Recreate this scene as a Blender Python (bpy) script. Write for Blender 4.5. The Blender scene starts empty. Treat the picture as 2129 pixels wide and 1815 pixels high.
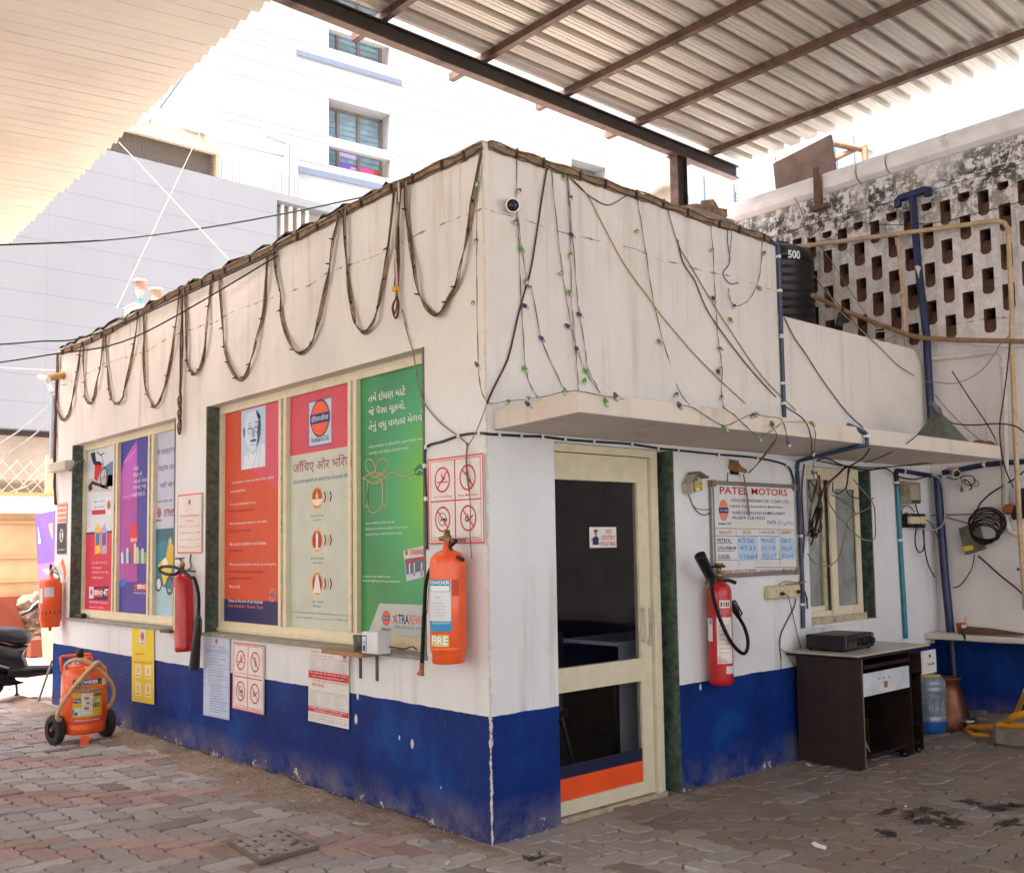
import bpy, math, random
import numpy as np
from mathutils import Vector, Matrix
random.seed(7)
rnd = random.Random(11)
sc = bpy.context.scene
col = sc.collection

# ---------------------------------------------------------------- camera, world, sun, exposure
FPX, CX, CY, YAW, PIT, ROL = 2077.33, 1187.21, 984.34, 0.80912, 0.07631, -0.02025
CAM = Vector((-3.41297, -4.24167, 1.55))
PW, PH = 2129.0, 1815.0
_F = Vector((math.cos(YAW)*math.cos(PIT), math.sin(YAW)*math.cos(PIT), math.sin(PIT)))
_R = Vector((math.sin(YAW), -math.cos(YAW), 0))
_U = _R.cross(_F)
_c, _s = math.cos(ROL), math.sin(ROL)
CR = _c*_R + _s*_U
CU = -_s*_R + _c*_U
cd = bpy.data.cameras.new('camera')
cam = bpy.data.objects.new('camera', cd); col.objects.link(cam)
m = Matrix((CR, CU, -_F)).transposed().to_4x4(); m.translation = CAM
cam.matrix_world = m
cd.sensor_width = 36; cd.sensor_fit = 'HORIZONTAL'
cd.lens = FPX*36/PW
cd.shift_x = (PW/2-CX)/PW; cd.shift_y = (CY-PH/2)/PW
cd.clip_end = 2000; cd.clip_start = 0.05
sc.camera = cam

SUN_EL, SUN_AZ = math.radians(67), math.radians(258)   # azimuth of where the sun stands, measured from +y clockwise
w = bpy.data.worlds.new('World'); sc.world = w; w.use_nodes = True
nt = w.node_tree; nt.nodes.clear()
sky = nt.nodes.new('ShaderNodeTexSky'); sky.sky_type = 'NISHITA'; sky.sun_disc = False
sky.sun_elevation = SUN_EL; sky.sun_rotation = SUN_AZ
sky.air_density = 1.0; sky.dust_density = 8.0; sky.ozone_density = 0.0
bg = nt.nodes.new('ShaderNodeBackground'); bg.inputs[1].default_value = 0.15
wo = nt.nodes.new('ShaderNodeOutputWorld')
nt.links.new(sky.outputs[0], bg.inputs[0]); nt.links.new(bg.outputs[0], wo.inputs[0])
sl = bpy.data.lights.new('sun', 'SUN'); sl.energy = 4.5; sl.angle = math.radians(0.5); sl.color = (1, 0.985, 0.965)
so = bpy.data.objects.new('sun', sl); col.objects.link(so)
sd = Vector((math.sin(SUN_AZ)*math.cos(SUN_EL), math.cos(SUN_AZ)*math.cos(SUN_EL), math.sin(SUN_EL)))
so.rotation_euler = sd.to_track_quat('Z', 'Y').to_euler(); so.location = (-6, -8, 12)
sc.view_settings.view_transform = 'Standard'; sc.view_settings.look = 'None'
sc.view_settings.exposure = 2.48; sc.view_settings.gamma = 1
sc.cycles.max_bounces = 10; sc.cycles.diffuse_bounces = 6; sc.cycles.glossy_bounces = 4
sc.cycles.transmission_bounces = 6; sc.cycles.transparent_max_bounces = 12
sc.cycles.sample_clamp_indirect = 6
sc.cycles.use_denoising = True

# ---------------------------------------------------------------- points measured in the photograph, put back on the real planes
OFF = dict(S=(0,0,1),A=(0,0,2.8486),B=(700,0,2.8486),C=(1409,0,2.8486),D=(0,600,2.8486),E=(700,600,2.8486),
  F=(1409,600,2.8486),G=(0,1195,2.8486),H=(700,1195,2.8486),I=(1409,1195,2.8486),R=(1850,850,5.0466),
  Q=(1850,1150,3.9247),T=(0,1150,4.306),U=(0,750,4.415),W=(0,1500,4.144),X=(1400,950,4.415),Y=(420,720,2.804),
  Z=(60,880,2.848),J=(1500,350,3.294),N=(100,560,4.504),M=(380,330,3.289),K=(430,0,4.144),O=(1300,250,3.7),P=(0,1080,4.415),
  a=(1150,900,2.0533),b=(900,1600,4.144),c=(1400,1560,2.842))
def ray(c, a, b):
    o = OFF[c]; x, y = o[0]+a/o[2], o[1]+b/o[2]
    return _F*FPX + CR*(x-CX) - CU*(y-CY)
def hit(c, a, b, ax, v):
    d = ray(c, a, b); t = (v-CAM[ax])/d[ax]; return CAM + d*t
def hx(c, a, b, v=0.0): return hit(c, a, b, 0, v)
def hy(c, a, b, v=0.0): return hit(c, a, b, 1, v)
def hz(c, a, b, v=0.0): return hit(c, a, b, 2, v)
def hp(c, a, b, P, n):
    d = ray(c, a, b); P = Vector(P); n = Vector(n); return CAM + d*((P-CAM).dot(n)/d.dot(n))
def gh(x, y=0):
    t = min(1, max(0, (x-4.1)/1.0)); return 0.11*t*t*(3-2*t)
def hg(c, a, b):
    z = 0
    for _ in range(6):
        p = hz(c, a, b, z); z = gh(p.x, p.y)
    return p

# ---------------------------------------------------------------- materials
def lin(h):
    h = h.lstrip('#'); v = [int(h[i:i+2], 16)/255 for i in (0, 2, 4)]
    return tuple(x/12.92 if x <= .04045 else ((x+.055)/1.055)**2.4 for x in v)+(1,)
MC = {}
def nodes(name):
    m = bpy.data.materials.new(name); m.use_nodes = True
    n = m.node_tree; b = n.nodes['Principled BSDF']; return m, n, b
def N(n, t, **k):
    x = n.nodes.new(t)
    for a, v in k.items():
        if a.startswith('i_'):
            x.inputs[a[2:]].default_value = v
        else: setattr(x, a, v)
    return x
def mixc(n, fac, A, B, mode='MIX'):
    x = n.nodes.new('ShaderNodeMix'); x.data_type = 'RGBA'; x.blend_type = mode
    for i, v in ((0, fac), (6, A), (7, B)):
        if isinstance(v, (int, float, tuple)): x.inputs[i].default_value = v
        else: n.links.new(v, x.inputs[i])
    return x.outputs[2]
def math_(n, op, a, b=None, c=None, clamp=False):
    x = n.nodes.new('ShaderNodeMath'); x.operation = op; x.use_clamp = clamp
    for i, v in enumerate((a, b, c)):
        if v is None: continue
        if isinstance(v, (int, float)): x.inputs[i].default_value = v
        else: n.links.new(v, x.inputs[i])
    return x.outputs[0]
def ramp(n, src, stops, interp='LINEAR'):
    x = n.nodes.new('ShaderNodeValToRGB'); x.color_ramp.interpolation = interp
    e = x.color_ramp.elements
    while len(e) < len(stops): e.new(.5)
    for i, (p, c) in enumerate(stops):
        e[i].position = p; e[i].color = c if isinstance(c, tuple) else (c, c, c, 1)
    n.links.new(src, x.inputs[0]); return x.outputs[0]
def noise(n, scale, detail=4, rough=.55, vec=None, sc_=(1,1,1), dist=0):
    x = N(n, 'ShaderNodeTexNoise'); x.inputs['Scale'].default_value = scale; x.inputs['Detail'].default_value = detail
    x.inputs['Roughness'].default_value = rough; x.inputs['Distortion'].default_value = dist
    g = vec if vec is not None else geo(n)
    if sc_ != (1,1,1):
        mp = N(n, 'ShaderNodeVectorMath', operation='MULTIPLY'); n.links.new(g, mp.inputs[0]); mp.inputs[1].default_value = sc_; g = mp.outputs[0]
    n.links.new(g, x.inputs['Vector']); return x.outputs[0]
def geo(n):
    for x in n.nodes:
        if x.bl_idname == 'ShaderNodeNewGeometry': return x.outputs['Position']
    return n.nodes.new('ShaderNodeNewGeometry').outputs['Position']
def xyz(n):
    for x in n.nodes:
        if x.bl_idname == 'ShaderNodeSeparateXYZ': return x.outputs
    s = n.nodes.new('ShaderNodeSeparateXYZ'); n.links.new(geo(n), s.inputs[0]); return s.outputs
def bump(n, b, h, strength=.3, dist=.01):
    x = n.nodes.new('ShaderNodeBump'); x.inputs['Strength'].default_value = strength; x.inputs['Distance'].default_value = dist
    n.links.new(h, x.inputs['Height']); n.links.new(x.outputs[0], b.inputs['Normal'])
def mat(name, c, rough=.6, metal=0, var=.12, scale=9, dirt=None, dcol='#5a4636', bmp=0, spec=.5, coat=0, trans=0, streak=False, emit=0):
    if name in MC: return MC[name]
    m, n, b = nodes(name); base = lin(c) if isinstance(c, str) else c
    b.inputs['Roughness'].default_value = rough; b.inputs['Metallic'].default_value = metal
    b.inputs['Specular IOR Level'].default_value = spec if (spec != .5 or rough < .45 or metal) else .22
    if coat: b.inputs['Coat Weight'].default_value = coat; b.inputs['Coat Roughness'].default_value = .08
    if trans: b.inputs['Transmission Weight'].default_value = trans
    f = noise(n, scale, 5, .6, sc_=(1,1,.12) if streak else (1,1,1))
    dk = tuple(x*(1-var*1.6) for x in base[:3])+(1,); lt = tuple(min(1, x*(1+var)) for x in base[:3])+(1,)
    o = ramp(n, f, [(.3, dk), (.7, lt)])
    if dirt:
        d = noise(n, scale*.45, 7, .7)
        dm = ramp(n, d, [(1-dirt-.08, 0.0), (1-dirt+.12, 1.0)])
        o = mixc(n, dm, o, lin(dcol))
        r = math_(n, 'MULTIPLY_ADD', dm, .3, rough, True); n.links.new(r, b.inputs['Roughness'])
    n.links.new(o, b.inputs['Base Color'])
    if bmp: bump(n, b, noise(n, scale*6, 5), bmp, .004)
    if emit: b.inputs['Emission Strength'].default_value = emit; b.inputs['Emission Color'].default_value = base
    MC[name] = m; return m
def mc(h, rough=.45):                      # printed ink / plain paint of one colour
    k = 'print_'+h.strip('#')+('' if rough == .45 else '_%d' % int(rough*100))
    if k in MC: return MC[k]
    m, n, b = nodes(k); b.inputs['Roughness'].default_value = rough; b.inputs['Specular IOR Level'].default_value = .25
    base = lin(h); f = noise(n, 5, 4, .6)
    n.links.new(ramp(n, f, [(.3, tuple(x*.88 for x in base[:3])+(1,)), (.7, base)]), b.inputs['Base Color'])
    MC[k] = m; return m

# ---------------------------------------------------------------- mesh builder
class MB:
    def __init__(s): s.v = []; s.f = []; s.m = []; s.mats = []; s.sm = []
    def mi(s, m):
        if m not in s.mats: s.mats.append(m)
        return s.mats.index(m)
    def add(s, vs, fs, m, smooth=False):
        o = len(s.v); s.v += [tuple(v) for v in vs]; i = s.mi(m)
        for f in fs: s.f.append([o+k for k in f]); s.m.append(i); s.sm.append(smooth)
        return s
    def quad(s, p, m): return s.add(p, [tuple(range(len(p)))], m)
    def box(s, x0, y0, z0, x1, y1, z1, m):
        x0, x1 = sorted((x0, x1)); y0, y1 = sorted((y0, y1)); z0, z1 = sorted((z0, z1))
        v = [(x, y, z) for z in (z0, z1) for y in (y0, y1) for x in (x0, x1)]
        return s.add(v, [(0,2,3,1),(4,5,7,6),(0,1,5,4),(2,6,7,3),(0,4,6,2),(1,3,7,5)], m)
    def obox(s, c, a, b, d, m):               # centre and three half axes
        c, a, b, d = map(Vector, (c, a, b, d))
        v = [c+i*a+j*b+k*d for k in (-1,1) for j in (-1,1) for i in (-1,1)]
        f = [(0,2,3,1),(4,5,7,6),(0,1,5,4),(2,6,7,3),(0,4,6,2),(1,3,7,5)]
        if a.cross(b).dot(d) < 0: f = [tuple(reversed(q)) for q in f]
        return s.add(v, f, m)
    def bbox(s, c, a, b, d, m, r=.01):        # box with chamfered edges
        c, a, b, d = map(Vector, (c, a, b, d)); la, lb, ld = a.length, b.length, d.length
        ua, ub, ud = a/la, b/lb, d/ld; r = min(r, la*.9, lb*.9, ld*.9); vs = []
        P = lambda x, y, z: c+ua*x+ub*y+ud*z
        rings = [(-ld, la-r, lb-r), (-ld+r, la, lb), (ld-r, la, lb), (ld, la-r, lb-r)]
        for z, x, y in rings:
            q = r if abs(z) < ld-1e-9 else 0.3*r
            for sx, sy, o in ((1,-1,0),(1,1,1),(-1,1,0),(-1,-1,1)):
                p1 = P(sx*x, sy*(y-q), z); p2 = P(sx*(x-q), sy*y, z)
                vs += [p1, p2] if o == 1 else [p2, p1]
        fs = []
        for k in range(3):
            for i in range(8): fs.append((k*8+i, k*8+(i+1) % 8, k*8+8+(i+1) % 8, k*8+8+i))
        fs.append(tuple(range(7, -1, -1))); fs.append(tuple(range(24, 32)))
        if ua.cross(ub).dot(ud) < 0: fs = [tuple(reversed(f)) for f in fs]
        return s.add(vs, fs, m)
    def tube(s, pts, r, m, seg=8, closed=False, caps=True, rs=None, flat=None):
        pts = [Vector(p) for p in pts]; n = len(pts); T = []
        for i in range(n):
            a = pts[(i-1) % n] if (closed or i) else pts[0]; b = pts[(i+1) % n] if (closed or i < n-1) else pts[-1]
            t = (b-a); T.append(t.normalized() if t.length > 1e-9 else Vector((0,0,1)))
        u = T[0].orthogonal().normalized(); vs = []
        for i in range(n):
            u = (u-T[i]*u.dot(T[i]))
            u = u.normalized() if u.length > 1e-6 else T[i].orthogonal().normalized()
            w_ = T[i].cross(u); rr = rs[i] if rs else r
            for k in range(seg):
                a = 2*math.pi*k/seg; vs.append(pts[i]+(u*math.cos(a)+w_*math.sin(a))*rr)
        fs = []
        for i in range(n if closed else n-1):
            j = (i+1) % n
            for k in range(seg): fs.append((i*seg+k, i*seg+(k+1) % seg, j*seg+(k+1) % seg, j*seg+k))
        s.add(vs, fs, m, True)
        if caps and not closed:
            s.add(vs[:seg], [tuple(range(seg-1, -1, -1))], m); s.add(vs[-seg:], [tuple(range(seg))], m)
        return s
    def lathe(s, prof, m, o=(0,0,0), ax=(0,0,1), seg=32, smooth=True, a0=0, a1=None):
        o = Vector(o); ax = Vector(ax).normalized(); u = Vector((0,1,0)) if abs(ax.y) < .9 else Vector((1,0,0))
        u = (u-ax*u.dot(ax)).normalized(); w_ = ax.cross(u); vs = []
        full = a1 is None; ns = seg if full else seg+1; a1 = 2*math.pi if full else a1
        for r, z in prof:
            for k in range(ns):
                a = a0+(a1-a0)*k/seg; vs.append(o+ax*z+(u*math.cos(a)+w_*math.sin(a))*r)
        fs = []
        for i in range(len(prof)-1):
            for k in range(seg):
                k2 = (k+1) % ns; fs.append((i*ns+k, i*ns+k2, (i+1)*ns+k2, (i+1)*ns+k))
        return s.add(vs, fs, m, smooth)
    def ribbon(s, pts, wd, nrm, m, th=.004, tw=None):   # flat strip along pts, facing nrm, thin but solid
        pts = [Vector(p) for p in pts]; nrm = Vector(nrm); vs = []; n = len(pts)
        for i, p in enumerate(pts):
            t = (pts[min(i+1, n-1)]-pts[max(i-1, 0)]).normalized(); b = t.cross(nrm).normalized()
            a = tw[i] if tw else 0; bb = b*math.cos(a)+nrm*math.sin(a); nn = nrm*math.cos(a)-b*math.sin(a)
            for q in (bb*wd/2+nn*th/2, -bb*wd/2+nn*th/2, -bb*wd/2-nn*th/2, bb*wd/2-nn*th/2): vs.append(p+q)
        fs = [(0,1,2,3), tuple(4*(n-1)+k for k in (3,2,1,0))]
        for i in range(n-1):
            for k in range(4): fs.append((i*4+k, i*4+4+k, i*4+4+(k+1) % 4, i*4+(k+1) % 4))
        return s.add(vs, fs, m)
    def prism(s, poly, d, m):                # planar polygon pushed along d
        d = Vector(d); n = len(poly); poly = [Vector(p) for p in poly]
        vs = poly+[p+d for p in poly]
        fs = [tuple(range(n-1, -1, -1)), tuple(range(n, 2*n))]+[(i, (i+1) % n, n+(i+1) % n, n+i) for i in range(n)]
        return s.add(vs, fs, m)
    def build(s, name, parent=None, label=None, cat=None, group=None, kind=None, local=False, bevel=0):
        me = bpy.data.meshes.new(name)
        V = np.array(s.v, float)
        loc = Vector((0,0,0))
        if parent is not None and not local:
            loc = root_loc(parent); V = V-np.array(loc)
        elif parent is None and not local and kind is None:
            loc = Vector(((V[:,0].min()+V[:,0].max())/2, (V[:,1].min()+V[:,1].max())/2, V[:,2].min())); V = V-np.array(loc)
        me.from_pydata(V.tolist(), [], s.f)
        for m_ in s.mats: me.materials.append(m_)
        me.polygons.foreach_set('material_index', s.m); me.polygons.foreach_set('use_smooth', s.sm)
        me.update()
        o = bpy.data.objects.new(name, me); col.objects.link(o)
        if parent is not None: o.parent = parent
        elif not local: o.location = loc
        if kind is not None and parent is None: o.location = (0,0,0)
        tag(o, label, cat, group, kind)
        if bevel:
            bm_ = o.modifiers.new('bevel', 'BEVEL'); bm_.width = bevel; bm_.segments = 2; bm_.limit_method = 'ANGLE'; bm_.angle_limit = .8
        return o
def root_loc(o):
    l = Vector((0,0,0))
    while o is not None: l = l+Vector(o.location); o = o.parent
    return l
def tag(o, label=None, cat=None, group=None, kind=None):
    if label: o['label'] = label
    if cat: o['category'] = cat
    if group: o['group'] = group
    if kind: o['kind'] = kind
    return o
def thing(name, label, cat, loc=(0,0,0), group=None):
    o = bpy.data.objects.new(name, None); col.objects.link(o); o.location = loc; o.empty_display_size = .1
    return tag(o, label, cat, group)
def smooth(pts, k=4, closed=False):
    P = [Vector(p) for p in pts]; n = len(P)
    if n < 3: return P
    out = []
    for i in range(n if closed else n-1):
        p0 = P[(i-1) % n] if closed or i else P[0]; p1 = P[i]; p2 = P[(i+1) % n]; p3 = P[(i+2) % n] if closed or i < n-2 else P[n-1]
        for j in range(k):
            t = j/k; out.append(.5*((2*p1)+(p2-p0)*t+(2*p0-5*p1+4*p2-p3)*t*t+(3*p1-p0-3*p2+p3)*t**3))
    if not closed: out.append(P[-1])
    return out

# ---------------------------------------------------------------- flat print (signs, posters)
TXT = {}
def textmesh(s, bold=0):
    k = (s, bold)
    if k in TXT: return TXT[k]
    cu = bpy.data.curves.new('t', 'FONT'); cu.body = s; cu.size = 1; cu.resolution_u = 3; cu.offset = bold
    ob = bpy.data.objects.new('t', cu); col.objects.link(ob)
    bpy.context.view_layer.update()
    dg = bpy.context.evaluated_depsgraph_get()
    me = bpy.data.meshes.new_from_object(ob.evaluated_get(dg))
    vs = np.array([v.co[:2] for v in me.vertices]) if len(me.vertices) else np.zeros((0, 2))
    fs = [tuple(p.vertices) for p in me.polygons]
    bpy.data.objects.remove(ob); bpy.data.curves.remove(cu); bpy.data.meshes.remove(me)
    if len(vs):
        mn = vs.min(0); mx = vs.max(0)
    else: mn = np.zeros(2); mx = np.ones(2)
    TXT[k] = (vs, fs, mn, mx); return TXT[k]
EPS = .0005
class Cv:
    """canvas on a real flat sheet: o = lower-left corner, U and V its edges, u and v run 0..1"""
    def __init__(s, mb, o, U, V, Nn):
        s.mb = mb; s.o = Vector(o); s.U = Vector(U); s.V = Vector(V); s.N = Vector(Nn).normalized(); s.W = s.U.length; s.H = s.V.length
    def p(s, u, v, l=0): return s.o+s.U*u+s.V*v+s.N*(EPS*l)
    def rect(s, u0, v0, u1, v1, h, l=1): s.mb.quad([s.p(u0,v0,l), s.p(u1,v0,l), s.p(u1,v1,l), s.p(u0,v1,l)], mc(h) if isinstance(h, str) else h)
    def poly(s, pts, h, l=1): s.mb.quad([s.p(u,v,l) for u, v in pts], mc(h) if isinstance(h, str) else h)
    def frame(s, u0, v0, u1, v1, t, h, l=1):       # t in metres
        a, b = t/s.W, t/s.H
        s.rect(u0, v0, u1, v0+b, h, l); s.rect(u0, v1-b, u1, v1, h, l); s.rect(u0, v0+b, u0+a, v1-b, h, l); s.rect(u1-a, v0+b, u1, v1-b, h, l)
    def disc(s, u, v, r, h, l=1, n=24, k=1):       # r in metres
        s.poly([(u+r*math.cos(2*math.pi*i/n)/s.W, v+k*r*math.sin(2*math.pi*i/n)/s.H) for i in range(n)], h, l)
    def ring(s, u, v, r0, r1, h, l=1, n=28):
        P = lambda r, i: s.p(u+r*math.cos(2*math.pi*i/n)/s.W, v+r*math.sin(2*math.pi*i/n)/s.H, l)
        vs = [P(r0, i) for i in range(n)]+[P(r1, i) for i in range(n)]
        s.mb.add(vs, [(i, n+i, n+(i+1) % n, (i+1) % n) for i in range(n)], mc(h))
    def line(s, pts, t, h, l=1):                   # t in metres
        for (a, b), (c, d) in zip(pts, pts[1:]):
            x0, y0, x1, y1 = a*s.W, b*s.H, c*s.W, d*s.H; L = math.hypot(x1-x0, y1-y0) or 1; nx, ny = -(y1-y0)/L*t/2, (x1-x0)/L*t/2
            s.poly([((x0-nx)/s.W, (y0-ny)/s.H), ((x1-nx)/s.W, (y1-ny)/s.H), ((x1+nx)/s.W, (y1+ny)/s.H), ((x0+nx)/s.W, (y0+ny)/s.H)], h, l)
    def text(s, t, u0, v0, u1, v1, h, l=2, bold=.012, wob=0):
        vs, fs, mn, mx = textmesh(t, bold)
        if not len(vs): return
        sx = (u1-u0)/(mx[0]-mn[0]); sy = (v1-v0)/(mx[1]-mn[1])
        s.mb.add([s.p(u0+(x-mn[0])*sx, v0+(y-mn[1])*sy+wob*math.sin(x*3), l) for x, y in vs], fs, mc(h))
    def logo(s, u, v, r, l=2, cap=True, txt='इंडियनऑयल'):   # round orange emblem with a dark blue band
        s.disc(u, v, r*1.04, '#22306e', l); s.disc(u, v, r*.95, '#e8603c', l+1)
        a, b = r*1.06/s.W, r*.27/s.H; s.rect(u-a, v-b, u+a, v+b, '#22306e', l+2)
        if r > .012: s.text(txt, u-a*.86, v-b*.7, u+a*.86, v+b*.7, '#dfe3ee', l+3, .02)
        if cap: s.text('IndianOil', u-a*1.15, v-r*1.75/s.H, u+a*1.15, v-r*1.25/s.H, '#22306e', l+1)
def sheet(plane, corners, off=.012, th=.006, back='#d8d4cc'):
    """backing board from four measured corners TL,TR,BR,BL on the left wall ('x') or the right wall ('y'); returns mb, canvas"""
    f = (lambda q: hx(*q, -off)) if plane == 'x' else (lambda q: hy(*q, -off))
    TL, TR, BR, BL = [f(q) for q in corners]
    U = ((TR-TL)+(BR-BL))/2; V = ((TL-BL)+(TR-BR))/2; c = (TL+TR+BR+BL)/4
    Nn = Vector((-1,0,0)) if plane == 'x' else Vector((0,-1,0))
    mb = MB(); o = c-U/2-V/2
    mb.obox(c-Nn*(th/2), U/2, V/2, Nn*(th/2), mc(back)) 
    return mb, Cv(mb, o, U, V, Nn)
# ---------------------------------------------------------------- wall paint: white over blue, with wear
def wall_paint(name, white='#d9d0c8', upper=None, upz=2.3, dado=.67, grime=.5, stain='#9a8068', blackmould=0, base=0.0, chips=True):
    m, n, b = nodes(name); X_, Y_, Z_ = xyz(n)[:3]
    wh = lin(white)
    f = noise(n, 1.3, 6, .62); c = ramp(n, f, [(.32, tuple(x*.86 for x in wh[:3])+(1,)), (.65, wh)])
    if upper:
        u = lin(upper); cu = ramp(n, f, [(.32, tuple(x*.85 for x in u[:3])+(1,)), (.65, u)])
        k = math_(n, 'MULTIPLY_ADD', Z_, 2.2, -upz*2.2+.5, True); c = mixc(n, k, c, cu)
    st = noise(n, 7, 5, .6, sc_=(1, 1, .07))                      # rain streaks
    big = noise(n, .9, 3, .5)
    k = math_(n, 'MULTIPLY', ramp(n, st, [(.55, 0.0), (.8, 1.0)]), ramp(n, big, [(.4, 0.1), (.7, 1.0)]))
    k = math_(n, 'MULTIPLY', k, grime); c = mixc(n, k, c, lin(stain))
    dr = math_(n, 'MULTIPLY', ramp(n, noise(n, 11, 6, .7, sc_=(1, 1, .05)), [(.5, 0.0), (.68, 1.0)]), math_(n, 'MULTIPLY', math_(n, 'SUBTRACT', Z_, 2.75, None, True), ramp(n, noise(n, 1.6, 4), [(.38, .1), (.62, 1.0)])))
    c = mixc(n, math_(n, 'MULTIPLY', dr, grime*.75), c, lin('#94806f'))
    bl_ = noise(n, 2.6, 8, .72); c = mixc(n, math_(n, 'MULTIPLY', ramp(n, bl_, [(.54, 0.0), (.68, 1.0)]), grime*.28), c, lin('#a8927f'))
    sp = noise(n, 22, 7, .75); c = mixc(n, math_(n, 'MULTIPLY', ramp(n, sp, [(.66, 0.0), (.74, 1.0)]), grime), c, lin('#8d7766'))
    # a wandering crack in the upper plaster
    wv = noise(n, 1.1, 2, .5); cz = math_(n, 'SUBTRACT', Z_, math_(n, 'MULTIPLY_ADD', wv, .16, 3.37))
    cr = math_(n, 'LESS_THAN', math_(n, 'ABSOLUTE', cz), math_(n, 'MULTIPLY', ramp(n, noise(n, 9, 4), [(.46, 0.0), (.75, 1.0)]), .012))
    c = mixc(n, math_(n, 'MULTIPLY', cr, .75), c, lin('#6d5544'))
    if dado:
        e = math_(n, 'MULTIPLY_ADD', noise(n, 2.5, 5, .7), .03, dado-.015)
        isb = math_(n, 'LESS_THAN', Z_, e)
        bl = ramp(n, noise(n, 1.6, 6, .7), [(.3, lin('#0a1c54')), (.55, lin('#0c2f74')), (.75, lin('#104a8a'))])
        bl = mixc(n, math_(n, 'MULTIPLY', ramp(n, noise(n, 16, 6, .7, sc_=(1,1,.3)), [(.6, 0.0), (.75, 1.0)]), .25), bl, lin('#5d6fa8'))
        if chips:
            v = N(n, 'ShaderNodeTexVoronoi'); v.inputs['Scale'].default_value = 9; v.inputs['Randomness'].default_value = 1
            g = N(n, 'ShaderNodeVectorMath', operation='MULTIPLY'); n.links.new(geo(n), g.inputs[0]); g.inputs[1].default_value = (1, 1, .55); n.links.new(g.outputs[0], v.inputs['Vector'])
            rr = N(n, 'ShaderNodeSeparateColor'); n.links.new(v.outputs['Color'], rr.inputs[0])
            sz = math_(n, 'MULTIPLY', ramp(n, rr.outputs[0], [(.62, 0.0), (1, 1.0)]), .17)
            sz = math_(n, 'MULTIPLY', sz, ramp(n, noise(n, 1.1, 2), [(.5, 0.0), (.62, 1.0)]))
            ch = math_(n, 'LESS_THAN', v.outputs['Distance'], sz)
            low = math_(n, 'MULTIPLY', math_(n, 'LESS_THAN', Z_, math_(n, 'MULTIPLY', ramp(n, noise(n, 2.3, 5, .7), [(.52, 0.0), (.74, 1.0)]), .17)), math_(n, 'GREATER_THAN', noise(n, 22, 5, .7), .53))
            ch = math_(n, 'MAXIMUM', ch, low); bl = mixc(n, ch, bl, lin('#cfc8bf'))
        # dust blown on the foot of the wall
        du = math_(n, 'MULTIPLY', math_(n, 'SUBTRACT', .24, Z_, None, True), math_(n, 'MULTIPLY', ramp(n, noise(n, 3, 7, .75), [(.4, 0.0), (.7, 1.0)]), 3.6), None, True)
        bl = mixc(n, du, bl, lin('#8d8078')); c = mixc(n, isb, c, bl)
        # the corner edge has lost its paint
        cx = math_(n, 'LESS_THAN', math_(n, 'ADD', math_(n, 'ABSOLUTE', X_), math_(n, 'ABSOLUTE', Y_)), math_(n, 'MULTIPLY', ramp(n, noise(n, 16, 5, .75), [(.42, .12), (.6, 1.0)]), .017))
        c = mixc(n, cx, c, lin('#cdc3b6'))
        r = math_(n, 'MULTIPLY_ADD', isb, -.22, .8); n.links.new(r, b.inputs['Roughness']); b.inputs['Specular IOR Level'].default_value = .16
    else: b.inputs['Roughness'].default_value = .85
    if blackmould:
        bm1 = noise(n, 9, 9, .8, dist=.15); bm2 = noise(n, 1.2, 4, .6, sc_=(1, 1, .35))
        k = math_(n, 'MULTIPLY', ramp(n, bm1, [(.45, 0.0), (.53, 1.0)]), ramp(n, bm2, [(.34, 0.0), (.5, 1.0)]))
        zt = math_(n, 'SUBTRACT', 1.25, math_(n, 'MULTIPLY', math_(n, 'ABSOLUTE', math_(n, 'SUBTRACT', Z_, 4.76)), 2.2), None, True)
        zb = math_(n, 'GREATER_THAN', Z_, 3.28)
        k = math_(n, 'MULTIPLY', math_(n, 'MULTIPLY', k, math_(n, 'MULTIPLY_ADD', zt, .80, .20)), zb)
        c = mixc(n, math_(n, 'MULTIPLY', k, blackmould), c, lin('#3a322c'))
        oc = math_(n, 'MULTIPLY', ramp(n, noise(n, 3.3, 7, .7), [(.52, 0.0), (.66, .8)]), math_(n, 'MULTIPLY', zb, .5)); c = mixc(n, oc, c, lin('#a98a66'))
    n.links.new(c, b.inputs['Base Color'])
    h = math_(n, 'ADD', noise(n, 3, 6, .6), math_(n, 'MULTIPLY', noise(n, 60, 4), .12)); bump(n, b, h, .35 if not blackmould else .8, .02)
    return m
M_wall = wall_paint('office_wall_paint', '#e0e0e2', '#dcd5cf', 2.5, .67, .78)
M_yard = wall_paint('yard_wall_paint', '#e2dddd', None, 2.3, .70, .85, '#7d6a5c', blackmould=.97)
M_slab = wall_paint('slab_paint', '#d3c7bb', None, 2.3, 0, 1.0, '#77604c')
M_marble = mat('green_marble', '#46564b', .35, 0, .5, 22, .28, '#6d7c70', spec=.6)
M_alum = mat('cream_aluminium', '#d6ccb0', .38, 0, .06, 12, .17, '#9a8a6e')
M_alumd = mat('worn_aluminium', '#b7aa90', .45, 0, .15, 30, .4, '#776b5a')
M_dark = mat('dark_rubber', '#17171a', .5, 0, .2)
M_black = mat('black_plastic', '#141416', .35, 0, .15)
M_concrete = mat('raw_concrete', '#8f867c', .9, 0, .2, 7, .35, '#5c5148', bmp=.5)
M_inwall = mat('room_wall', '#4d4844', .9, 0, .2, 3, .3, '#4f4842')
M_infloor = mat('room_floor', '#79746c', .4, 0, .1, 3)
M_steel = mat('rusty_brown_steel', '#5f4435', .55, .1, .3, 8, .4, '#3b2418', bmp=.2)
M_beam = mat('dark_beam_steel', '#3a322e', .5, .2, .2, 8, .25, '#5b3a26')
M_chrome = mat('worn_steel', '#a8a6a2', .3, 1, .1)

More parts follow.
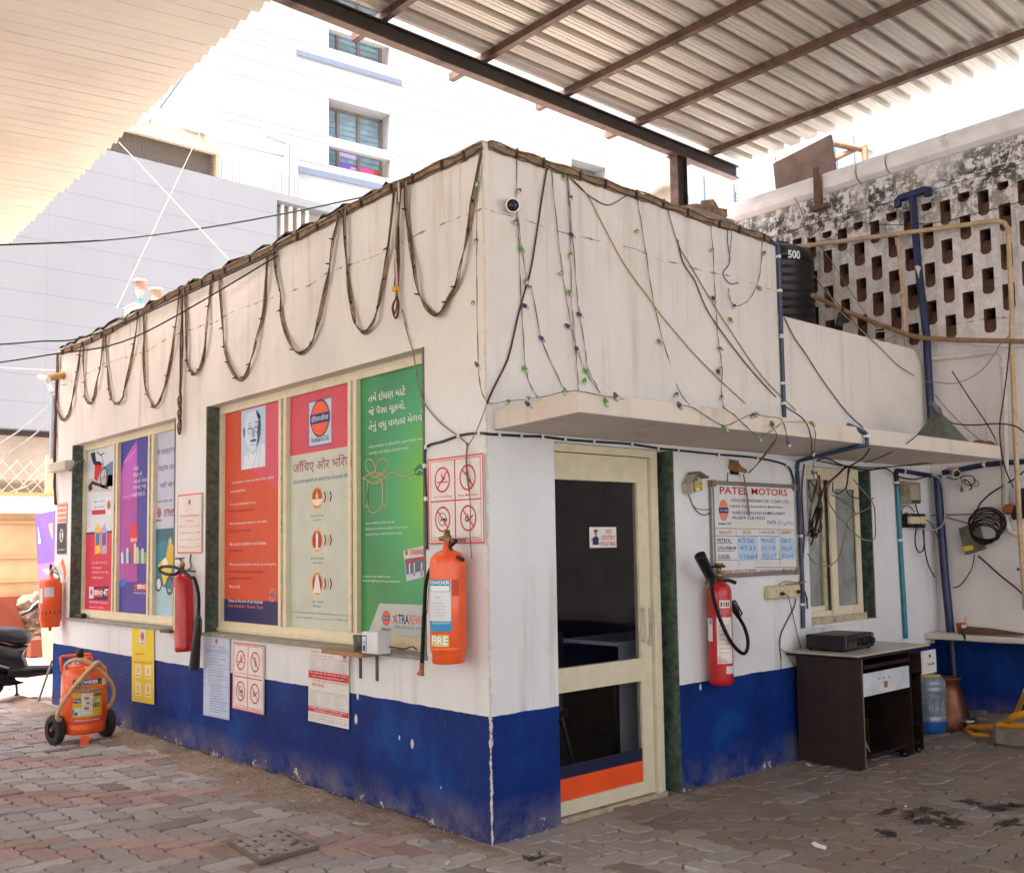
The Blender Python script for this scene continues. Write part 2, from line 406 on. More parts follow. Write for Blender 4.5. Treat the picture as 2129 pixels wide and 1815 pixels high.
def cellwall(mb, ax, p0, p1, u0, u1, z0, z1, holes, m):
    """solid wall p0..p1 thick along axis ax, from u0..u1, z0..z1 with rectangular holes, built as one skin with reveals"""
    us = sorted({u0, u1, *[h[0] for h in holes], *[h[1] for h in holes]}); zs = sorted({z0, z1, *[h[2] for h in holes], *[h[3] for h in holes]})
    us = [u for u in us if u0 <= u <= u1]; zs = [z for z in zs if z0 <= z <= z1]
    inh = lambda u, z: any(h[0] < u < h[1] and h[2] < z < h[3] for h in holes)
    P = (lambda p, u, z: (p, u, z)) if ax == 0 else (lambda p, u, z: (u, p, z))
    sol = [[not inh((us[i]+us[i+1])/2, (zs[j]+zs[j+1])/2) for j in range(len(zs)-1)] for i in range(len(us)-1)]
    for i in range(len(us)-1):
        for j in range(len(zs)-1):
            if not sol[i][j]: continue
            a, b_, c, d = us[i], us[i+1], zs[j], zs[j+1]
            for p in (p0, p1): mb.quad([P(p,a,c), P(p,b_,c), P(p,b_,d), P(p,a,d)], m)
            if i == 0 or not sol[i-1][j]: mb.quad([P(p0,a,c), P(p1,a,c), P(p1,a,d), P(p0,a,d)], m)
            if i == len(us)-2 or not sol[i+1][j]: mb.quad([P(p0,b_,c), P(p1,b_,c), P(p1,b_,d), P(p0,b_,d)], m)
            if j == 0 or not sol[i][j-1]: mb.quad([P(p0,a,c), P(p1,a,c), P(p1,b_,c), P(p0,b_,c)], m)
            if j == len(zs)-2 or not sol[i][j+1]: mb.quad([P(p0,a,d), P(p1,a,d), P(p1,b_,d), P(p0,b_,d)], m)

# ---------------------------------------------------------------- the setting: ground, pavers
def dirt_mat(name, c1, c2, c3):
    m, n, b = nodes(name); f = noise(n, 2.2, 8, .7); g = noise(n, 30, 5, .7)
    c = ramp(n, f, [(.3, lin(c1)), (.5, lin(c2)), (.7, lin(c3))]); c = mixc(n, ramp(n, g, [(.35, .5), (.6, 0.0)]), c, lin('#4a3c32'))
    n.links.new(c, b.inputs['Base Color']); b.inputs['Roughness'].default_value = .95
    bump(n, b, math_(n, 'ADD', noise(n, 14, 8, .7), math_(n, 'MULTIPLY', noise(n, 90, 4), .3)), .7, .02); return m
M_dirt = dirt_mat('dirt', '#7f6c5d', '#958272', '#a89687')
g = MB(); g.box(-250, -250, -.5, 250, 250, -.06, mat('far_ground', '#999997', .9, 0, .15, .3, .3, '#7d7063'))
g.build('ground', kind='structure')
# local dirt bed: one sheet with low banks where sweepings gather along the walls
def bank(x, y):
    import math as _m
    d = 9.0
    if y > -.02: d = min(d, abs(x) if x < 0 else 9)            # along the left facade
    if x > -.02 and y < 0: d = min(d, -y+(.12 if x < 1.6 else 0))
    if x <= 0 and y <= 0: d = min(d, math.hypot(x, y))
    k = .046*_m.exp(-(d/(.23 if x < 0 else .12))**1.4)*(1 if y > .5 or x > 0 else .6)
    mx = math.hypot((x+.84)/.42, (y-.94)/.5)                   # earth round the drain cover
    k += .012*_m.exp(-mx**4)
    mx = math.hypot((x+.25)/.5, (y-2.6)/.9); k += .008*_m.exp(-mx**2)
    s = _m.sin(x*9.1+y*3.3)*.5+_m.sin(x*17.3-y*13.7+1)*.3+_m.sin(y*23.1+x*5.7)*.3
    return k*(1+.22*s)
me_v = []; me_f = []
xs = np.arange(-9, 5.6, .07); ys = np.concatenate([np.arange(-4.2, 4, .07), np.arange(4, 17, .25)])
for j, y in enumerate(ys):
    for i, x in enumerate(xs):
        z = gh(x)-.017+bank(x, y)*1.12+.003*math.sin(x*31+y*17)*math.sin(y*27-x*11); me_v.append((x, y, z))
nx_ = len(xs)
for j in range(len(ys)-1):
    for i in range(nx_-1):
        me_f.append((j*nx_+i, j*nx_+i+1, (j+1)*nx_+i+1, (j+1)*nx_+i))
d = MB(); d.add(me_v, me_f, M_dirt, True); d.build('dirt_bed', kind='structure')

OILS = [(lambda p: (p.x, p.y))(hz(*q_))+r_ for *q_, r_ in [('I',1250,1405,(.11,.03)),('I',1380,1420,(.12,.04)),('I',1450,1450,(.1,.05)),('I',1470,1385,(.05,.04)),('I',1560,1415,(.08,.05)),('I',1630,1465,(.11,.09)),('I',1730,1345,(.06,.07)),('I',1890,1380,(.11,.08)),('I',1980,1360,(.05,.10)),('I',1960,1460,(.12,.06)),('I',1235,1530,(.06,.035)),('I',1210,1465,(.035,.02)),('H',1170,1660,(.08,.03)),('H',1260,1688,(.09,.02)),('H',1320,1705,(.04,.02))]]
def oilmask(n):
    """wet oil marks soaked into the paving in front of the desk, and one streak by the corner"""
    X_, Y_, Z_ = xyz(n)[:3]
    wx = math_(n, 'MULTIPLY_ADD', noise(n, 9, 4, .7), .34, -.17); wy = math_(n, 'MULTIPLY_ADD', noise(n, 8, 4, .7, sc_=(1.1, .9, 1), dist=1), .34, -.17)
    xx = math_(n, 'ADD', X_, wx); yy = math_(n, 'ADD', Y_, wy); k = None
    for a, b_, rx, ry in OILS:
        dx = math_(n, 'DIVIDE', math_(n, 'SUBTRACT', xx, a), rx); dy = math_(n, 'DIVIDE', math_(n, 'SUBTRACT', yy, b_), ry)
        e = math_(n, 'ADD', math_(n, 'MULTIPLY', dx, dx), math_(n, 'MULTIPLY', dy, dy)); k = e if k is None else math_(n, 'MINIMUM', k, e)
    return math_(n, 'MULTIPLY', math_(n, 'MULTIPLY_ADD', k, -4, 4, True), .88)
def paver_mat(name, c, dust, dk):
    m, n, b = nodes(name); base = lin(c); X_, Y_, Z_ = xyz(n)[:3]
    gi = n.nodes.new('ShaderNodeNewGeometry'); ri = gi.outputs['Random Per Island']
    f = noise(n, 26, 6, .65); c0 = ramp(n, f, [(.3, tuple(x*.78 for x in base[:3])+(1,)), (.7, tuple(x*1.1 for x in base[:3])+(1,))])
    hs = N(n, 'ShaderNodeHueSaturation'); n.links.new(c0, hs.inputs['Color']); n.links.new(math_(n, 'MULTIPLY_ADD', ri, .5, .76), hs.inputs['Value']); c0 = hs.outputs[0]
    d_ = math_(n, 'MULTIPLY', ramp(n, noise(n, 1.7, 7, .68), [(.36, .2), (.62, 1.0)]), dust)
    right = math_(n, 'MULTIPLY_ADD', math_(n, 'SUBTRACT', X_, Y_), .55, .35, True)      # more trodden dirt by the door
    d_ = math_(n, 'MULTIPLY', d_, math_(n, 'MULTIPLY_ADD', right, .55, .45)); 
    c1 = mixc(n, d_, c0, lin(dk)); 
    k = oilmask(n); c1 = mixc(n, k, c1, lin('#1c1511')); n.links.new(math_(n, 'MULTIPLY_ADD', k, -.5, .82), b.inputs['Roughness'])
    n.links.new(c1, b.inputs['Base Color']); b.inputs['Specular IOR Level'].default_value = .2
    bump(n, b, math_(n, 'ADD', noise(n, 70, 5, .7), noise(n, 8, 4)), .35, .006); return m
MP = [paver_mat('grey_paver', '#a09c9b', .8, '#95857a'), paver_mat('red_paver', '#9f8883', .7, '#957f72'), paver_mat('dark_paver', '#827d7b', .85, '#857263')]
def pavers():
    w = .1375; A = .0078; J = .0050
    mb = MB()
    def warp(x, y):
        f = lambda t: max(-1, min(1, 1.35*math.sin(2*math.pi*t/w)))
        return x+A*f(y), y+A*f(x)
    cs, sn = 1.0, 0.0
    def brick(x0, y0, x1, y1, mi):
        n1 = 12 if x1-x0 > w*1.5 else 6; n2 = 12 if y1-y0 > w*1.5 else 6
        cx, cy = (x0+x1)/2, (y0+y1)/2
        wx, wy = warp(cx, cy)
        if wx > 5.05 or (wx > .02 and wy > .02): return
        r = random.random
        out = [(x0+(x1-x0)*i/n1, y0) for i in range(n1)]+[(x1, y0+(y1-y0)*i/n2) for i in range(n2)]+[(x1-(x1-x0)*i/n1, y1) for i in range(n1)]+[(x0, y1-(y1-y0)*i/n2) for i in range(n2)]
        n = len(out); dz = (r()-.5)*.009; tx, ty = (r()-.5)*.06, (r()-.5)*.06
        if r() < .04: dz -= .006; tx *= 2
        sx, sy = (r()-.5)*.003, (r()-.5)*.003; vs = []
        for ins, z in ((0, -.03), (0, -.006), (.0035, 0)):
            for x, y in out:
                X, Y = warp(x, y); dx, dy = X-cx, Y-cy; hx_, hy_ = (x1-x0)/2, (y1-y0)/2
                q = J+ins; X -= q*dx/hx_; Y -= q*dy/hy_
                vs.append((X+sx, Y+sy, gh(X)+z+dz+tx*dx+ty*dy))
        fs = [(k*n+i, k*n+(i+1) % n, k*n+n+(i+1) % n, k*n+n+i) for k in (0, 1) for i in range(n)]
        fs.append(tuple(range(2*n, 3*n)))
        o = len(mb.v); mb.v += vs
        for f in fs: mb.f.append([o+k for k in f]); mb.m.append(mi); mb.sm.append(False)
    for q in MP: mb.mi(q)
    for b_ in range(-40, 60):
        for a in range(-70, 90):
            x = (a+2*b_)*w; y = (-a+2*b_)*w
            if not (-8.5 < x < 5.3 and -3.6 < y < 13.5): continue
            # keep to what the camera can see
            dx, dy = x-CAM.x, y-CAM.y; t = dx*_F.x+dy*_F.y; s_ = dx*_R.x+dy*_R.y
            if t < 1.2 or not (-.62*t-.4 < s_ < .48*t+.5): continue
            red = (b_ % 3 == 0) and x < -.3 and y > -.6
            mi = 1 if (red and random.random() < .9) else (2 if random.random() < .05 or x > .8 else 0)
            brick(x, y, x+2*w, y+w, mi)
            mi = 1 if (red and random.random() < .9) else (2 if random.random() < .05 or x > .8 else 0)
            brick(x, y-2*w, x+w, y, mi)
    return mb
pavers().build('pavement', kind='structure')
# ---------------------------------------------------------------- the office
W2 = (.575, 3.6, .955, 2.765); W1 = (4.215, 6.9, .955, 2.745); DR = (.5, 1.55, -.1, 2.18); WN = (3.095, 4.03, .95, 2.15)
XE, YE, HT, HL = 2.80, 7.43, 3.83, 3.27        # end of the tall block, far end, tall and low parapet
office = thing('station_office', 'single storey station office, cream plaster over a dark blue painted base, corner facing the camera', 'building', (1.5, 3, 0))
mb = MB()
cellwall(mb, 0, 0, .2, 0, YE, -.1, HT, [W2, W1], M_wall)
cellwall(mb, 1, 0, .2, .2, XE, -.1, HT, [DR], M_wall)
cellwall(mb, 1, 0.002, .2, XE, 5.1, -.1, 2.32, [WN], M_wall)
mb.box(XE-.2, .2, 3.3, XE, YE, HT, M_wall); mb.box(0.2, YE-.2, -.1, XE-.2, YE, HT, M_wall)
mb.box(XE-.003, .2, -.1, 3.0, YE, 3.29, M_wall)                 # partition that carries the roof
# low parapet with its rounded far end
R_ = .42; arc = [(4.68, 0.003), (XE+.001, .003), (XE+.001, .14), (4.68, .14)]
low = [(XE+.001, 0)]; pts = [(4.86, HL), (4.91, HL-.015), (5.07, HL-.20), (5.1, HL-.26)]
poly = [Vector((XE+.001, .003, 2.322)), Vector((5.1, .003, 2.322))]+[Vector((x, .003, z)) for x, z in reversed(pts)]+[Vector((XE+.001, .003, HL))]
mb.prism(poly, (0, .14, 0), M_wall)
walls = mb.build('wall', office)
mb = MB(); mb.box(.2, .2, 3.18, XE-.2, YE-.2, 3.3, M_concrete); mb.box(3.0, .2, 2.30, 5.1, YE, 2.40, M_concrete); mb.build('roof', office)
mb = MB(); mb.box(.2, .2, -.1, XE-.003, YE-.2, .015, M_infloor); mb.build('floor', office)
mb = MB()
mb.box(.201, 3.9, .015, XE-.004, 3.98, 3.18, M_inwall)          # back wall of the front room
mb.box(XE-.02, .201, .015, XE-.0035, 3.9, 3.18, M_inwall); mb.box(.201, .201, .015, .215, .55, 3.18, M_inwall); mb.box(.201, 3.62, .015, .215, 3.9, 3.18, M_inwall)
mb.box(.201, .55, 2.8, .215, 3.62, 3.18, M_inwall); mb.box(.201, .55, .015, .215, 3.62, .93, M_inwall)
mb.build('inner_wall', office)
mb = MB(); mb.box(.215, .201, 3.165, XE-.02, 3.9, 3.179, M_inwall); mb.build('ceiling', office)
# paved jambs of green marble and lintel soffits
for o in (W2, W1):
    mb = MB(); mb.box(-.004, o[1]-.02, o[2], .12, o[1]+.0, o[3], M_marble); mb.build('marble_jamb', office)
    mb = MB(); mb.box(-.004, o[0], o[2], .12, o[0]+.02, o[3], M_marble); mb.build('marble_jamb', office)
mb = MB(); mb.box(DR[1]-.02, -.006, -.05, DR[1]+.0, .19, DR[3], M_marble); mb.box(1.475, .115, -.05, DR[1]-.0201, .189, DR[3], M_marble); mb.build('marble_jamb', office)
mb = MB(); mb.box(WN[1]-.02, -.004, WN[2], WN[1], .1, WN[3], M_marble); mb.box(3.93, .095, WN[2], WN[1]-.0201, .15, WN[3], M_marble); mb.build('marble_jamb', office)
for o in (W2, W1): mb = MB(); mb.box(-.03, o[0]-.01, o[2]-.022, .12, o[1]+.01, o[2]+.001, mat('window_sill_stone', '#8e8b82', .5, 0, .2, 20, .3)); mb.build('sill', office)
mb = MB(); mb.box(WN[0], -.02, WN[2]-.02, .1+WN[1], .0, WN[2], M_wall); mb.build('sill', office)
# rough plaster edge on the parapet
mb = MB(); mb.box(-.006, -.006, HT, .21, YE+.006, HT+.012, M_slab); mb.box(.21, -.006, HT, XE+.004, .21, HT+.012, M_slab); mb.build('parapet_cap', office)
# canopy slab over the door and small window
sz0, sz1 = 2.215, 2.325
mb = MB(); P = [(-.06, -.79), (4.72, -.79), (4.72, -.002), (.05, -.002)]
mb.prism([Vector((x, y, sz0)) for x, y in P], (0, 0, sz1-sz0), M_slab); mb.build('canopy_slab', office, bevel=.006)

# reflective dark glass
def glassmat(name, tint, gl=.06, fr=1.45):
    m = bpy.data.materials.new(name); m.use_nodes = True; n = m.node_tree; n.nodes.clear()
    o = n.nodes.new('ShaderNodeOutputMaterial'); t = n.nodes.new('ShaderNodeBsdfTransparent'); t.inputs[0].default_value = tint
    g_ = n.nodes.new('ShaderNodeBsdfGlossy'); g_.inputs['Roughness'].default_value = .02
    f = n.nodes.new('ShaderNodeFresnel'); f.inputs[0].default_value = fr; mx = n.nodes.new('ShaderNodeMixShader')
    n.links.new(math_(n, 'ADD', f.outputs[0], gl, None, True), mx.inputs[0]); n.links.new(t.outputs[0], mx.inputs[1]); n.links.new(g_.outputs[0], mx.inputs[2]); n.links.new(mx.outputs[0], o.inputs[0]); return m
M_glass = glassmat('door_glass', (.90, .90, .92, 1), .0, 1.22)
M_glassw = glassmat('window_glass', (.95, .96, .96, 1), .035, 1.42)
M_clear = glassmat('clear_glass', (.93, .95, .94, 1), .01)
M_frost = mat('dusty_window_glass', '#8f9492', .18, 0, .35, 2.5, .35, '#5e625f', spec=.8)

# windows on the left facade: frame, three lights each; the prints stuck on them are things of their own
FX = .10
def bigwindow(o, muls, gx):
    wd = MB(); y0, y1, z0, z1 = o[0]+.0, o[1]-.02, o[2], o[3]
    wd.box(FX, y0, z1-.06, FX+.07, y1, z1, M_alum); wd.box(FX, y0, z0, FX+.07, y1, z0+.085, M_alum)
    wd.box(FX, y1-.05, z0+.085, FX+.07, y1, z1-.06, M_alum); wd.box(FX, y0, z0+.085, FX+.07, y0+.04, z1-.06, M_alum)
    wd.box(FX-.015, y0, z0+.01, FX-.001, y1, z0+.035, M_alum)
    for a, b in muls: wd.box(FX-.008, b, z0+.085, FX+.07, a, z1-.06, M_alum); wd.box(FX-.016, (a+b)/2-.008, z0+.085, FX-.009, (a+b)/2+.008, z1-.06, M_alumd)
    w_ = wd.build('window', office)
    es = sorted([y0+.04, y1-.05]+[v for m_ in muls for v in m_])
    for i in range(0, len(es), 2):
        pn = MB(); pn.box(gx, es[i], z0+.085, gx+.006, es[i+1], z1-.06, M_glassw); pn.build('pane', w_)
    return w_, [(es[i], es[i+1]) for i in range(0, len(es), 2)][::-1], z0+.085, z1-.06
GX = .13
ym = lambda c, a, b: hx(c, a, b, FX).y
m2 = [(ym('Y', 450, 1000), ym('Y', 495, 1000)), (ym('Y', 857, 1000), ym('Y', 907, 1000))]
m1 = [(ym('Z', 498, 600), ym('Z', 525, 600)), (ym('Z', 705, 600), ym('Z', 738, 600))]
win2, G2, gz0, gz1 = bigwindow(W2, m2, GX)
win1, G1, hz0, hz1 = bigwindow(W1, m1, GX)

# sliding window on the right
mb = MB(); x0, x1, z0, z1 = WN[0], WN[1]-.02-.08, WN[2], WN[3]; fy = .05
mb.box(x0, fy, z1-.09, x1, fy+.08, z1, M_alum); mb.box(x0, fy, z0, x1, fy+.08, z0+.09, M_alum); mb.box(x0-.0, fy, z0+.09, x0+.02, fy+.08, z1-.09, M_alum); mb.box(x1-.06, fy, z0+.09, x1, fy+.08, z1-.09, M_alum)
mb.box(x0, fy-.03, z0-.0, x1, fy-.001, z0+.05, M_alumd)
w3 = mb.build('window', office)
mb = MB(); a, b = x0+.36, x0+.44
mb.box(a, fy-.02, z0+.05, b, fy-.001, z1-.09, M_alum); mb.box(b, fy-.015, z0+.05, x1-.06, fy-.001, z0+.12, M_alum); mb.box(b, fy-.015, z1-.16, x1-.06, fy-.001, z1-.09, M_alum); mb.box(x1-.09, fy-.015, z0+.12, x1-.04, fy-.001, z1-.16, M_alum)
mb.build('sash', w3)
mb = MB(); mb.box(b, fy+.01, z0+.09, x1-.06, fy+.016, z1-.09, M_frost); mb.build('pane', w3)
mb = MB(); mb.box(x0+.02, fy+.045, z0+.09, b, fy+.051, z1-.09, M_frost); mb.build('pane', w3)
mb = MB(); mb.box(x0+.30, fy+.02, z0+.09, x0+.345, fy+.04, z1-.09, M_alumd); mb.box(x0+.02, fy+.02, z0+.09, x0+.3, fy+.03, z0+.13, M_alum); mb.build('sash', w3)

# door
dx0, dx1, dz1, dy = .5, 1.475, 2.18, .07
mb = MB(); mb.box(dx0, dy, dz1-.045, dx1, dy+.09, dz1, M_alum); mb.box(dx1-.075, dy, -.0, dx1, dy+.09, dz1-.045, M_alum); mb.box(dx1-.075, dy-.01, .0, dx1-.04, dy-.001, dz1-.045, M_alum)
mb.box(dx0, dy-.02, -.03, dx1, dy+.12, .012, M_alumd)
mb.build('door_frame', office)
ly = dy+.015; a, b = dx0+.0, dx1-.08
door = MB(); t = .1
door.box(b-t, ly, .02, b, ly+.045, dz1-.05, M_alum); door.box(a, ly, dz1-.21, b-t, ly+.045, dz1-.05, M_alum)
door.box(a, ly-.002, .02, b-t, ly+.045, .10, M_alum); door.box(a, ly, .72, b-t, ly+.045, .86, M_alum); door.box(a-.0, ly, .10, a+.012, ly+.045, dz1-.21, M_alum)
door = door.build('door', office)
pz = [(.10, .72), (.86, dz1-.21)]
for z0, z1 in pz:
    mb = MB(); mb.box(a+.012, ly+.02, z0, b-t, ly+.026, z1, M_glass); mb.build('pane', door)
mb = MB(); mb.box(a+.012, ly+.012, .10, b-t, ly+.019, .225, mat('orange_kick_panel', '#e8521a', .4, 0, .1, 4, .18, '#3a2a22')); mb.box(a+.012, ly+.012, .225, b-t, ly+.019, .30, mat('navy_kick_band', '#171c3c', .4)); mb.build('kick_plate', door)
mb = MB(); hxx = b-t+.01
mb.tube([(hxx, ly+.0, 1.16), (hxx, ly-.04, 1.17), (hxx, ly-.045, 1.2), (hxx, ly-.045, 1.0), (hxx, ly-.04, .97), (hxx, ly, .98)], .011, M_alum, 8); mb.build('handle', door)
mb = MB(); mb.box(b-.035, ly-.004, .93, b-.012, ly-.001, 1.17, M_alumd); mb.build('lock_plate', door)

# room behind the door, seen through the glass
cab = MB(); M_cab = mat('pale_blue_cabinet', '#dde6f4', .5, 0, .04); cab.box(1.478, .47, .03, 2.35, .52, .90, M_cab); cab.box(1.46, .46, .9005, 2.35, 1.0, .925, M_cab); cab.box(1.44, .462, .03, 1.4775, .50, .9, M_dark); cab.box(2.30, .521, .03, 2.35, 1.0, .9, M_cab)
cab.build('cabinet', None, 'pale blue white cabinet standing behind the glass door of the office', 'cabinet')
tb = thing('counter_table', 'dark desk inside the office, seen dimly through the door glass', 'desk', (1.3, 2.3, .015))
mb = MB(); mb.box(.35, 1.9, .72, 2.5, 2.6, .76, M_black); mb.build('tabletop', tb)
for x, y in ((.4, 1.95), (2.05, 1.95), (.4, 2.55), (2.05, 2.55)):
    mb = MB(); mb.box(x-.025, y-.025, .015, x+.025, y+.025, .72, M_black); mb.build('leg', tb)
ch = thing('office_chair', 'dark wooden chair inside the office with slanting rear legs behind the lower door pane', 'chair', (.75, 1.1, .015))
cw = mat('dark_wood_chair', '#2a1d18', .4, 0, .3)
for x, y, xb in ((.85, 1.08, .83), (1.2, 1.08, 1.22)):
    mb = MB(); mb.tube([(x, y, .47), (xb, y+.1, .02)], .02, cw, 6); mb.build('leg', ch)
for x in (.82, 1.17):
    mb = MB(); mb.tube([(x, .74, .98), (x, .71, .47), (x+.06, .62, .02)], .02, cw, 6); mb.build('leg', ch)
mb = MB(); mb.box(.8, .69, .44, 1.22, 1.12, .49, cw); mb.build('seat', ch)
mb = MB(); mb.box(.8, .70, .72, 1.2, .73, 1.0, cw); mb.build('backrest', ch)
wb = MB(); wb.box(.95, 2.0, .761, 1.25, 2.2, .93, mc('#b9b4ae')); wb.box(1.0, 2.05, .93, 1.2, 2.15, .96, mc('#8d4a3c')); wb.build('storage_box', None, 'pale box with a red strip lying on the dark desk inside the office', 'box')
wc = thing('water_dispenser', 'water dispenser with blue bottle behind the upper door pane', 'dispenser', (1.75, 1.7, .015))
mb = MB(); mb.bbox((1.75, 1.7, .5), (.15, 0, 0), (0, .15, 0), (0, 0, .485), mc('#c9cdd2'), .02); mb.build('body', wc)
mb = MB(); mb.lathe([(.04, .99), (.05, 1.03), (.12, 1.08), (.125, 1.3), (.11, 1.36), (0, 1.37)], mat('blue_bottle_plastic', '#2f6ea6', .2), (1.75, 1.7, 0)); mb.build('bottle', wc)

# ---------------------------------------------------------------- yard wall with its pierced screen
XW = 5.11; yard = thing('yard_wall', 'tall peeling white compound wall with a pierced concrete screen above and blue base', 'wall', (5.3, 0, 0))
mb = MB(); mb.box(XW, -8, -.1, XW+.22, 9, 3.33, M_yard); mb.box(XW, -8, 4.69, XW+.22, 9, 5.0, M_yard); mb.box(XW-.03, -8, 4.735, XW-.001, 9, 4.775, M_yard); mb.build('wall', yard)
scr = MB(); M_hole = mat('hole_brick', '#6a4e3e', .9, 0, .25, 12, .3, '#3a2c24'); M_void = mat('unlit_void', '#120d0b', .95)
M_lip = wall_paint('screen_paint', '#e0dad8', None, 2.3, 0, .9, '#8b7866', blackmould=.9)
pc, pr = .1735, .350; ycols = [.97-.1735*i for i in range(-30, 50)]
z_lo, z_hi = 3.33, 4.69
for ci, yc in enumerate(ycols):
    if yc < -8 or yc > 8.9: continue
    i = ci-30; off = 0 if i % 2 == 0 else .175
    holes = []; z = 3.36+off*.0
    zz = 4.21-off-.0
    k = -4
    while True:
        zb_ = 4.21-off+k*pr; zt = zb_+.225
        if zb_ > z_hi: break
        k += 1
        a, b_ = max(zb_, z_lo+.02), min(zt, z_hi-.055)
        if b_-a > .045: holes.append((a, b_))
    j = rnd.uniform
    cur = z_lo; y0, y1 = yc-pc/2, yc+pc/2
    jit = [(a+j(-.008,.008), b_+j(-.008,.008), yc-.051+j(-.006,.006), yc+.051+j(-.006,.006)) for a, b_ in holes]
    zs = z_lo
    for a, b_, ya, yb in jit+[(z_hi, z_hi, yc, yc)]:
        scr.quad([(XW,y0,zs),(XW,y1,zs),(XW,y1,a),(XW,y0,a)], M_lip)
        if b_ <= a: break
        c_ = .012                                          # bottom corners of the openings are rounded
        scr.quad([(XW,y0,a),(XW,ya,a),(XW,ya,b_),(XW,y0,b_)], M_lip); scr.quad([(XW,yb,a),(XW,y1,a),(XW,y1,b_),(XW,yb,b_)], M_lip)
        scr.quad([(XW,ya,a),(XW,ya+c_*2,a),(XW,ya,a+c_*2)], M_lip); scr.quad([(XW,yb,a),(XW,yb-c_*2,a),(XW,yb,a+c_*2)], M_lip)
        D_ = .16; zm = a+(b_-a)*.62
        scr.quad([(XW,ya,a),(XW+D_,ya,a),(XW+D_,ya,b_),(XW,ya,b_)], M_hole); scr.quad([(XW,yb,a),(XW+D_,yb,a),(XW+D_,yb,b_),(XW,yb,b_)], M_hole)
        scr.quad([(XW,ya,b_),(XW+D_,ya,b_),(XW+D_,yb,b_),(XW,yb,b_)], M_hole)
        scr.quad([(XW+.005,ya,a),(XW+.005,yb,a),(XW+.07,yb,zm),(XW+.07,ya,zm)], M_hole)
        zs = b_
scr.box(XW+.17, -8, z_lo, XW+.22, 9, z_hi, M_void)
scr.build('pierced_screen', yard)
# white half-round coping
cop = MB(); M_cop = mat('coping_white', '#d8d3d2', .6, 0, .1, 5, .3, '#8a7868')
prof = [(-.03, 0), (-.085, .03), (-.105, .09), (-.095, .15), (-.05, .195), (.05, .21), (.24, .2), (.25, 0)]
def copz(y): return 5.0+(.12-y)*.025 if y > -9 else 5.0
segs = [(-8, -3.3), (-3.28, .25), (.27, .56), (.58, 2.28), (2.3, 5), (5.02, 9)]
for y0, y1 in segs:
    cop.prism([Vector((XW+dx, y0, 5.0+dz)) for dx, dz in prof], (0, y1-y0, 0), M_cop)
    
cop.build('coping', yard)
mb = MB(); mb.box(XW-.16, .93, 4.86, XW-.109, 1.0, 5.235, M_steel); mb.box(XW-.16, .86, 4.82, XW-.08, 1.05, 4.858, M_steel); mb.build('coping_bracket', yard)
# ledge along the wall
mb = MB(); mb.bbox((4.97, -3.7, .745), (.14, 0, 0), (0, 3.9, 0), (0, 0, .025), M_slab, .006); mb.box(5.02, -7.5, .66, 5.105, .0, .72, M_yard); mb.build('ledge', yard)
# ---------------------------------------------------------------- metal roof over the forecourt on the right
BY = 2.0
shed = thing('metal_canopy', 'corrugated cream metal roof on brown steel purlins over the forecourt', 'canopy', (2, 1, 0))
xb1 = hy('C', 340, 1030, BY).x; zb_ = hy('B', 860, 350, BY).z
pA = hy('B', 0, 25, BY); pB = hy('C', 345, 1015, BY)
zt0 = 5.56
mb = MB()
def ibeam(mb, a, b, h, fl, m):
    a, b = Vector(a), Vector(b); t = (b-a)/2; c = (a+b)/2; s = Vector((0,0,1)).cross(t).normalized()
    mb.obox(c, t, s*.006, Vector((0,0,h/2)), m); mb.obox(c+Vector((0,0,h/2)), t, s*fl/2, Vector((0,0,.006)), m); mb.obox(c-Vector((0,0,h/2)), t, s*fl/2, Vector((0,0,.006)), M_steel)
bz = (pA.z+pB.z)/2-.05

ibeam(mb, (-4.5, BY, bz), (pB.x, BY, bz), .125, .085, M_beam); mb.build('main_beam', shed)
PZ = bz+.0625+.007
mb = MB(); 
pxs = []
for c, a, b in (('C', 150, 950), ('B', 1710, 770), ('B', 1330, 580), ('B', 840, 370), ('B', 260, 115)):
    pass
pxs = [hz('C', 1100, 560, PZ+.03).x, hz('C', 730, 310, PZ+.03).x, hz('B', 1690, 390, PZ+.03).x, hz('B', 1130, 200, PZ+.03).x, hz('B', 350, 60, PZ+.03).x]

stepx = (pxs[0]-pxs[4])/4
for k in range(9):
    x = pxs[k] if k < 5 else pxs[4]-stepx*(k-4)
    mb = MB(); x += rnd.uniform(-.01, .01)
    mb.box(x-.027, -9, PZ, x+.027, BY+.42-.03*(k % 3), PZ+.062, M_steel); mb.build('purlin', shed)
SZ = PZ+.064
m_, n_, b_ = nodes('cream_roof_sheet'); base = lin('#d3c9be')
f = noise(n_, 3, 6, .6, sc_=(.12, 1, 1)); f2 = noise(n_, 60, 2, .5, sc_=(.01, 1, 1))
c_ = ramp(n_, f, [(.3, tuple(v*.72 for v in base[:3])+(1,)), (.7, base)]); c_ = mixc(n_, ramp(n_, f2, [(.4, .16), (.6, 0.0)]), c_, lin('#7f7263'))
n_.links.new(c_, b_.inputs['Base Color']); b_.inputs['Roughness'].default_value = .5; b_.inputs['Metallic'].default_value = .25
M_sheet = m_
XR = hz('C', 1180, 665, SZ+.03).x

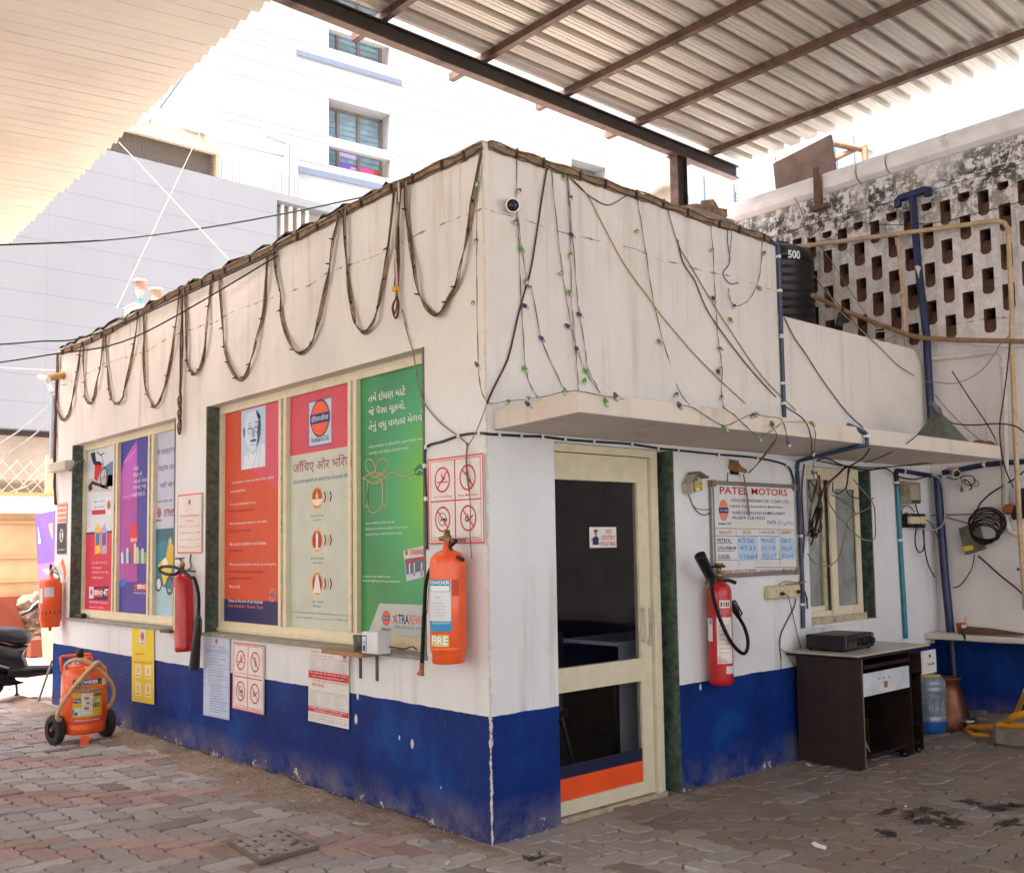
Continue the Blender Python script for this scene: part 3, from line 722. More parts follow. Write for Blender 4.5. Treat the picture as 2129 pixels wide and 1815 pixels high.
mb = MB(); y = BY-.02; prof = []; pit = .2
while y > -9.2:
    prof += [(y, 0), (y-.045, 0), (y-.048, .004), (y-.054, .004), (y-.057, 0), (y-.088, 0), (y-.091, .004), (y-.097, .004), (y-.10, 0), (y-.116, 0), (y-.126, .052), (y-.190, .052)]; y -= pit
top = [(a, b+.0016) for a, b in prof]
x0, x1 = -4.4, XR
vs = [(x, a, SZ+b) for x in (x0, x1) for a, b in prof]+[(x, a, SZ+b) for x in (x0, x1) for a, b in top]; n = len(prof)
fs = [(i, i+1, n+i+1, n+i) for i in range(n-1)]+[(2*n+i, 3*n+i, 3*n+i+1, 2*n+i+1) for i in range(n-1)]+[(n+i, n+i+1, 3*n+i+1, 3*n+i) for i in range(n-1)]
mb.add(vs, fs, M_sheet); mb.build('roof_sheet', shed)
po = hy('B', 2000, 960, BY)
pp = hy('O', 408, 330, BY)
mb = MB(); mb.obox((pp.x, BY, (bz-.07+3.3)/2), (.07, 0, 0), (0, .004, 0), (0, 0, (bz-.07-3.3)/2), M_beam); mb.box(pp.x-.075, BY-.05, 3.3, pp.x-.071, BY+.05, bz-.072, M_steel); mb.box(pp.x+.071, BY-.05, 3.3, pp.x+.075, BY+.05, bz-.072, M_beam)
mb.box(pp.x-.1, BY-.07, bz-.082, pp.x+.1, BY+.07, bz-.0695, M_steel); mb.build('post', shed)
for x in (-4.2, 4.9):
    mb = MB(); mb.box(x-.06, -8.9, 0, x+.06, -8.78, PZ, M_steel); mb.build('post', shed)

# ---------------------------------------------------------------- panelled station canopy on the left
CZ = 5.0
can = thing('station_canopy', 'large flat canopy lined with narrow cream ceiling panels and a stepped edge', 'canopy', (-8, 0, 0))
M_pan = mat('cream_ceiling_panel', '#e8dfd2', .5, 0, .06, 1.2, .12, '#b99a7c')
e = Vector((1, -.215, 0)).normalized(); nn = Vector((-e.y, e.x, 0))
edge = [hz('A', a, b, CZ) for a, b in [(1600,0),(1405,150),(1200,350),(840,700),(540,985),(330,1170),(50,1455)]]
def edge_s(t):
    tt = [p.dot(nn) for p in edge]; ss = [p.dot(e) for p in edge]
    return float(np.interp(t, tt, ss)) if t >= tt[0] else ss[0]+(t-tt[0])*(ss[1]-ss[0])/(tt[1]-tt[0])
tmax = edge[-1].dot(nn); t = tmax; mb = MB(); back = MB(); k = 0; PP = .1455
while t > -12:
    s1 = edge_s(t-PP/2)+rnd.uniform(-.012, .012); c = e*((s1-16)/2)+nn*(t-PP/2)+Vector((0,0,CZ+.011)); hl = (s1+16)/2
    sg = rnd.uniform(-.002, .002)
    mb.obox(c+Vector((0,0,sg)), e*hl, nn*(PP/2-.0036), Vector((0,0,.011)), M_pan)
    t -= PP; k += 1
mb.build('ceiling_panels', can)
mb = MB()
P = [e*(edge_s(tt)-.10)+nn*tt for tt in (tmax-.08, 5, 3, 1, -1, -12)]
P = P+[e*(-16)+nn*(-12), e*(-16)+nn*(tmax-.08)]
mb.prism([Vector((p.x, p.y, CZ+.04)) for p in P], (0, 0, .45), mat('canopy_deck', '#b4a591', .6)); mb.build('roof_deck', can)
for x, y in ((-9, 2), (-9, -7)):
    mb = MB(); mb.box(x-.2, y-.2, 0, x+.2, y+.2, CZ-.002, mc('#d9d4cc')); mb.build('column', can)
mb = MB(); M_rope = mat('pale_rope', '#8a7a69', .8)

# ---------------------------------------------------------------- buildings behind
M_tile = None
m_, n_, b_ = nodes('grey_cladding'); base = lin('#767679')
X_, Y_, Z_ = xyz(n_)[:3]
c_ = ramp(n_, noise(n_, .5, 6, .6, sc_=(1,1,.4)), [(.3, tuple(v*.88 for v in base[:3])+(1,)), (.7, base)])
def grid_lines(n, coord, pitch, wd): 
    f = math_(n, 'FRACT', math_(n, 'DIVIDE', coord, pitch)); return math_(n, 'LESS_THAN', f, wd/pitch)
gl = grid_lines(n_, math_(n_, 'ADD', Z_, 3.0), .62, .02); gv = math_(n_, 'MULTIPLY', grid_lines(n_, math_(n_, 'ADD', X_, 40.3), 1.9, .015), .5)
c_ = mixc(n_, math_(n_, 'MULTIPLY', math_(n_, 'MAXIMUM', gl, gv), .6), c_, lin('#57565f'))
st = ramp(n_, noise(n_, 3, 5, .7, sc_=(1,1,.06)), [(.58, 0.0), (.75, .5)]); c_ = mixc(n_, st, c_, lin('#747380'))
n_.links.new(c_, b_.inputs['Base Color']); b_.inputs['Roughness'].default_value = .6; M_tile = m_
GY = 20.0
gb = thing('grey_clad_building', 'low grey building clad in large tiles behind the office', 'building', (0, 22, 0))
zt1 = hy('A', 660, 895, GY).z; zt2 = hy('A', 2051, 1165, GY).z; zb1 = hy('D', 0, 825, GY).z; zt1m = (zt1+zt2)/2
wl, wr = hy('A', 1640, 1185, GY).x, hy('A', 1640, 1185, GY).x+5.0; wt = hy('A', 1640, 1185, GY).z; wb_ = 8.6
mb = MB()
poly = [(-14, zb1), (wl, zb1), (wl, zb1)]; 
cellwall(mb, 1, GY, GY+.5, -14, 24, zb1, zt1, [(wl, wr, wb_, wt)], M_tile)
mb.box(-14, GY+.5, zb1, 24, GY+6, zt1-.05, M_tile); mb.build('wall', gb)
mb = MB(); mb.box(wl, GY+.49, wb_, wr, GY+.5, wt, mc('#9a9088')); mb.build('recess_back', gb)
mb = MB(); x = wl+.05
mb.box(wl+1.0, GY+.44, 9.8, wl+2.0, GY+.485, wt-.35, mc('#8797ab', .2)); mb.build('window', gb)
pm = mc('#ddd8d0')
for k in range(4):
    mb = MB(); mb.tube([(wl+.3+k*.25, GY+.3, wb_), (wl+.3+k*.25, GY+.3, wt)], .06, pm, 8); mb.build('drain_pipe', gb)
mb = MB(); mb.box(-14, GY+.3, 3.35, 24, GY+6, zb1-.001, mat('undercroft_beige', '#a08f7e', .8, 0, .1, 2)); mb.box(-14, GY+.25, zb1-.12, 24, GY+.3, zb1-.001, mc('#3b3432'))
mb.box(-14, GY+1.5, 0, 24, GY+6, 3.35, mat('undercroft_wall', '#8d7d70', .9)); mb.build('undercroft', gb)
# lean-to on its roof
lt = thing('rooftop_shed', 'lean-to shed with a slanting metal roof and wire mesh front on the grey building', 'shed', (5, 22, zt1))
q = [hy('A', a, b, GY+.3) for a, b in ((735, 740), (1315, 780), (1290, 845), (740, 800))]
sx0, sx1 = hy('A', 690, 880, GY+.3).x-1.0, hy('A', 1290, 850, GY+.3).x
zl = hy('A', 1290, 870, GY+.3).z; 
mb = MB(); mb.prism([Vector((sx0, GY+.1, zl+.15)), Vector((sx0, GY+2.6, zl+1.55)), Vector((sx0, GY+2.6, zl+1.61)), Vector((sx0, GY+.1, zl+.21))], (sx1-sx0+.25, 0, 0), mat('shed_roof_sheet', '#b5ab9c', .5, 0, .15, 4)); mb.build('roof', lt)
mb = MB(); mb.box(sx0, GY+.25, zl-.22, sx1, GY+.4, zl+.12, mc('#d9c9ae')); mb.build('beam', lt)
for k in range(3):
    x = sx1-.35-k*1.75; mb = MB(); mb.obox((x, GY+1.2, zl+.62), (.06, 0, 0), (0, 1.25, .7), Vector((0, -.04, .07)), mc('#d9c9ae')); mb.build('rafter', lt)
mb = MB(); mb.box(sx0, GY+.6, zt1-.05, sx1-.05, GY+.64, zl, mat('shed_mesh', '#7d7064', .9, 0, .3, 30))
for k in range(60): mb.box(sx0+k*.1, GY+.45, zt1-.05, sx0+k*.1+.012, GY+.46, zl-.2, mc('#6a6058'))
for k in range(12): mb.box(sx0, GY+.462, zt1+k*.1, sx1, GY+.47, zt1+k*.1+.012, mc('#6a6058'))
mb.build('wire_mesh', lt)
mb = MB(); mb.box(sx1-.05, GY+.3, zt1-.05, sx1+.05, GY+2.6, zl, mc('#b79f86')); mb.build('side_wall', lt)

# the tall white building
AN = math.radians(-6.7); dW = Vector((math.cos(AN), math.sin(AN), 0)); nW = Vector((-dW.y, dW.x, 0))
PWb = Vector((8.5, 26, 0)); hw = lambda c, a, b, o=0: hp(c, a, b, PWb-nW*o, nW)
A0 = hw('K', 105, 605); sW = lambda p: (p-PWb).dot(dW)
s0 = sW(A0); s1 = sW(hw('B', 1800, 860))
wbd = thing('white_tower_block', 'tall plain white building with grooved walls and deep recessed windows', 'building', (PWb.x+4, PWb.y+6, 0))
M_white = mat('white_paint', '#9f9d9b', .8, 0, .04, .6)
M_groove = mc('#7c7a78'); M_bband = mc('#626a78')
wins = []
for (c, a, b, c2, a2, b2) in (('K', 1050, 845, 'K', 1575, 1500), ('K', 1045, 100, 'K', 1575, 560), ('B', 1390, 940, 'B', 1650, 1200)):
    p, q = hw(c, a, b), hw(c2, a2, b2); wins.append((sW(p), sW(q), p.z, q.z))
(l1, r1, t1, _), (l2, r2, _, bb2), (l3, r3, t3, _) = wins
b1 = hw('K', 1052, 1425).z; b2 = hw('K', 1048, 415).z
fh = b2-b1; t2 = t1+fh
zc = 44.0; r1 = sW(hw('K', 1578, 970)); l1 = sW(hw('K', 1050, 850))
holes = [(l1, r1, b1, t1), (l1, r1, b2, b2+(t1-b1)), (l1, r1, b2+fh, b2+fh+(t1-b1)), (l3, r3, b1-fh*.0-.3+(t3-t1), t3)]
holes[3] = (l3, r3, t3-2.5, t3)
def wpt(s, d, z): return PWb+dW*s+nW*d+Vector((0, 0, z))
mb = MB()
us = sorted({s0, s1, *[h[0] for h in holes], *[h[1] for h in holes]}); zs = sorted({0, zc, *[h[2] for h in holes], *[h[3] for h in holes]})
inh = lambda u, z: any(h[0] < u < h[1] and h[2] < z < h[3] for h in holes)
for i in range(len(us)-1):
    for j in range(len(zs)-1):
        if inh((us[i]+us[i+1])/2, (zs[j]+zs[j+1])/2): continue
        mb.quad([wpt(us[i],0,zs[j]), wpt(us[i+1],0,zs[j]), wpt(us[i+1],0,zs[j+1]), wpt(us[i],0,zs[j+1])], M_white)
for a, b, c, d in holes:
    D_ = .75
    for u in (a, b): mb.quad([wpt(u,0,c), wpt(u,D_,c), wpt(u,D_,d), wpt(u,0,d)], M_white)
    for z in (c, d): mb.quad([wpt(a,0,z), wpt(b,0,z), wpt(b,D_,z), wpt(a,D_,z)], M_white)
for u in (s0, s1): mb.quad([wpt(u,0,0), wpt(u,12,0), wpt(u,12,zc), wpt(u,0,zc)], M_white)
mb.quad([wpt(s0,0,zc), wpt(s1,0,zc), wpt(s1,12,zc), wpt(s0,12,zc)], M_white); mb.quad([wpt(s0,12,0), wpt(s1,12,0), wpt(s1,12,zc), wpt(s0,12,zc)], M_white)
# grooves cut as fine dark lines standing 3 mm proud of the plaster
gzs = [hw('K', 105, 605).z, hw('K', 105, 955).z, hw('K', 105, 1018).z, hw('K', 105, 440).z, hw('K', 330, 220).z, hw('K', 260, 290).z, hw('K', 230, 330).z]
for z in gzs+[b1+fh*.0-.05, gzs[1]+fh, gzs[2]+fh, gzs[0]+fh]:
    u = s0
    for a, b, c, d in sorted([h for h in holes if h[2] < z < h[3]]):
        mb.quad([wpt(u,-.003,z-.018), wpt(a,-.003,z-.018), wpt(a,-.003,z+.018), wpt(u,-.003,z+.018)], M_groove); u = b
    mb.quad([wpt(u,-.003,z-.018), wpt(s1,-.003,z-.018), wpt(s1,-.003,z+.018), wpt(u,-.003,z+.018)], M_groove)
mb.build('wall', wbd)
def stripe(a, b, c, d, zlo, zhi): 
    mb = MB(); mb.obox(wpt((a+b)/2, -.02, (zlo+zhi)/2), dW*((b-a)/2), nW*.018, Vector((0,0,(zhi-zlo)/2)), M_bband); mb.build('blue_band', wbd)
p, q = hw('K', 770, 455), hw('K', 1675, 690); stripe(sW(p), sW(q), 0, 0, hw('K', 770, 475).z, hw('K', 770, 430).z)
p, q = hw('K', 780, 1455), hw('K', 1580, 1600); stripe(sW(p), sW(q), 0, 0, hw('K', 780, 1485).z, hw('K', 780, 1430).z)
M_pane = mat('pale_blue_louvre_glass', '#6f8790', .25, 0, .2, 3, .2, '#566a6c'); M_mull = mc('#6d625e')
for hi, (a, b, c, d) in enumerate(holes):
    D_ = .7; mb = MB(); wdt = b-a
    mb.obox(wpt((a+b)/2, D_, (c+d)/2), dW*(wdt/2), nW*.01, Vector((0,0,(d-c)/2)), M_pane); 
    if hi == 0:
        for (f0, f1, g0, g1, hc) in ((.27,.6,.28,.36,'#a59ac4'), (.27,.58,.11,.22,'#6d57b5'), (.6,.86,.02,.2,'#e0508c'), (.86,.95,.0,.2,'#b34438'), (.48,.62,.05,.17,'#c896a8')):
            mb.obox(wpt(a+wdt*(f0+f1)/2, D_-.015-.004*f0, c+(d-c)*(g0+g1)/2), dW*(wdt*(f1-f0)/2), nW*.003, Vector((0,0,(d-c)*(g1-g0)/2)), mc(hc))
    for k in range(12): mb.obox(wpt((a+b)/2-.03*wdt, D_-.03, c+(d-c)*(k+.5)/12), dW*(wdt*.45), nW*.008, Vector((0,0,.012)), mc('#7b7f80'))
    f_ = mb.build('window', wbd)
    mb = MB()
    for u in (a+.04, a+wdt*.26, a+wdt*.6, b-wdt*.03): mb.obox(wpt(u, D_-.06, (c+d)/2), dW*.05, nW*.03, Vector((0,0,(d-c)/2)), M_mull)
    mb.obox(wpt((a+b)/2, D_-.06, d-.05), dW*wdt/2, nW*.03, Vector((0,0,.05)), M_mull)
    mb.build('frame', f_)
    mb = MB()
    if hi < 3: mb.obox(wpt((a+b)/2, .12, c+(d-c)*.36), dW*wdt/2, nW*.12, Vector((0,0,.16)), M_white); mb.build('sunshade', f_)
for k, (a_, b1_) in enumerate(((690, 1600), (730, 1600), (765, 1600))):
    p = hw('K', a_, 1230, .4); mb = MB(); mb.tube([p-nW*0+Vector((0,0,-8)), p], .09, M_white, 10); 
    if k == 0: mb.tube([p, p+dW*(-.7)+Vector((0,0,.1))], .09, M_white, 10)
    mb.build('drain_pipe', wbd)
# side of the white building has two slanting blue bands (seen steeply)
for z0_ in (hw('K', 100, 440).z+1.0, hw('K', 100, 440).z+4.5):
    mb = MB(); mb.obox(wpt(s0-.02, 6, z0_), dW*.018, nW*5.5, Vector((0,0,.28)), M_bband); mb.build('blue_band', wbd)

# glass-fronted white building on the right
PG = Vector((19, 22, 0)); nG = Vector((0, 1, 0)); hgp = lambda c, a, b: hp(c, a, b, PG, nG)
gbd = thing('glass_white_building', 'white office block with tall pale blue window bays and louvre panels', 'building', (24, 27, 0))
xA = hgp('B', 1800, 900).x; xB = hgp('C', 1210, 700).x
mb = MB(); mb.box(xA, 22, 0, xB, 34, 30, mat('white_render', '#969593', .7, 0, .03, .5)); mb.build('wall', gbd)
M_bl = mat('blue_curtain_glass', '#8798a4', .15, 0, .15, .8)
for c, a0, b0, a1, b1_ in (('O', 465, 395, 600, 700), ('O', 700, 450, 830, 760), ('C', 565, 930, 690, 1300), ('C', 935, 760, 1045, 1100), ('C', 850, 800, 930, 1100)):
    p, q = hgp(c, a0, b0), hgp(c, a1, b1_); mb = MB(); mb.box(p.x, 21.9, q.z-4, q.x, 21.995, p.z, M_bl); f_ = mb.build('window', gbd)
    mb = MB(); mb.box(q.x-.06, 21.86, q.z-4, q.x, 21.898, p.z, mc('#55606e')); mb.build('frame', f_)
for c, a0, b0, a1, b1_ in (('O', 835, 485, 980, 640), ('O', 1135, 215, 1280, 290), ('O', 305, 335, 360, 490), ('C', 1065, 700, 1140, 745)):
    p, q = hgp(c, a0, b0), hgp(c, a1, b1_); mb = MB(); mb.box(p.x, 21.9, q.z-1.5, q.x, 21.995, p.z, mc('#8f8680'))
    nl = int((p.z-q.z+1.5)/.14)
    for k in range(nl): mb.obox(((p.x+q.x)/2, 21.85, p.z-.07-k*.14), ((q.x-p.x)/2, 0, 0), (0, .04, -.03), (0, .004, .005), mc('#c9c2ba'))
    mb.build('louvre_panel', gbd)
for c, a in (('B', 1740), ('B', 1780)):
    p = hgp(c, a, 950); mb = MB(); mb.tube([(p.x, 21.8, 3), (p.x, 21.8, 22)], .08, mc('#b9bcc0'), 8); mb.build('drain_pipe', gbd)
# yellowish scaffold sheet at the far right
p = hgp('C', 1220, 830); q = hgp('C', 1330, 900)
mb = MB(); mb.box(p.x, 23, 3, p.x+7, 30, p.z-.2, mat('yellow_net', '#c89a52', .8, 0, .2, 3)); mb.build('netted_structure', None, 'low structure wrapped in yellow netting beyond the white coping', 'building')
# the built-in font is not shaped: the short-i vowel sign is typed before its consonant
_tm = textmesh
def textmesh(s, bold=0):
    ind = any('\u0900' <= ch <= '\u0AFF' for ch in s)
    if ind:
        L = list(s); i = 0
        while i < len(L):
            if L[i] in '\u093F\u0ABF' and i:
                j = i-1
                while j >= 2 and L[j-1] in '\u094D\u0ACD': j -= 2
                ch = L.pop(i); L.insert(j, ch)
            i += 1
        s = ''.join(L); bold = min(bold, .004)
    return _tm(s, bold)
# ---------------------------------------------------------------- prints stuck on the big windows
def canvas_left(y0, y1, z0, z1, x):          # y0<y1; reads left to right from +y to -y
    mb = MB(); mb.box(x, y0, z0, x+.003, y1, z1, mc('#d8d4cc')); return mb, Cv(mb, (x, y1, z0), (0, y0-y1, 0), (0, 0, z1-z0), (-1, 0, 0))
GXF = GX-.0035
WHT = '#e2dfe2'; NAVY = '#22306e'; RED = '#c8323a'
def finish(mb, name, label, cat, group=None): return mb.build(name, None, label, cat, group)

# orange print with the portrait
mb, c = canvas_left(*G2[0], gz0, gz1, GXF)
c.rect(0, .105, 1, 1, '#cf5034', 0.5)
c.poly([(.35, 1), (1, 1), (1, .55), (.85, .62), (.45, .72)], '#d0556a', 1)  # pinkish upper right: reflection on the glass, put into the print colour
c.rect(0, 0, 1, .105, '#22295a', 1)
c.rect(.30, .715, .72, .995, '#b9cfe4', 2)
DK = '#36598c'; MD = '#7f9fc4'
c.poly([(.33,.715),(.72,.715),(.72,.80),(.66,.835),(.60,.80),(.52,.775),(.42,.80),(.35,.77)], '#d7e2ee', 3)       # shawl
c.line([(.60,.80),(.52,.73),(.50,.715)], .006, MD, 4); c.line([(.66,.83),(.62,.76),(.6,.715)], .006, MD, 4); c.line([(.42,.80),(.44,.76)], .005, MD, 4)
c.poly([(.36,.90),(.37,.865),(.40,.83),(.44,.805),(.50,.795),(.56,.805),(.61,.83),(.64,.87),(.645,.91),(.63,.95),(.58,.975),(.50,.985),(.43,.975),(.38,.94)], '#cfdcea', 4)   # head
c.poly([(.56,.805),(.61,.83),(.64,.87),(.645,.91),(.63,.95),(.60,.965),(.60,.92),(.58,.88),(.59,.85)], DK, 5)
c.poly([(.56,.985),(.60,.975),(.645,.945),(.60,.94),(.575,.955)], DK, 5)
c.poly([(.335,.905),(.35,.92),(.37,.90),(.365,.87),(.345,.865)], DK, 5)
c.ring(.455, .897, .030, .034, '#2b436e', 6, 20); c.ring(.575, .897, .030, .034, '#2b436e', 6, 20); c.line([(.49,.9),(.54,.9)], .005, '#2b436e', 6)
c.line([(.43,.903),(.48,.903)], .010, DK, 6); c.line([(.55,.903),(.60,.903)], .010, DK, 6); c.line([(.42,.925),(.485,.93)], .008, MD, 6); c.line([(.545,.93),(.605,.925)], .008, DK, 6)
c.poly([(.50,.90),(.52,.90),(.54,.865),(.52,.857),(.50,.862)], MD, 6); c.poly([(.45,.845),(.52,.852),(.58,.845),(.56,.838),(.48,.838)], DK, 6); c.line([(.46,.825),(.55,.822)], .006, MD, 6)
Y0, Y1 = 372, 1625
def vy(y): return 1-(y-Y0)/(Y1-Y0)
def ux(x): return (x-158)/(450-158)
for x0, x1, y, t, h in ((190,410,800,'“ A customer is the most important visitor',WHT),(190,270,853,'on our premises.',WHT),(190,322,930,'He is not dependent on us,','#ecd4cc'),(190,315,970,'we are dependent on him.','#8a2f3c'),
   (187,378,1045,'He is not an interruption in our work.',WHT),(187,300,1090,'He is the purpose of it.','#8a2f3c'),(187,375,1165,'He is not an outsider in our business.',WHT),(187,258,1205,'He is a part of it.','#8a2f3c'),
   (185,424,1288,'We are not doing him a favour by serving him.',WHT),(185,362,1330,'He is doing us a favour by giving us','#8a2f3c'),(185,312,1370,'an opportunity to do so.”','#8a2f3c'),(187,243,1417,'Mahatma Gandhi','#ecd4cc'),
   (180,358,1500,'Values at the core of our business',WHT),(180,358,1530,'Care  Innovation  Passion  Trust','#e07a78')):
    v = vy(y); c.text(t, ux(x0), v-.0075, ux(x1), v+.0085, h, 3, .004)
c.disc(ux(403), vy(1460), .047, '#c9cfe4', 2); c.logo(ux(403), vy(1460), .041, 3); 
finish(mb, 'window_print', 'orange and navy window print with a pale blue portrait of a man in glasses', 'poster')

# grey white fuel test print
mb, c = canvas_left(*G2[1], gz0, gz1, GXF)
Y0, Y1 = 272, 1657
def ux(x): return (x-497)/(857-497)
c.rect(0, 0, 1, 1, '#c2c8bb', .5); c.rect(0, .742, 1, 1, '#cf5060', 1)
c.rect(.315, .765, .695, .962, '#c3cfd8', 2); c.frame(.315, .765, .695, .962, .008, '#4a5aa0', 3)
c.logo(.505, .882, .128, 4, False); c.text('IndianOil', .37, .782, .64, .806, NAVY, 4, .01)
c.text('जाँचिए और भरिए', .05, .655, .97, .715, '#9a2f62', 2, .02)
c.text('आज ही हमारे क्वालिटी और क्वांटिटी टैस्ट की जानकारी लीजिए.', .05, .612, .98, .634, '#2a5a94', 2, .02)
for y, ttl, ttl2 in ((900, 'फिल्टर पेपर टैस्ट', '(पेट्रोल)'), (1148, 'डेन्सिटी टैस्ट', '(पेट्रोल व डीज़ल)'), (1398, '५ लीटर क्वांटिटी', 'टैस्ट')):
    v = vy(y); u = .455
    c.disc(u, v, .078, '#e0a43a', 2, 28); c.disc(u, v, .064, '#a53a44', 3, 28)
    if y == 900: c.poly([(u-.09, v-.005), (u-.06, v-.028), (u, v-.036), (u+.06, v-.028), (u+.09, v-.005)], '#e8d4cc', 4); c.poly([(u, v+.035), (u-.03, v+.004), (u, v-.008), (u+.03, v+.004)], '#e8b04a', 4)
    elif y == 1148: c.rect(u-.018, v-.034, u+.018, v+.03, '#e8d9d4', 4); c.rect(u-.045, v-.038, u+.045, v-.031, '#e8d9d4', 4); c.line([(u, v+.03), (u, v+.045)], .006, '#e8d9d4', 4)
    else: c.poly([(u-.06, v-.038), (u+.06, v-.038), (u+.035, v+.012), (u+.02, v+.036), (u-.02, v+.036), (u-.035, v+.012)], '#e8d9d4', 4)
    for k, h in enumerate((NAVY, '#d9a53a', NAVY)):
        a = .565+k*.045; c.poly([(a, v+.022), (a+.018, v+.022), (a+.036, v), (a+.018, v-.022), (a, v-.022), (a+.018, v)], h, 3)
    c.text(ttl, u-.11, v-.082, u+.11, v-.07, '#5a5560', 2, .01); c.text(ttl2, u-.07, v-.1, u+.07, v-.088, '#5a5560', 2, .01)
c.text('यदि आप उत्पाद की गुणवत्ता से संतुष्ट नहीं हैं तो कृपया टोल फ्री नंबर 1800 2333 555 पर संपर्क करें', .04, .058, .98, .068, '#6e6a70', 2, .01)
c.text('अथवा वेबसाइट www.iocl.com पर लॉगिन करें', .1, .038, .94, .048, '#6e6a70', 2, .01)
finish(mb, 'window_print', 'pink and grey white window print with Hindi heading and three round orange test symbols', 'poster')

# green print
gm, gn, gb_ = nodes('green_print'); X_, Y_, Z_ = xyz(gn)[:3]
dd = math_(gn, 'SQRT', math_(gn, 'ADD', math_(gn, 'POWER', math_(gn, 'SUBTRACT', Y_, .62), 2), math_(gn, 'POWER', math_(gn, 'MULTIPLY', math_(gn, 'SUBTRACT', Z_, 1.92), .8), 2)))
cc = ramp(gn, dd, [(.0, lin('#b5cf3a')), (.22, lin('#62b53c')), (.5, lin('#2f9a62')), (.78, lin('#237f4c')), (1, lin('#2c8a48'))])
gn.links.new(cc, gb_.inputs['Base Color']); gb_.inputs['Roughness'].default_value = .4; MC['green_print'] = gm
mb, c = canvas_left(*G2[2], gz0, gz1, GXF)

c.rect(0, 0, 1, 1, gm, .5)
yw = c.W
def gy(x): return (G2[2][1]-hx('Y', x, 900, GXF).y)/yw
def ux(x): return gy(x)
def vz(x, y): return (hx('Y', x, y, GXF).z-gz0)/(gz1-gz0)
T = lambda t, x0, x1, y, hh, h, l=2, b=.015: c.text(t, ux(x0), vz((x0+x1)/2, y)-hh/2, ux(x1), vz((x0+x1)/2, y)+hh/2, h, l, b)
T('તમે ઇંધણ માટે', 975, 1190, 280, .042, WHT); T('જે પૈસા ચૂકવો,', 975, 1190, 365, .042, WHT); T('તેનું વધુ વળતર મેળવો', 975, 1300, 440, .046, WHT)
T('ઇન્ડિયનઓઇલ પર ક્રેડિટ/ડેબિટ કાર્ડથી ઇંધણ ભરાવો', 975, 1298, 562, .016, '#cfe6d4'); T('અને દરેક વખતે રિવોર્ડ પોઇન્ટ્સ કમાઓ.', 975, 1210, 608, .016, '#cfe6d4')
T('• કોઇપણ ખરીદી કાર્ડ શક્તિ લાભ નહીં', 948, 1122, 1028, .012, '#d9ecd9'); T('• રિવોર્ડ ઇંધણ કે ભેટ માટે વાઉચરથી બદલી શકાય', 948, 1200, 1060, .012, '#d9ecd9'); T('• સરળતાથી પાર્ટનર સાથેની ડિસ્કાઉન્ટ ઓફર્સ', 948, 1165, 1093, .012, '#d9ecd9')
T('વધુ માહિતી માટે 1800 22 8888 (ટોલ-ફ્રી),', 932, 1095, 1342, .010, '#d9ecd9'); T('1800 22 8333 / 8383 અથવા લોગ ઇન www.xtrarewards.com', 932, 1153, 1366, .010, '#d9ecd9')
def cw_(pts, t, h, l): c.line([(ux(x), vz(x, y)) for x, y in pts], t, h, l)
wirec = '#7d7a52'
for pts in ([(912,772),(945,770),(1008,802),(1075,765),(1100,740),(1140,745),(1180,762),(1235,742),(1255,728)], [(945,772),(945,915),(958,935),(968,920),(968,790)], [(1010,800),(1048,775),(1050,925),(1008,970),(972,945),(970,800)], [(1055,790),(1058,920),(1070,928),(1080,905),(1080,762)],
   [(1010,748),(975,735),(955,700),(962,668),(985,660),(1008,690),(1014,745)], [(1014,745),(1022,690),(1048,655),(1075,662),(1086,690),(1070,730),(1020,750)], [(940,770),(1012,735),(1078,762)], [(975,740),(1010,765),(1050,748)]):
    P_ = [(p.x, p.y) for p in smooth([(x, y, 0) for x, y in pts], 5)]
    cw_(P_, .011, wirec, 2); cw_([(x-1.5, y-1.5) for x, y in P_], .004, '#c9b98a', 3)
c.poly([(ux(1238), vz(1238,720)), (ux(1262), vz(1262,690)), (ux(1298), vz(1298,685)), (ux(1298), vz(1298,740)), (ux(1270), vz(1270,755)), (ux(1245), vz(1245,748))], '#2f7f6a', 3); c.line([(ux(1250), vz(1250,738)), (ux(1272), vz(1272,715)), (ux(1290), vz(1290,728))], .006, '#c9d24a', 4)
q = lambda pts: [(ux(x), vz(x, y)) for x, y in pts]
c.poly(q([(1172,1192),(1300,1158),(1300,1340),(1190,1368)]), '#d2d0cd', 2); c.poly(q([(1180,1240),(1298,1222),(1298,1330),(1192,1362)]), '#5f6f86', 3)
c.poly(q([(1185,1262),(1240,1232),(1298,1225),(1298,1240),(1245,1248),(1187,1275)]), RED, 4); 
for x in (1205, 1232, 1275): c.poly(q([(x,1262),(x+7,1260),(x+7,1335),(x,1338)]), '#d9dbe2', 4)
c.poly(q([(1190,1330),(1298,1305),(1298,1338),(1192,1362)]), '#c5cbdc', 4); c.logo(ux(1190), vz(1190,1203), .016, 3, False); c.text('XTRAREWARDS', ux(1210), vz(1250,1202)-.008, ux(1300), vz(1250,1195)+.008, RED, 3, .02)
c.poly(q([(955,1700),(1032,1497),(1300,1507),(1300,1730)]), '#b9bebd', 2)
c.logo(ux(1070), vz(1070,1583), .045, 3); T('TRA', 1140, 1203, 1590, .034, NAVY, 3, .02); T('REWA', 1206, 1288, 1594, .034, '#d64a2e', 3, .01)
c.line([(ux(1112), vz(1112,1612)), (ux(1132), vz(1132,1560))], .012, '#d64a2e', 4); c.line([(ux(1112), vz(1112,1570)), (ux(1134), vz(1134,1612))], .010, NAVY, 3)
T('XTRA REWARDS. XTRA', 1112, 1285, 1640, .010, '#5f6470', 3, .01)
finish(mb, 'window_print', 'green window print with white Gujarati heading and a bow of fuel hose drawn on it', 'poster')

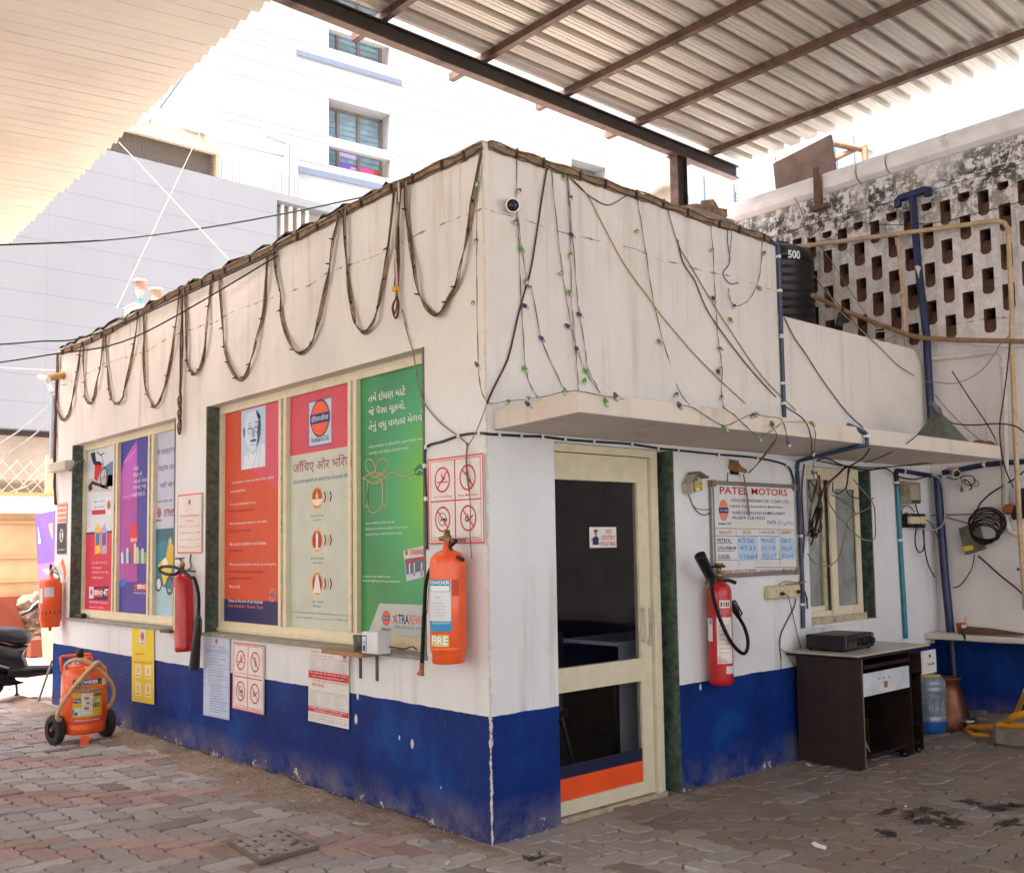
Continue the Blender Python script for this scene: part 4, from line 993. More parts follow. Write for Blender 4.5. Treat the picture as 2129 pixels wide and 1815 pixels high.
# scooter oil print (red below)
def mk(pane, l, r):
    mb, c = canvas_left(*pane, hz0, hz1, GXF); W_ = pane[1]-pane[0]
    U_ = lambda x, y=600: (pane[1]-hx('Z', x, y, GXF).y)/W_; V_ = lambda x, y: (hx('Z', x, y, GXF).z-hz0)/(hz1-hz0)
    return mb, c, (lambda x, y: (U_(x, y), V_(x, y)))
mb, c, q = mk(G1[0], 350, 505)
Q = lambda pts: [q(x, y) for x, y in pts]
def TT(t, x0, x1, y, hh, h, l=2, b=.015):
    a, d = q(x0, y), q(x1, y); v = q((x0+x1)/2, y)[1]; c.text(t, a[0], v-hh/2, d[0], v+hh/2, h, l, b)
c.rect(0, 0, 1, 1, '#c9cdd4', .5); vr = q(420, 652)[1]; c.rect(0, 0, 1, vr, '#cc3a54', 1); c.rect(0, vr, 1, vr+.012, NAVY, 2)
c.poly(Q([(352,330),(505,300),(505,400),(352,410)]), '#b9b3ae', 1); c.poly(Q([(455,250),(505,215),(505,370),(460,375)]), '#5b7aa0', 1)
w_ = q(445, 320); c.ring(w_[0], w_[1], .085, .112, '#3b4a63', 3); c.ring(w_[0], w_[1], .0, .02, '#8892a2', 3)
for k in range(8): c.line([(w_[0], w_[1]), (w_[0]+.09*math.cos(k*.785)/c.W, w_[1]+.09*math.sin(k*.785)/c.H)], .004, '#8892a2', 3)
c.poly(Q([(365,180),(392,170),(400,235),(378,228)]), '#20253a', 2); c.poly(Q([(378,225),(425,225),(430,245),(385,245)]), '#20253a', 3)
c.poly(Q([(392,245),(440,235),(425,290),(405,345),(388,330)]), '#b9272c', 3); c.poly(Q([(375,340),(470,375),(470,392),(370,360)]), '#22242c', 3); c.line(Q([(430,180),(445,250),(450,320)]), .014, '#5c6470', 4); c.line(Q([(405,170),(425,190),(450,175)]), .012, '#30343c', 4)
c.poly(Q([(350,375),(372,345),(378,390),(358,405)]), '#2c2c33', 2)
c.poly(Q([(374,450),(488,432),(488,540),(374,545)]), '#d2d6de', 2); TT('ફિલ્મ સંભાળ', 386, 448, 462, .022, '#2f7ab0', 3); TT('હેવી બની જાઓ', 386, 448, 493, .022, '#2f7ab0', 3); c.poly(Q([(374,515),(455,510),(455,538),(374,543)]), '#b52c3c', 3); a = q(474, 483); c.logo(a[0], a[1], .045, 3, False)
for x, h in ((392, '#e3b53a'), (430, '#a9a3c0')):
    c.poly(Q([(x,620),(x+12,612),(x+12,598),(x+24,596),(x+24,612),(x+33,622),(x+33,768),(x,775)]), h, 3); c.poly(Q([(x+4,650),(x+28,646),(x+28,720),(x+4,724)]), '#3f6fae' if x < 400 else '#6a4a9a', 4)
for y, x1, t in ((825, 463, 'વધુ શક્તિ આપે તેવું'), (855, 430, 'લાંબી સુરક્ષા'), (882, 470, 'એન્જિનને રાખે ઠંડું'), (912, 440, 'ઓછો ઘસારો')): TT(t, 372, x1, y, .016, '#efd5da', 3)
c.poly(Q([(358,968),(473,963),(465,1048),(358,1040)]), '#243060', 2); c.poly(Q([(358,968),(384,967),(384,1036),(358,1038)]), '#d2d6de', 3); a = q(371, 1000); c.logo(a[0], a[1], .032, 4, False)
c.poly(Q([(384,980),(440,975),(436,1030),(384,1030)]), '#c03a44', 3); TT('SERVO', 387, 438, 1003, .03, '#e8e6e8', 4, .03); TT('4T', 443, 470, 1000, .042, '#e8e6e8', 4, .03)
TT('100% SYNTHETIC ENGINE OIL', 358, 470, 1060, .010, '#efd5da', 3); TT('www.servo.co.in   Toll free', 358, 440, 1088, .008, '#efd5da', 3)
finish(mb, 'window_print', 'window print with a red motorbike above and crimson lower half with yellow oil pack', 'poster')

mb, c, q = mk(G1[1], 535, 710)
c.rect(0, 0, 1, 1, '#3f3f98', .5)
c.poly(Q([(538,330),(570,210),(640,100),(640,940),(520,925),(535,480)]), '#b45ab8', 1); c.poly(Q([(556,460),(640,440),(640,940),(556,935)]), '#a64a9e', 2)
c.line(Q([(555,440),(640,420)]), .008, '#e28ad4', 3); c.line(Q([(560,235),(600,200),(640,150)]), .01, '#e28ad4', 3)
for y, x0, x1, t in ((262, 620, 650, 'એક'), (300, 618, 672, 'લીટર જે'), (335, 622, 706, 'આપશે ખેલનાં'), (375, 618, 695, 'આટલું બધું'), (415, 618, 690, 'સહી થશે છે.')): TT(t, x0, x1, y, .030, '#dcd6ee', 4, .02)
c.poly(Q([(598,610),(620,594),(640,598),(647,615),(645,700),(600,705)]), '#d03a4c', 4); TT('SERVO', 604, 640, 690, .02, '#f0dede', 5, .03)
cols = ['#d8dcdf', '#5a6fae', '#c7cfd6', '#3b55a8', '#b9453f', '#d9d4c6', '#c6d0a8', '#5f9a78', '#cfd6d9', '#8fae5c']
for k in range(10):
    x = 548+k*15; h0 = 770-(k % 3)*12-(30 if k in (4, 5, 6) else 0)
    c.poly(Q([(x,828),(x,h0),(x+4,h0-8),(x+9,h0-8),(x+13,h0),(x+13,830)]), cols[k], 5)
c.poly(Q([(523,945),(580,910),(580,950),(523,985)]), '#3a6fc0', 4); c.poly(Q([(620,950),(697,945),(697,1018),(620,1005)]), '#4a3f86', 4)
a = q(631, 972); c.logo(a[0], a[1], .028, 5, False, ' '); c.poly(Q([(640,950),(697,947),(697,988),(640,985)]), '#c03a44', 5); TT('SERVO', 643, 693, 967, .024, '#eeeaf0', 6, .03)
TT('100% PERFORMANCE. EVERY TIME.', 622, 692, 1005, .010, '#cfcde6', 5)
finish(mb, 'window_print', 'violet and magenta window print with a row of small oil bottles', 'poster')

mb, c, q = mk(G1[2], 745, 872)
c.rect(0, 0, 1, 1, '#bcc0d6', .5)
TT('जो एक्स्ट्राप्र', 757, 872, 165, .042, NAVY, 2, .02); TT('पेट्रोल डाल', 768, 872, 262, .042, NAVY, 2, .02); TT('वही जान', 778, 868, 362, .038, NAVY, 2, .02); TT('गाड़ी चलेगी नहीं, भा', 760, 872, 460, .020, '#4a4a78', 2, .01)
a = q(772, 530); c.logo(a[0], a[1], .044, 2); TT('XTRAPR', 800, 872, 522, .028, '#9a2f42', 3, .03); TT('Power With Mileage', 800, 872, 546, .010, NAVY, 3)
vt = q(800, 628)[1]; c.rect(0, 0, 1, vt, '#2f7f96', 1)
c.poly(Q([(735,628),(872,618),(872,700),(800,690),(760,720),(735,700)]), '#2a6a78', 2); c.poly(Q([(732,1010),(780,960),(872,1000),(872,1160),(728,1150)]), '#9fc2cf', 2)
c.disc(*q(838, 700), .035, '#cdb98a', 4); c.poly(Q([(825,720),(862,715),(872,800),(872,850),(812,850),(815,780)]), '#d3b43c', 3); c.poly(Q([(765,840),(800,800),(850,840),(845,900),(800,960),(790,900)]), '#d8b93a', 4); c.poly(Q([(790,820),(812,790),(826,830),(806,870)]), '#e3dfd2', 5)
c.disc(*q(770, 945), .06, '#cfd6dc', 4); c.ring(*q(770, 950), .05, .07, '#3a4650', 5); c.ring(*q(835, 960), .06, .085, '#3a4650', 5)
finish(mb, 'window_print', 'pale lilac and teal window print with a rider in yellow partly hidden by the wall', 'poster')


# ---------------------------------------------------------------- notices screwed to the walls
def nosmoke_grid(plane, corners, label):
    mb, c = sheet(plane, corners, .014, .006, '#d9d6d2'); R_ = '#d0303c'
    c.rect(0, 0, 1, 1, '#dedad8', .5); c.frame(0, 0, 1, 1, .008, R_, 1); c.frame(.045, .03, .955, .97, .0045, R_, 1)
    c.rect(.49, .03, .51, .97, R_, 1); c.rect(.045, .487, .955, .503, R_, 1)
    r = .068
    for k, (u, v) in enumerate(((.27, .745), (.73, .745), (.27, .285), (.73, .285))):
        if k == 0:
            c.rect(u-.10, v-.035, u+.10, v-.02, R_, 2); c.line([(u-.02, v-.02), (u+.05, v+.015), (u-.02, v+.04), (u-.005, v+.075)], .008, R_, 2)
        elif k == 1: 
            c.poly([(u-.045, v+.06), (u+.01, v+.07), (u+.06, v-.05), (u+.005, v-.065)], '#5f62a8', 2); c.poly([(u-.02, v+.045), (u+.01, v+.05), (u+.022, v+.02), (u-.008, v+.015)], '#c9cce0', 3)
            for i in range(3): c.line([(u+.0, v-.0-i*.016), (u+.035, v+.005-i*.016)], .004, '#c9cce0', 3)
        elif k == 2:
            c.ring(u-.01, v, .033, .038, '#26262a', 2, 20); c.rect(u+.0, v-.02, u+.08, v+.012, '#26262a', 3); c.rect(u+.045, v-.005, u+.065, v+.005, '#dedad8', 4); c.line([(u-.04, v-.02), (u-.01, v+.005), (u+.04, v+.0)], .01, '#26262a', 3)
        else:
            c.poly([(u-.06, v-.02), (u-.045, v+.03), (u-.02, v+.0), (u-.005, v+.05), (u+.01, v-.005), (u+.005, v-.035), (u-.03, v-.045)], '#26262a', 2); c.line([(u+.0, v-.03), (u+.085, v+.035)], .008, '#26262a', 3)
            c.poly([(u-.045, v-.018), (u-.03, v+.008), (u-.012, v-.012), (u-.02, v-.032)], '#dedad8', 3)
        c.line([(u-r*.68/c.W, v+r*.68/c.H) if k else (u+r*.68/c.W, v+r*.68/c.H), (u+r*.68/c.W, v-r*.68/c.H) if k else (u-r*.68/c.W, v-r*.68/c.H)], .009, R_, 4)
        c.ring(u, v, r-.005, r+.005, R_, 4, 36)
    for (u, v, t) in ((.27, .545, 'No Smoking'), (.73, .545, 'No Mobile'), (.27, .06, 'Switch Off Engine'), (.73, .06, 'No Naked Flame')):
        c.text(t, u-(.17 if len(t) < 12 else .195), v-.012, u+(.17 if len(t) < 12 else .195), v+.016, R_, 2, .008)
    return finish(mb, 'prohibition_sign', label, 'sign', 'red and white prohibition signs')
nosmoke_grid('x', [('E', 540, 1012), ('E', 867, 975), ('E', 875, 1505), ('E', 547, 1515)], 'large red bordered sign with four prohibition rings beside the building corner')
nosmoke_grid('x', [('G', 1382, 397), ('G', 1563, 420), ('G', 1562, 830), ('G', 1374, 790)], 'small red bordered sign with four prohibition rings low on the blue wall band')

mb, c = sheet('x', [('G', 782, 310), ('G', 910, 313), ('G', 912, 767), ('G', 780, 745)], .012, .004)
c.rect(0, 0, 1, 1, '#e2c81c', .5); c.rect(.36, .765, .62, .97, '#d8dbe4', 1); c.logo(.49, .88, .04, 2)
c.text('धूम्रपान निषेध', .18, .62, .60, .665, '#c9521c', 2, .02); c.text('इंजन व मोबाइल बंद करें', .08, .515, .94, .555, '#c9521c', 2, .02)
for u in (.30, .74):
    for v in (.40, .16):
        c.rect(u-.14, v-.075, u+.14, v+.10, '#e9dfa8', 1); c.ring(u, v+.03, .022, .026, '#c9521c', 2, 18); c.line([(u-.05, v+.05), (u+.05, v+.01)], .004, '#c9521c', 2); c.line([(u-.03, v+.01), (u+.03, v+.045)], .004, '#6b4a3a', 2); c.rect(u-.11, v-.055, u+.11, v-.04, '#d58a3a', 2)
finish(mb, 'yellow_notice', 'narrow yellow notice with orange writing hanging under the far window', 'sign')

def textlines(c, v0, v1, n, u0, u1, h='#6a6e80', var=True, l=2):
    R2 = random.Random(int(v0*1000)+n)
    words = 'the safety of all customers please follow instructions displayed at this outlet and contact staff for air water and first aid'.split()
    for i in range(n):
        v = v1-(v1-v0)*(i+.5)/n; k = R2.uniform(.55, 1) if var else 1
        c.text(' '.join(R2.choice(words) for _ in range(5)), u0, v-(v1-v0)/n*.24, u0+(u1-u0)*k, v+(v1-v0)/n*.26, h, l, .005)
mb, c = sheet('x', [('G', 1208, 350), ('G', 1360, 362), ('G', 1357, 858), ('G', 1203, 830)], .012, .005)
c.rect(0, 0, 1, 1, '#bcc9e2', .5); c.frame(.015, .01, .985, .99, .003, '#8a5a80', 1); c.logo(.5, .925, .02, 2, False); c.text('नागरिक चार्टर', .2, .83, .8, .875, '#dd7a58', 2, .02)
c.text('CITIZEN CHARTER FOR THE CUSTOMERS', .1, .795, .9, .81, '#5b5f8a', 2, .01)
for v in (.82, .78, .60, .47, .38): c.line([(.03, v), (.97, v)], .0025, '#6c76a8', 1)
textlines(c, .62, .765, 4, .22, .9, '#3f4560'); textlines(c, .49, .585, 3, .22, .8, '#3f4560'); textlines(c, .39, .46, 3, .2, .95, '#3f4560'); textlines(c, .05, .37, 10, .25, .92, '#3f4560')
finish(mb, 'blue_notice', 'tall pale blue notice with small dark print under the left edge of the near window', 'sign')

mb, c = sheet('x', [('S', 642, 1342), ('S', 725.5, 1354), ('S', 724.5, 1514), ('S', 641, 1499)], .012, .005)
c.rect(0, 0, 1, 1, '#dedbd6', .5); c.text('पेट्रोल में', .05, .915, .36, .955, RED, 2, .02); c.text('मिलावट का पता लगाएं', .05, .875, .62, .905, RED, 2, .02); c.logo(.9, .93, .022, 2)
for k in range(3):
    a = .04+k*.315; c.frame(a, .70, a+.29, .86, .002, '#7a7e88', 1); textlines(c, .71, .85, 6, a+.02, a+.27)
    c.frame(a, .22, a+.29, .42, .002, '#7a7e88', 1); textlines(c, .23, .41, 8, a+.02, a+.27)
c.rect(0, .58, 1, .685, RED, 1); c.text('फिर, जाँच करें और शंका होने पर संबंधित', .03, .645, .97, .672, WHT, 2, .02); c.text('ऑयल कंपनी को तत्काल रिपोर्ट करें !', .1, .598, .9, .625, WHT, 2, .02)
c.text('YOU CAN DETECT ADULTERATION IN', .1, .545, .96, .567, RED, 2, .01); c.text('PETROL', .1, .48, .42, .52, RED, 2, .014)
c.rect(0, .135, 1, .205, RED, 1); c.text('RE-CHECK AND REPORT TO THE OIL COMPANY', .03, .178, .97, .197, WHT, 2, .02); c.text('CONCERNED, IN CASE OF DOUBT', .15, .145, .85, .165, WHT, 2, .02)
textlines(c, .02, .12, 4, .03, .97, '#4a4e5c', False)
finish(mb, 'red_white_notice', 'white notice with red bands about testing petrol below the near window', 'sign')

mb, c = sheet('x', [('D', 1052, 1222), ('D', 1198, 1208), ('D', 1193, 1565), ('D', 1050, 1570)], .012, .005)
c.rect(0, 0, 1, 1, '#dcd6d4', .5); c.frame(0, 0, 1, 1, .012, '#e0604c', 1); c.logo(.5, .86, .022, 2, False); c.text('In Case of Emergency', .12, .60, .9, .655, '#e0604c', 2, .01); c.text('Contact', .36, .53, .66, .575, '#e0604c', 2, .01)
for k, t in enumerate(('Fire', 'Ambulance', 'Hospital', 'Police')):
    v = .46-k*.115; c.text(t, .12, v-.012, .12+.05*len(t), v+.014, '#c95040', 2, .005); c.line([(.14+.05*len(t), v-.012), (.78, v-.012)], .002, '#c95040', 1); c.text(('101', '108', '102', '100')[k], .8, v-.012, .92, v+.014, '#c95040', 2, .005)
finish(mb, 'emergency_notice', 'white emergency contact notice with orange red border between the two windows', 'sign')

mb, c = sheet('x', [('D', 337, 1268), ('D', 395, 1262), ('D', 392, 1385), ('D', 338, 1390)], .01, .003)
c.rect(0, 0, 1, 1, '#e8cfc6', .5); 
for k in range(4): c.rect(.06, .06+k*.24, .94, .20+k*.24, '#d9685c', 1); c.text('સૂચના લખાણ', .15, .09+k*.24, .85, .17+k*.24, '#f0dcd6', 2, .01)
finish(mb, 'faded_notice', 'small faded red and pink notice at the far end of the wall', 'sign')
mb, c = sheet('x', [('D', 338, 1392), ('D', 392, 1387), ('D', 390, 1570), ('D', 336, 1572)], .01, .003)
c.rect(0, 0, 1, 1, '#3c3c52', .5); c.disc(.5, .60, .062, '#d8d6da', 1, 28, 1.15); c.line([(.3, .85), (.7, .36)], .012, '#3c3c52', 2); c.poly([(.44, .45), (.56, .45), (.53, .66), (.62, .72), (.5, .8), (.42, .7)], '#3c3c52', 2); c.text('No Spitting', .12, .10, .88, .17, '#d8d6da', 2, .02)
finish(mb, 'no_spitting_sticker', 'dark sticker with a white oval prohibition symbol above the flag', 'sticker')

# sticker on the door glass
o_ = Vector((hy('E', 1497, 1412, ly+.0175).x, ly+.0175, hy('E', 1497, 1535, ly+.0175).z)); U = Vector((hy('E', 1655, 1414, ly+.0175).x-o_.x, 0, 0)); V = Vector((0, 0, hy('E', 1497, 1412, ly+.0175).z-o_.z))
mb = MB(); mb.obox(o_+U/2+V/2+Vector((0,.001,0)), U/2, V/2, Vector((0, .001, 0)), mc('#e6e3e0')); c = Cv(mb, o_, U, V, (0, -1, 0))
c.text('NO', .60, .66, .82, .90, RED, 2, .014); c.text('ENTRY', .47, .36, .96, .60, RED, 2, .014); c.text('WITHOUT MASK', .34, .08, .98, .28, RED, 2, .02)
c.poly([(.10, .14), (.32, .14), (.33, .48), (.25, .56), (.16, .54), (.10, .45)], '#2a3350', 2); c.disc(.22, .66, .012, '#7a5a50', 3, 14); c.rect(.15, .75, .30, .88, '#b02a34', 4); c.line([(.30, .45), (.40, .40), (.42, .62)], .004, '#8fb4d0', 3); c.disc(.08, .40, .008, '#d05a60', 4, 10); c.rect(.17, .58, .28, .66, '#7fb0d0', 4)
finish(mb, 'door_sticker', 'small white sticker with red NO ENTRY WITHOUT MASK lettering on the door glass', 'sticker')

# whiteboard
wbd_ = thing('price_board', 'white metal framed dealer board with red heading and blue handwritten fuel figures', 'board', (2.2, -.03, 1.3))
tl, tr, br, bl = [hy(*q_, -.03) for q_ in (('F', 195, 1135), ('F', 700, 1162), ('F', 722, 1690), ('F', 220, 1712))]
x0 = (tl.x+bl.x)/2; x1 = (tr.x+br.x)/2; z1 = (tl.z+tr.z)/2; z0 = (bl.z+br.z)/2

mb = MB(); mb.box(x0+.02, -.024, z0+.02, x1-.02, -.012, z1-.02, mc('#dbd9d6')); c = Cv(mb, (x0+.025, -.0245, z0+.03), (x1-x0-.05, 0, 0), (0, 0, z1-z0-.06), (0, -1, 0))
def ub(x): return (hy('F', x, 1400, -.025).x-(x0+.025))/(x1-x0-.05)
def vb(x, y): return (hy('F', x, y, -.025).z-(z0+.03))/(z1-z0-.06)
def B(t, xa, xb_, y, hh, h, l=2, b=.01, wob=0): v = vb((xa+xb_)/2, y); c.text(t, ub(xa), v-hh/2, ub(xb_), v+hh/2, h, l, b, wob)
B('PATEL', 255, 422, 1197, .085, '#b8202c', 2, .012); B('MOTORS', 443, 655, 1205, .08, '#b8202c', 2, .012)
NV = '#1f2a78'
B('DEALER:-INDIAN OIL CORP LTD', 322, 662, 1258, .036, NV, 2, .006); B('NEAR RAJIVGANDHI BHAVAN', 312, 625, 1294, .036, NV, 2, .006); B('NARODA ROAD.AHMEDABAD', 327, 637, 1329, .036, NV, 2, .006); B('Ph.079 22814231', 327, 518, 1358, .036, NV, 2, .006)
B('DATE :', 532, 592, 1384, .04, NV, 2, .006); B('8/16/2022', 598, 692, 1390, .045, '#6fa3cf', 2, .0, .01)
uo, vo = ub(275), vb(275, 1313); c.disc(uo, vo, .05, '#3b3f80', 1, 30, 1.45); c.disc(uo, vo, .048, '#e8875e', 2, 30, 1.45); c.rect(uo-.053/c.W, vo-.018/c.H, uo+.053/c.W, vo+.018/c.H, '#232a7c', 3); c.text('इंडियन ऑयल', uo-.045/c.W, vo-.01/c.H, uo+.045/c.W, vo+.01/c.H, '#e6e4e2', 4, .01)
B('Indian Oil', 240, 314, 1390, .032, NV, 2, .01)
K_ = '#55555c'
def ln(pts, t=.0035, h=K_): c.line([(ub(x), vb(x, y)) for x, y in pts], t, h, 1)
ln([(222,1418),(700,1428)]); ln([(222,1463),(345,1465),(345,1420)]); ln([(345,1465),(480,1466)]); ln([(485,1425),(485,1466),(600,1468),(600,1428)]); ln([(228,1507),(325,1508)]); ln([(228,1555),(335,1553)]); ln([(490,1512),(545,1512)]); ln([(490,1552),(545,1552)])
ln([(225,1607),(353,1607),(353,1640)]); ln([(485,1602),(605,1602)]); ln([(597,1550),(597,1648)]); ln([(450,1650),(700,1650)])
for t, a, b_ in (('PRODUCT', 246, 317), ('STOCK', 382, 433), ('RATE (LTR)', 492, 570), ('DENSITY', 615, 673)): B(t, a, b_, 1444, .036, '#b8202c', 2, .006)
B('PETROL', 233, 312, 1491, .045, NV, 2, .012); B('XTRA PREMIUM', 233, 338, 1537, .040, NV, 2, .006); B('DIESEL', 236, 307, 1588, .045, NV, 2, .012); B('OIL', 238, 270, 1635, .035, NV, 2, .012)
for (xa, xb_, y0_, y1_) in ((350, 468, 1470, 1612), (488, 580, 1475, 1600), (600, 690, 1478, 1600)): c.rect(ub(xa), vb((xa+xb_)/2, y1_), ub(xb_), vb((xa+xb_)/2, y0_), '#b5cbe0', 1.5)
HB = '#3f86c4'
for t, a, b_, y in (('6536', 355, 447, 1490), ('4531', 362, 452, 1537), ('12884', 366, 466, 1588), ('96=42', 487, 568, 1492), ('101=18', 495, 572, 1537), ('92=17', 495, 578, 1584), ('720=2', 602, 665, 1492), ('742=9', 605, 672, 1540), ('824=4', 610, 675, 1584)): B(t, a, b_, y, .054, HB, 2.5, -.004, .006)
B('NO SMOKING -SWITCH OFF MOBILE', 225, 460, 1673, .034, '#b8202c', 2, .006); B('POLICE-100 FIRE-101 AMBULANCE-108', 477, 702, 1667, .034, '#b8202c', 2, .006)
mb.build('writing_surface', wbd_)
mb = MB(); fm = mat('board_frame_metal', '#8f8c88', .35, .7, .1); t = .028
mb.bbox(((x0+x1)/2, -.018, z1-t/2), ((x1-x0)/2-t, 0, 0), (0, .014, 0), (0, 0, t/2), fm, .004); mb.bbox(((x0+x1)/2, -.018, z0+t/2), ((x1-x0)/2-t, 0, 0), (0, .014, 0), (0, 0, t/2), fm, .004)
mb.bbox((x0+t/2, -.018, (z0+z1)/2), (t/2, 0, 0), (0, .014, 0), (0, 0, (z1-z0)/2-t), fm, .004); mb.bbox((x1-t/2, -.018, (z0+z1)/2), (t/2, 0, 0), (0, .014, 0), (0, 0, (z1-z0)/2-t), fm, .004); mb.build('frame', wbd_)
for x, z in ((x0, z0), (x0, z1-.04), (x1-.04, z0), (x1-.04, z1-.04)):
    mb = MB(); mb.box(x-.004, -.038, z-.003, x+.043, -.004, z+.043, mat('corner_cap', '#8a6f55', .5)); mb.build('corner_cap', wbd_)
# ---------------------------------------------------------------- labels wrapped round cylinders
class Cyl:
    def __init__(s, mb, cx, cy, r, tilt=None):
        s.mb = mb; s.c = Vector((cx, cy, 0)); s.r = r
        d = Vector((CAM.x-cx, CAM.y-cy, 0)).normalized(); s.d = d; s.R = Vector((-d.y, d.x, 0)); s.T = tilt
    def p(s, a, z, l=1):
        q = s.c+(s.d*math.cos(a)+s.R*math.sin(a))*(s.r+.0006*l)+Vector((0,0,z)); return s.T @ q if s.T else q
    def patch(s, a0, a1, z0, z1, h, l=1, n=8):
        vs = [s.p(a0+(a1-a0)*i/n, z, l) for z in (z0, z1) for i in range(n+1)]
        s.mb.add(vs, [(i, i+1, n+2+i, n+1+i) for i in range(n)], mc(h) if isinstance(h, str) else h, True)
    def poly(s, pts, h, l=2):
        s.mb.quad([s.p(a, z, l) for a, z in pts], mc(h))
    def text(s, t, a0, a1, z0, z1, h, l=2, b=.02):
        vs, fs, mn, mx = textmesh(t, b)
        if not len(vs): return
        s.mb.add([s.p(a0+(x-mn[0])/(mx[0]-mn[0])*(a1-a0), z0+(y-mn[1])/(mx[1]-mn[1])*(z1-z0), l) for x, y in vs], fs, mc(h))
def place(ax, c, xl, xr, yt, yb, gap):
    s = OFF[c][2]; r = .08
    for _ in range(5):
        P = hit(c, (xl+xr)/2, (yt+yb)/2, ax, -(r+gap)); dep = (P-CAM).dot(_F); r = (xr-xl)/2/s*dep/FPX*.985
    C = P; t = hit(c, (xl+xr)/2, yt, ax, C[ax]).z; b = hit(c, (xl+xr)/2, yb, ax, C[ax]).z
    return C.x, C.y, b, t, r
M_exo = mat('orange_extinguisher_paint', '#e5571c', .34, 0, .1, 9, .24, '#b8562c', coat=.3)
M_exr = mat('red_extinguisher_paint', '#b5141f', .32, 0, .12, 9, .25, '#8a2a26', coat=.3)
M_brass = mat('dull_brass', '#8d7550', .35, .8, .2)
M_hose = mat('black_rubber_hose', '#1b1b1e', .55, 0, .15)

# --- near orange powder extinguisher
cx, cy, z0, z1, r = place(0, 'H', 550, 770, -140, 520, .03)
e1 = thing('fire_extinguisher', 'large orange powder extinguisher with blue white label hanging near the building corner', 'fire extinguisher', (cx, cy, z0), 'wall fire extinguishers')
H_ = z1-z0; mb = MB()
mb.lathe([(0,0),(r*.84,0),(r*.9,.008),(r*.9,.05),(r*.93,.06),(r,.075),(r,.082),(r*.985,.085),(r,.09),(r,H_-.07),(r*.93,H_-.035),(r*.72,H_-.01),(r*.4,H_+.004),(r*.25,H_+.012),(r*.24,H_+.05),(0,H_+.05)], M_exo, (cx,cy,z0), seg=40); mb.build('cylinder', e1)
mb = MB(); C_ = Cyl(mb, cx, cy, r)
zz = lambda y: hx('H', 640, y, cx+0).z
C_.patch(-1.35, .15, zz(300), zz(25), '#d9dde0'); C_.patch(-1.35, .18, zz(325), zz(265), '#2f8fc0', 2); C_.patch(-1.35, .12, zz(95), zz(25), '#2f8fc0', 2); C_.patch(-1.2, .08, zz(92), zz(60), '#e2e6e8', 3)
C_.text('POWDER', -1.3, .1, zz(52), zz(32), '#e8ecee', 3); C_.text('CAUTION', -.75, -.45, zz(132), zz(124), '#3f7fae', 2, .01)
for k in range(5):
    C_.text('inspect recharge monthly', -.95, -.95+.7+.15*(k % 2), zz(165+k*18), zz(157+k*18), '#5b87ac', 2, 0)
C_.text('MFD. BY SERVICE DATE', -.95, .1, zz(282), zz(270), '#e2e6e8', 3, .01)
C_.patch(-1.1, .02, zz(412), zz(345), '#e2d06a'); C_.text('FIRE', -1.05, -.02, zz(402), zz(352), '#f0ede0', 3, .045); C_.text('FIRE', -1.06, -.01, zz(404), zz(350), '#4a5a3a', 2, .075)
C_.patch(.22, .62, zz(120), zz(25), '#c44a28', 1)
mb.build('label', e1)
mb = MB(); hd = Vector((cx, cy, z1)); mb.lathe([(0,.04),(.018,.04),(.022,.05),(.022,.085),(.016,.09),(.016,.115),(0,.118)], M_brass, hd, seg=16)
mb.tube([hd+Vector((0,0,.075)), hd+Vector((-.005,.06,.07))], .012, M_brass, 10); mb.build('valve', e1)
mb = MB(); q0 = hx('E', 640, 1585, cx); 
mb.tube(smooth([hd+Vector((0,.012,.1)), hx('E', 650, 1570, cx), hx('E', 668, 1530, cx), hx('E', 708, 1493, cx)]), .012, M_black, 8); mb.tube(smooth([hd+Vector((0,0,.085)), hx('E', 690, 1590, cx), hx('E', 720, 1590, cx), hx('E', 748, 1608, cx)]), .011, M_black, 8); mb.build('handle', e1)
mb = MB(); mb.tube(smooth([hx('E', 705, 1600, cx+.03), hx('E', 706, 1618, cx+.03)]), .014, mat('pressure_red', '#a8361e', .4), 8); mb.build('gauge', e1)
mb = MB(); mb.tube(smooth([hx('E', 632, 1600, cx), hx('E', 590, 1605, cx), hx('E', 555, 1660, cx), hx('H', 528, 60, cx), hx('H', 520, 200, cx), hx('H', 512, 350, cx), hx('H', 505, 520, cx)], 6), .0115, M_hose, 10); hz_ = mb.build('hose', e1)
mb = MB(); mb.tube([hx('H', 505, 520, cx), hx('H', 503, 560, cx)], .014, mat('nozzle_copper', '#9a5a3e', .45, .3), 10); mb.tube([hx('H', 503, 560, cx), hx('H', 497, 590, cx)], .01, MC['nozzle_copper'], 8, rs=[.012, .022]); mb.build('nozzle', hz_)
mb = MB(); mb.tube(smooth([hx('H', 548, 40, -.01), hx('H', 540, 150, -.01), hx('H', 535, 230, -.01)], 4), .002, M_hose, 6); mb.build('tie_wire', e1)
mb = MB(); mb.box(cx+r*.3, cy-.015, z1+.05, -.002, cy+.015, z1+.07, M_chrome); mb.build('hanger', e1)

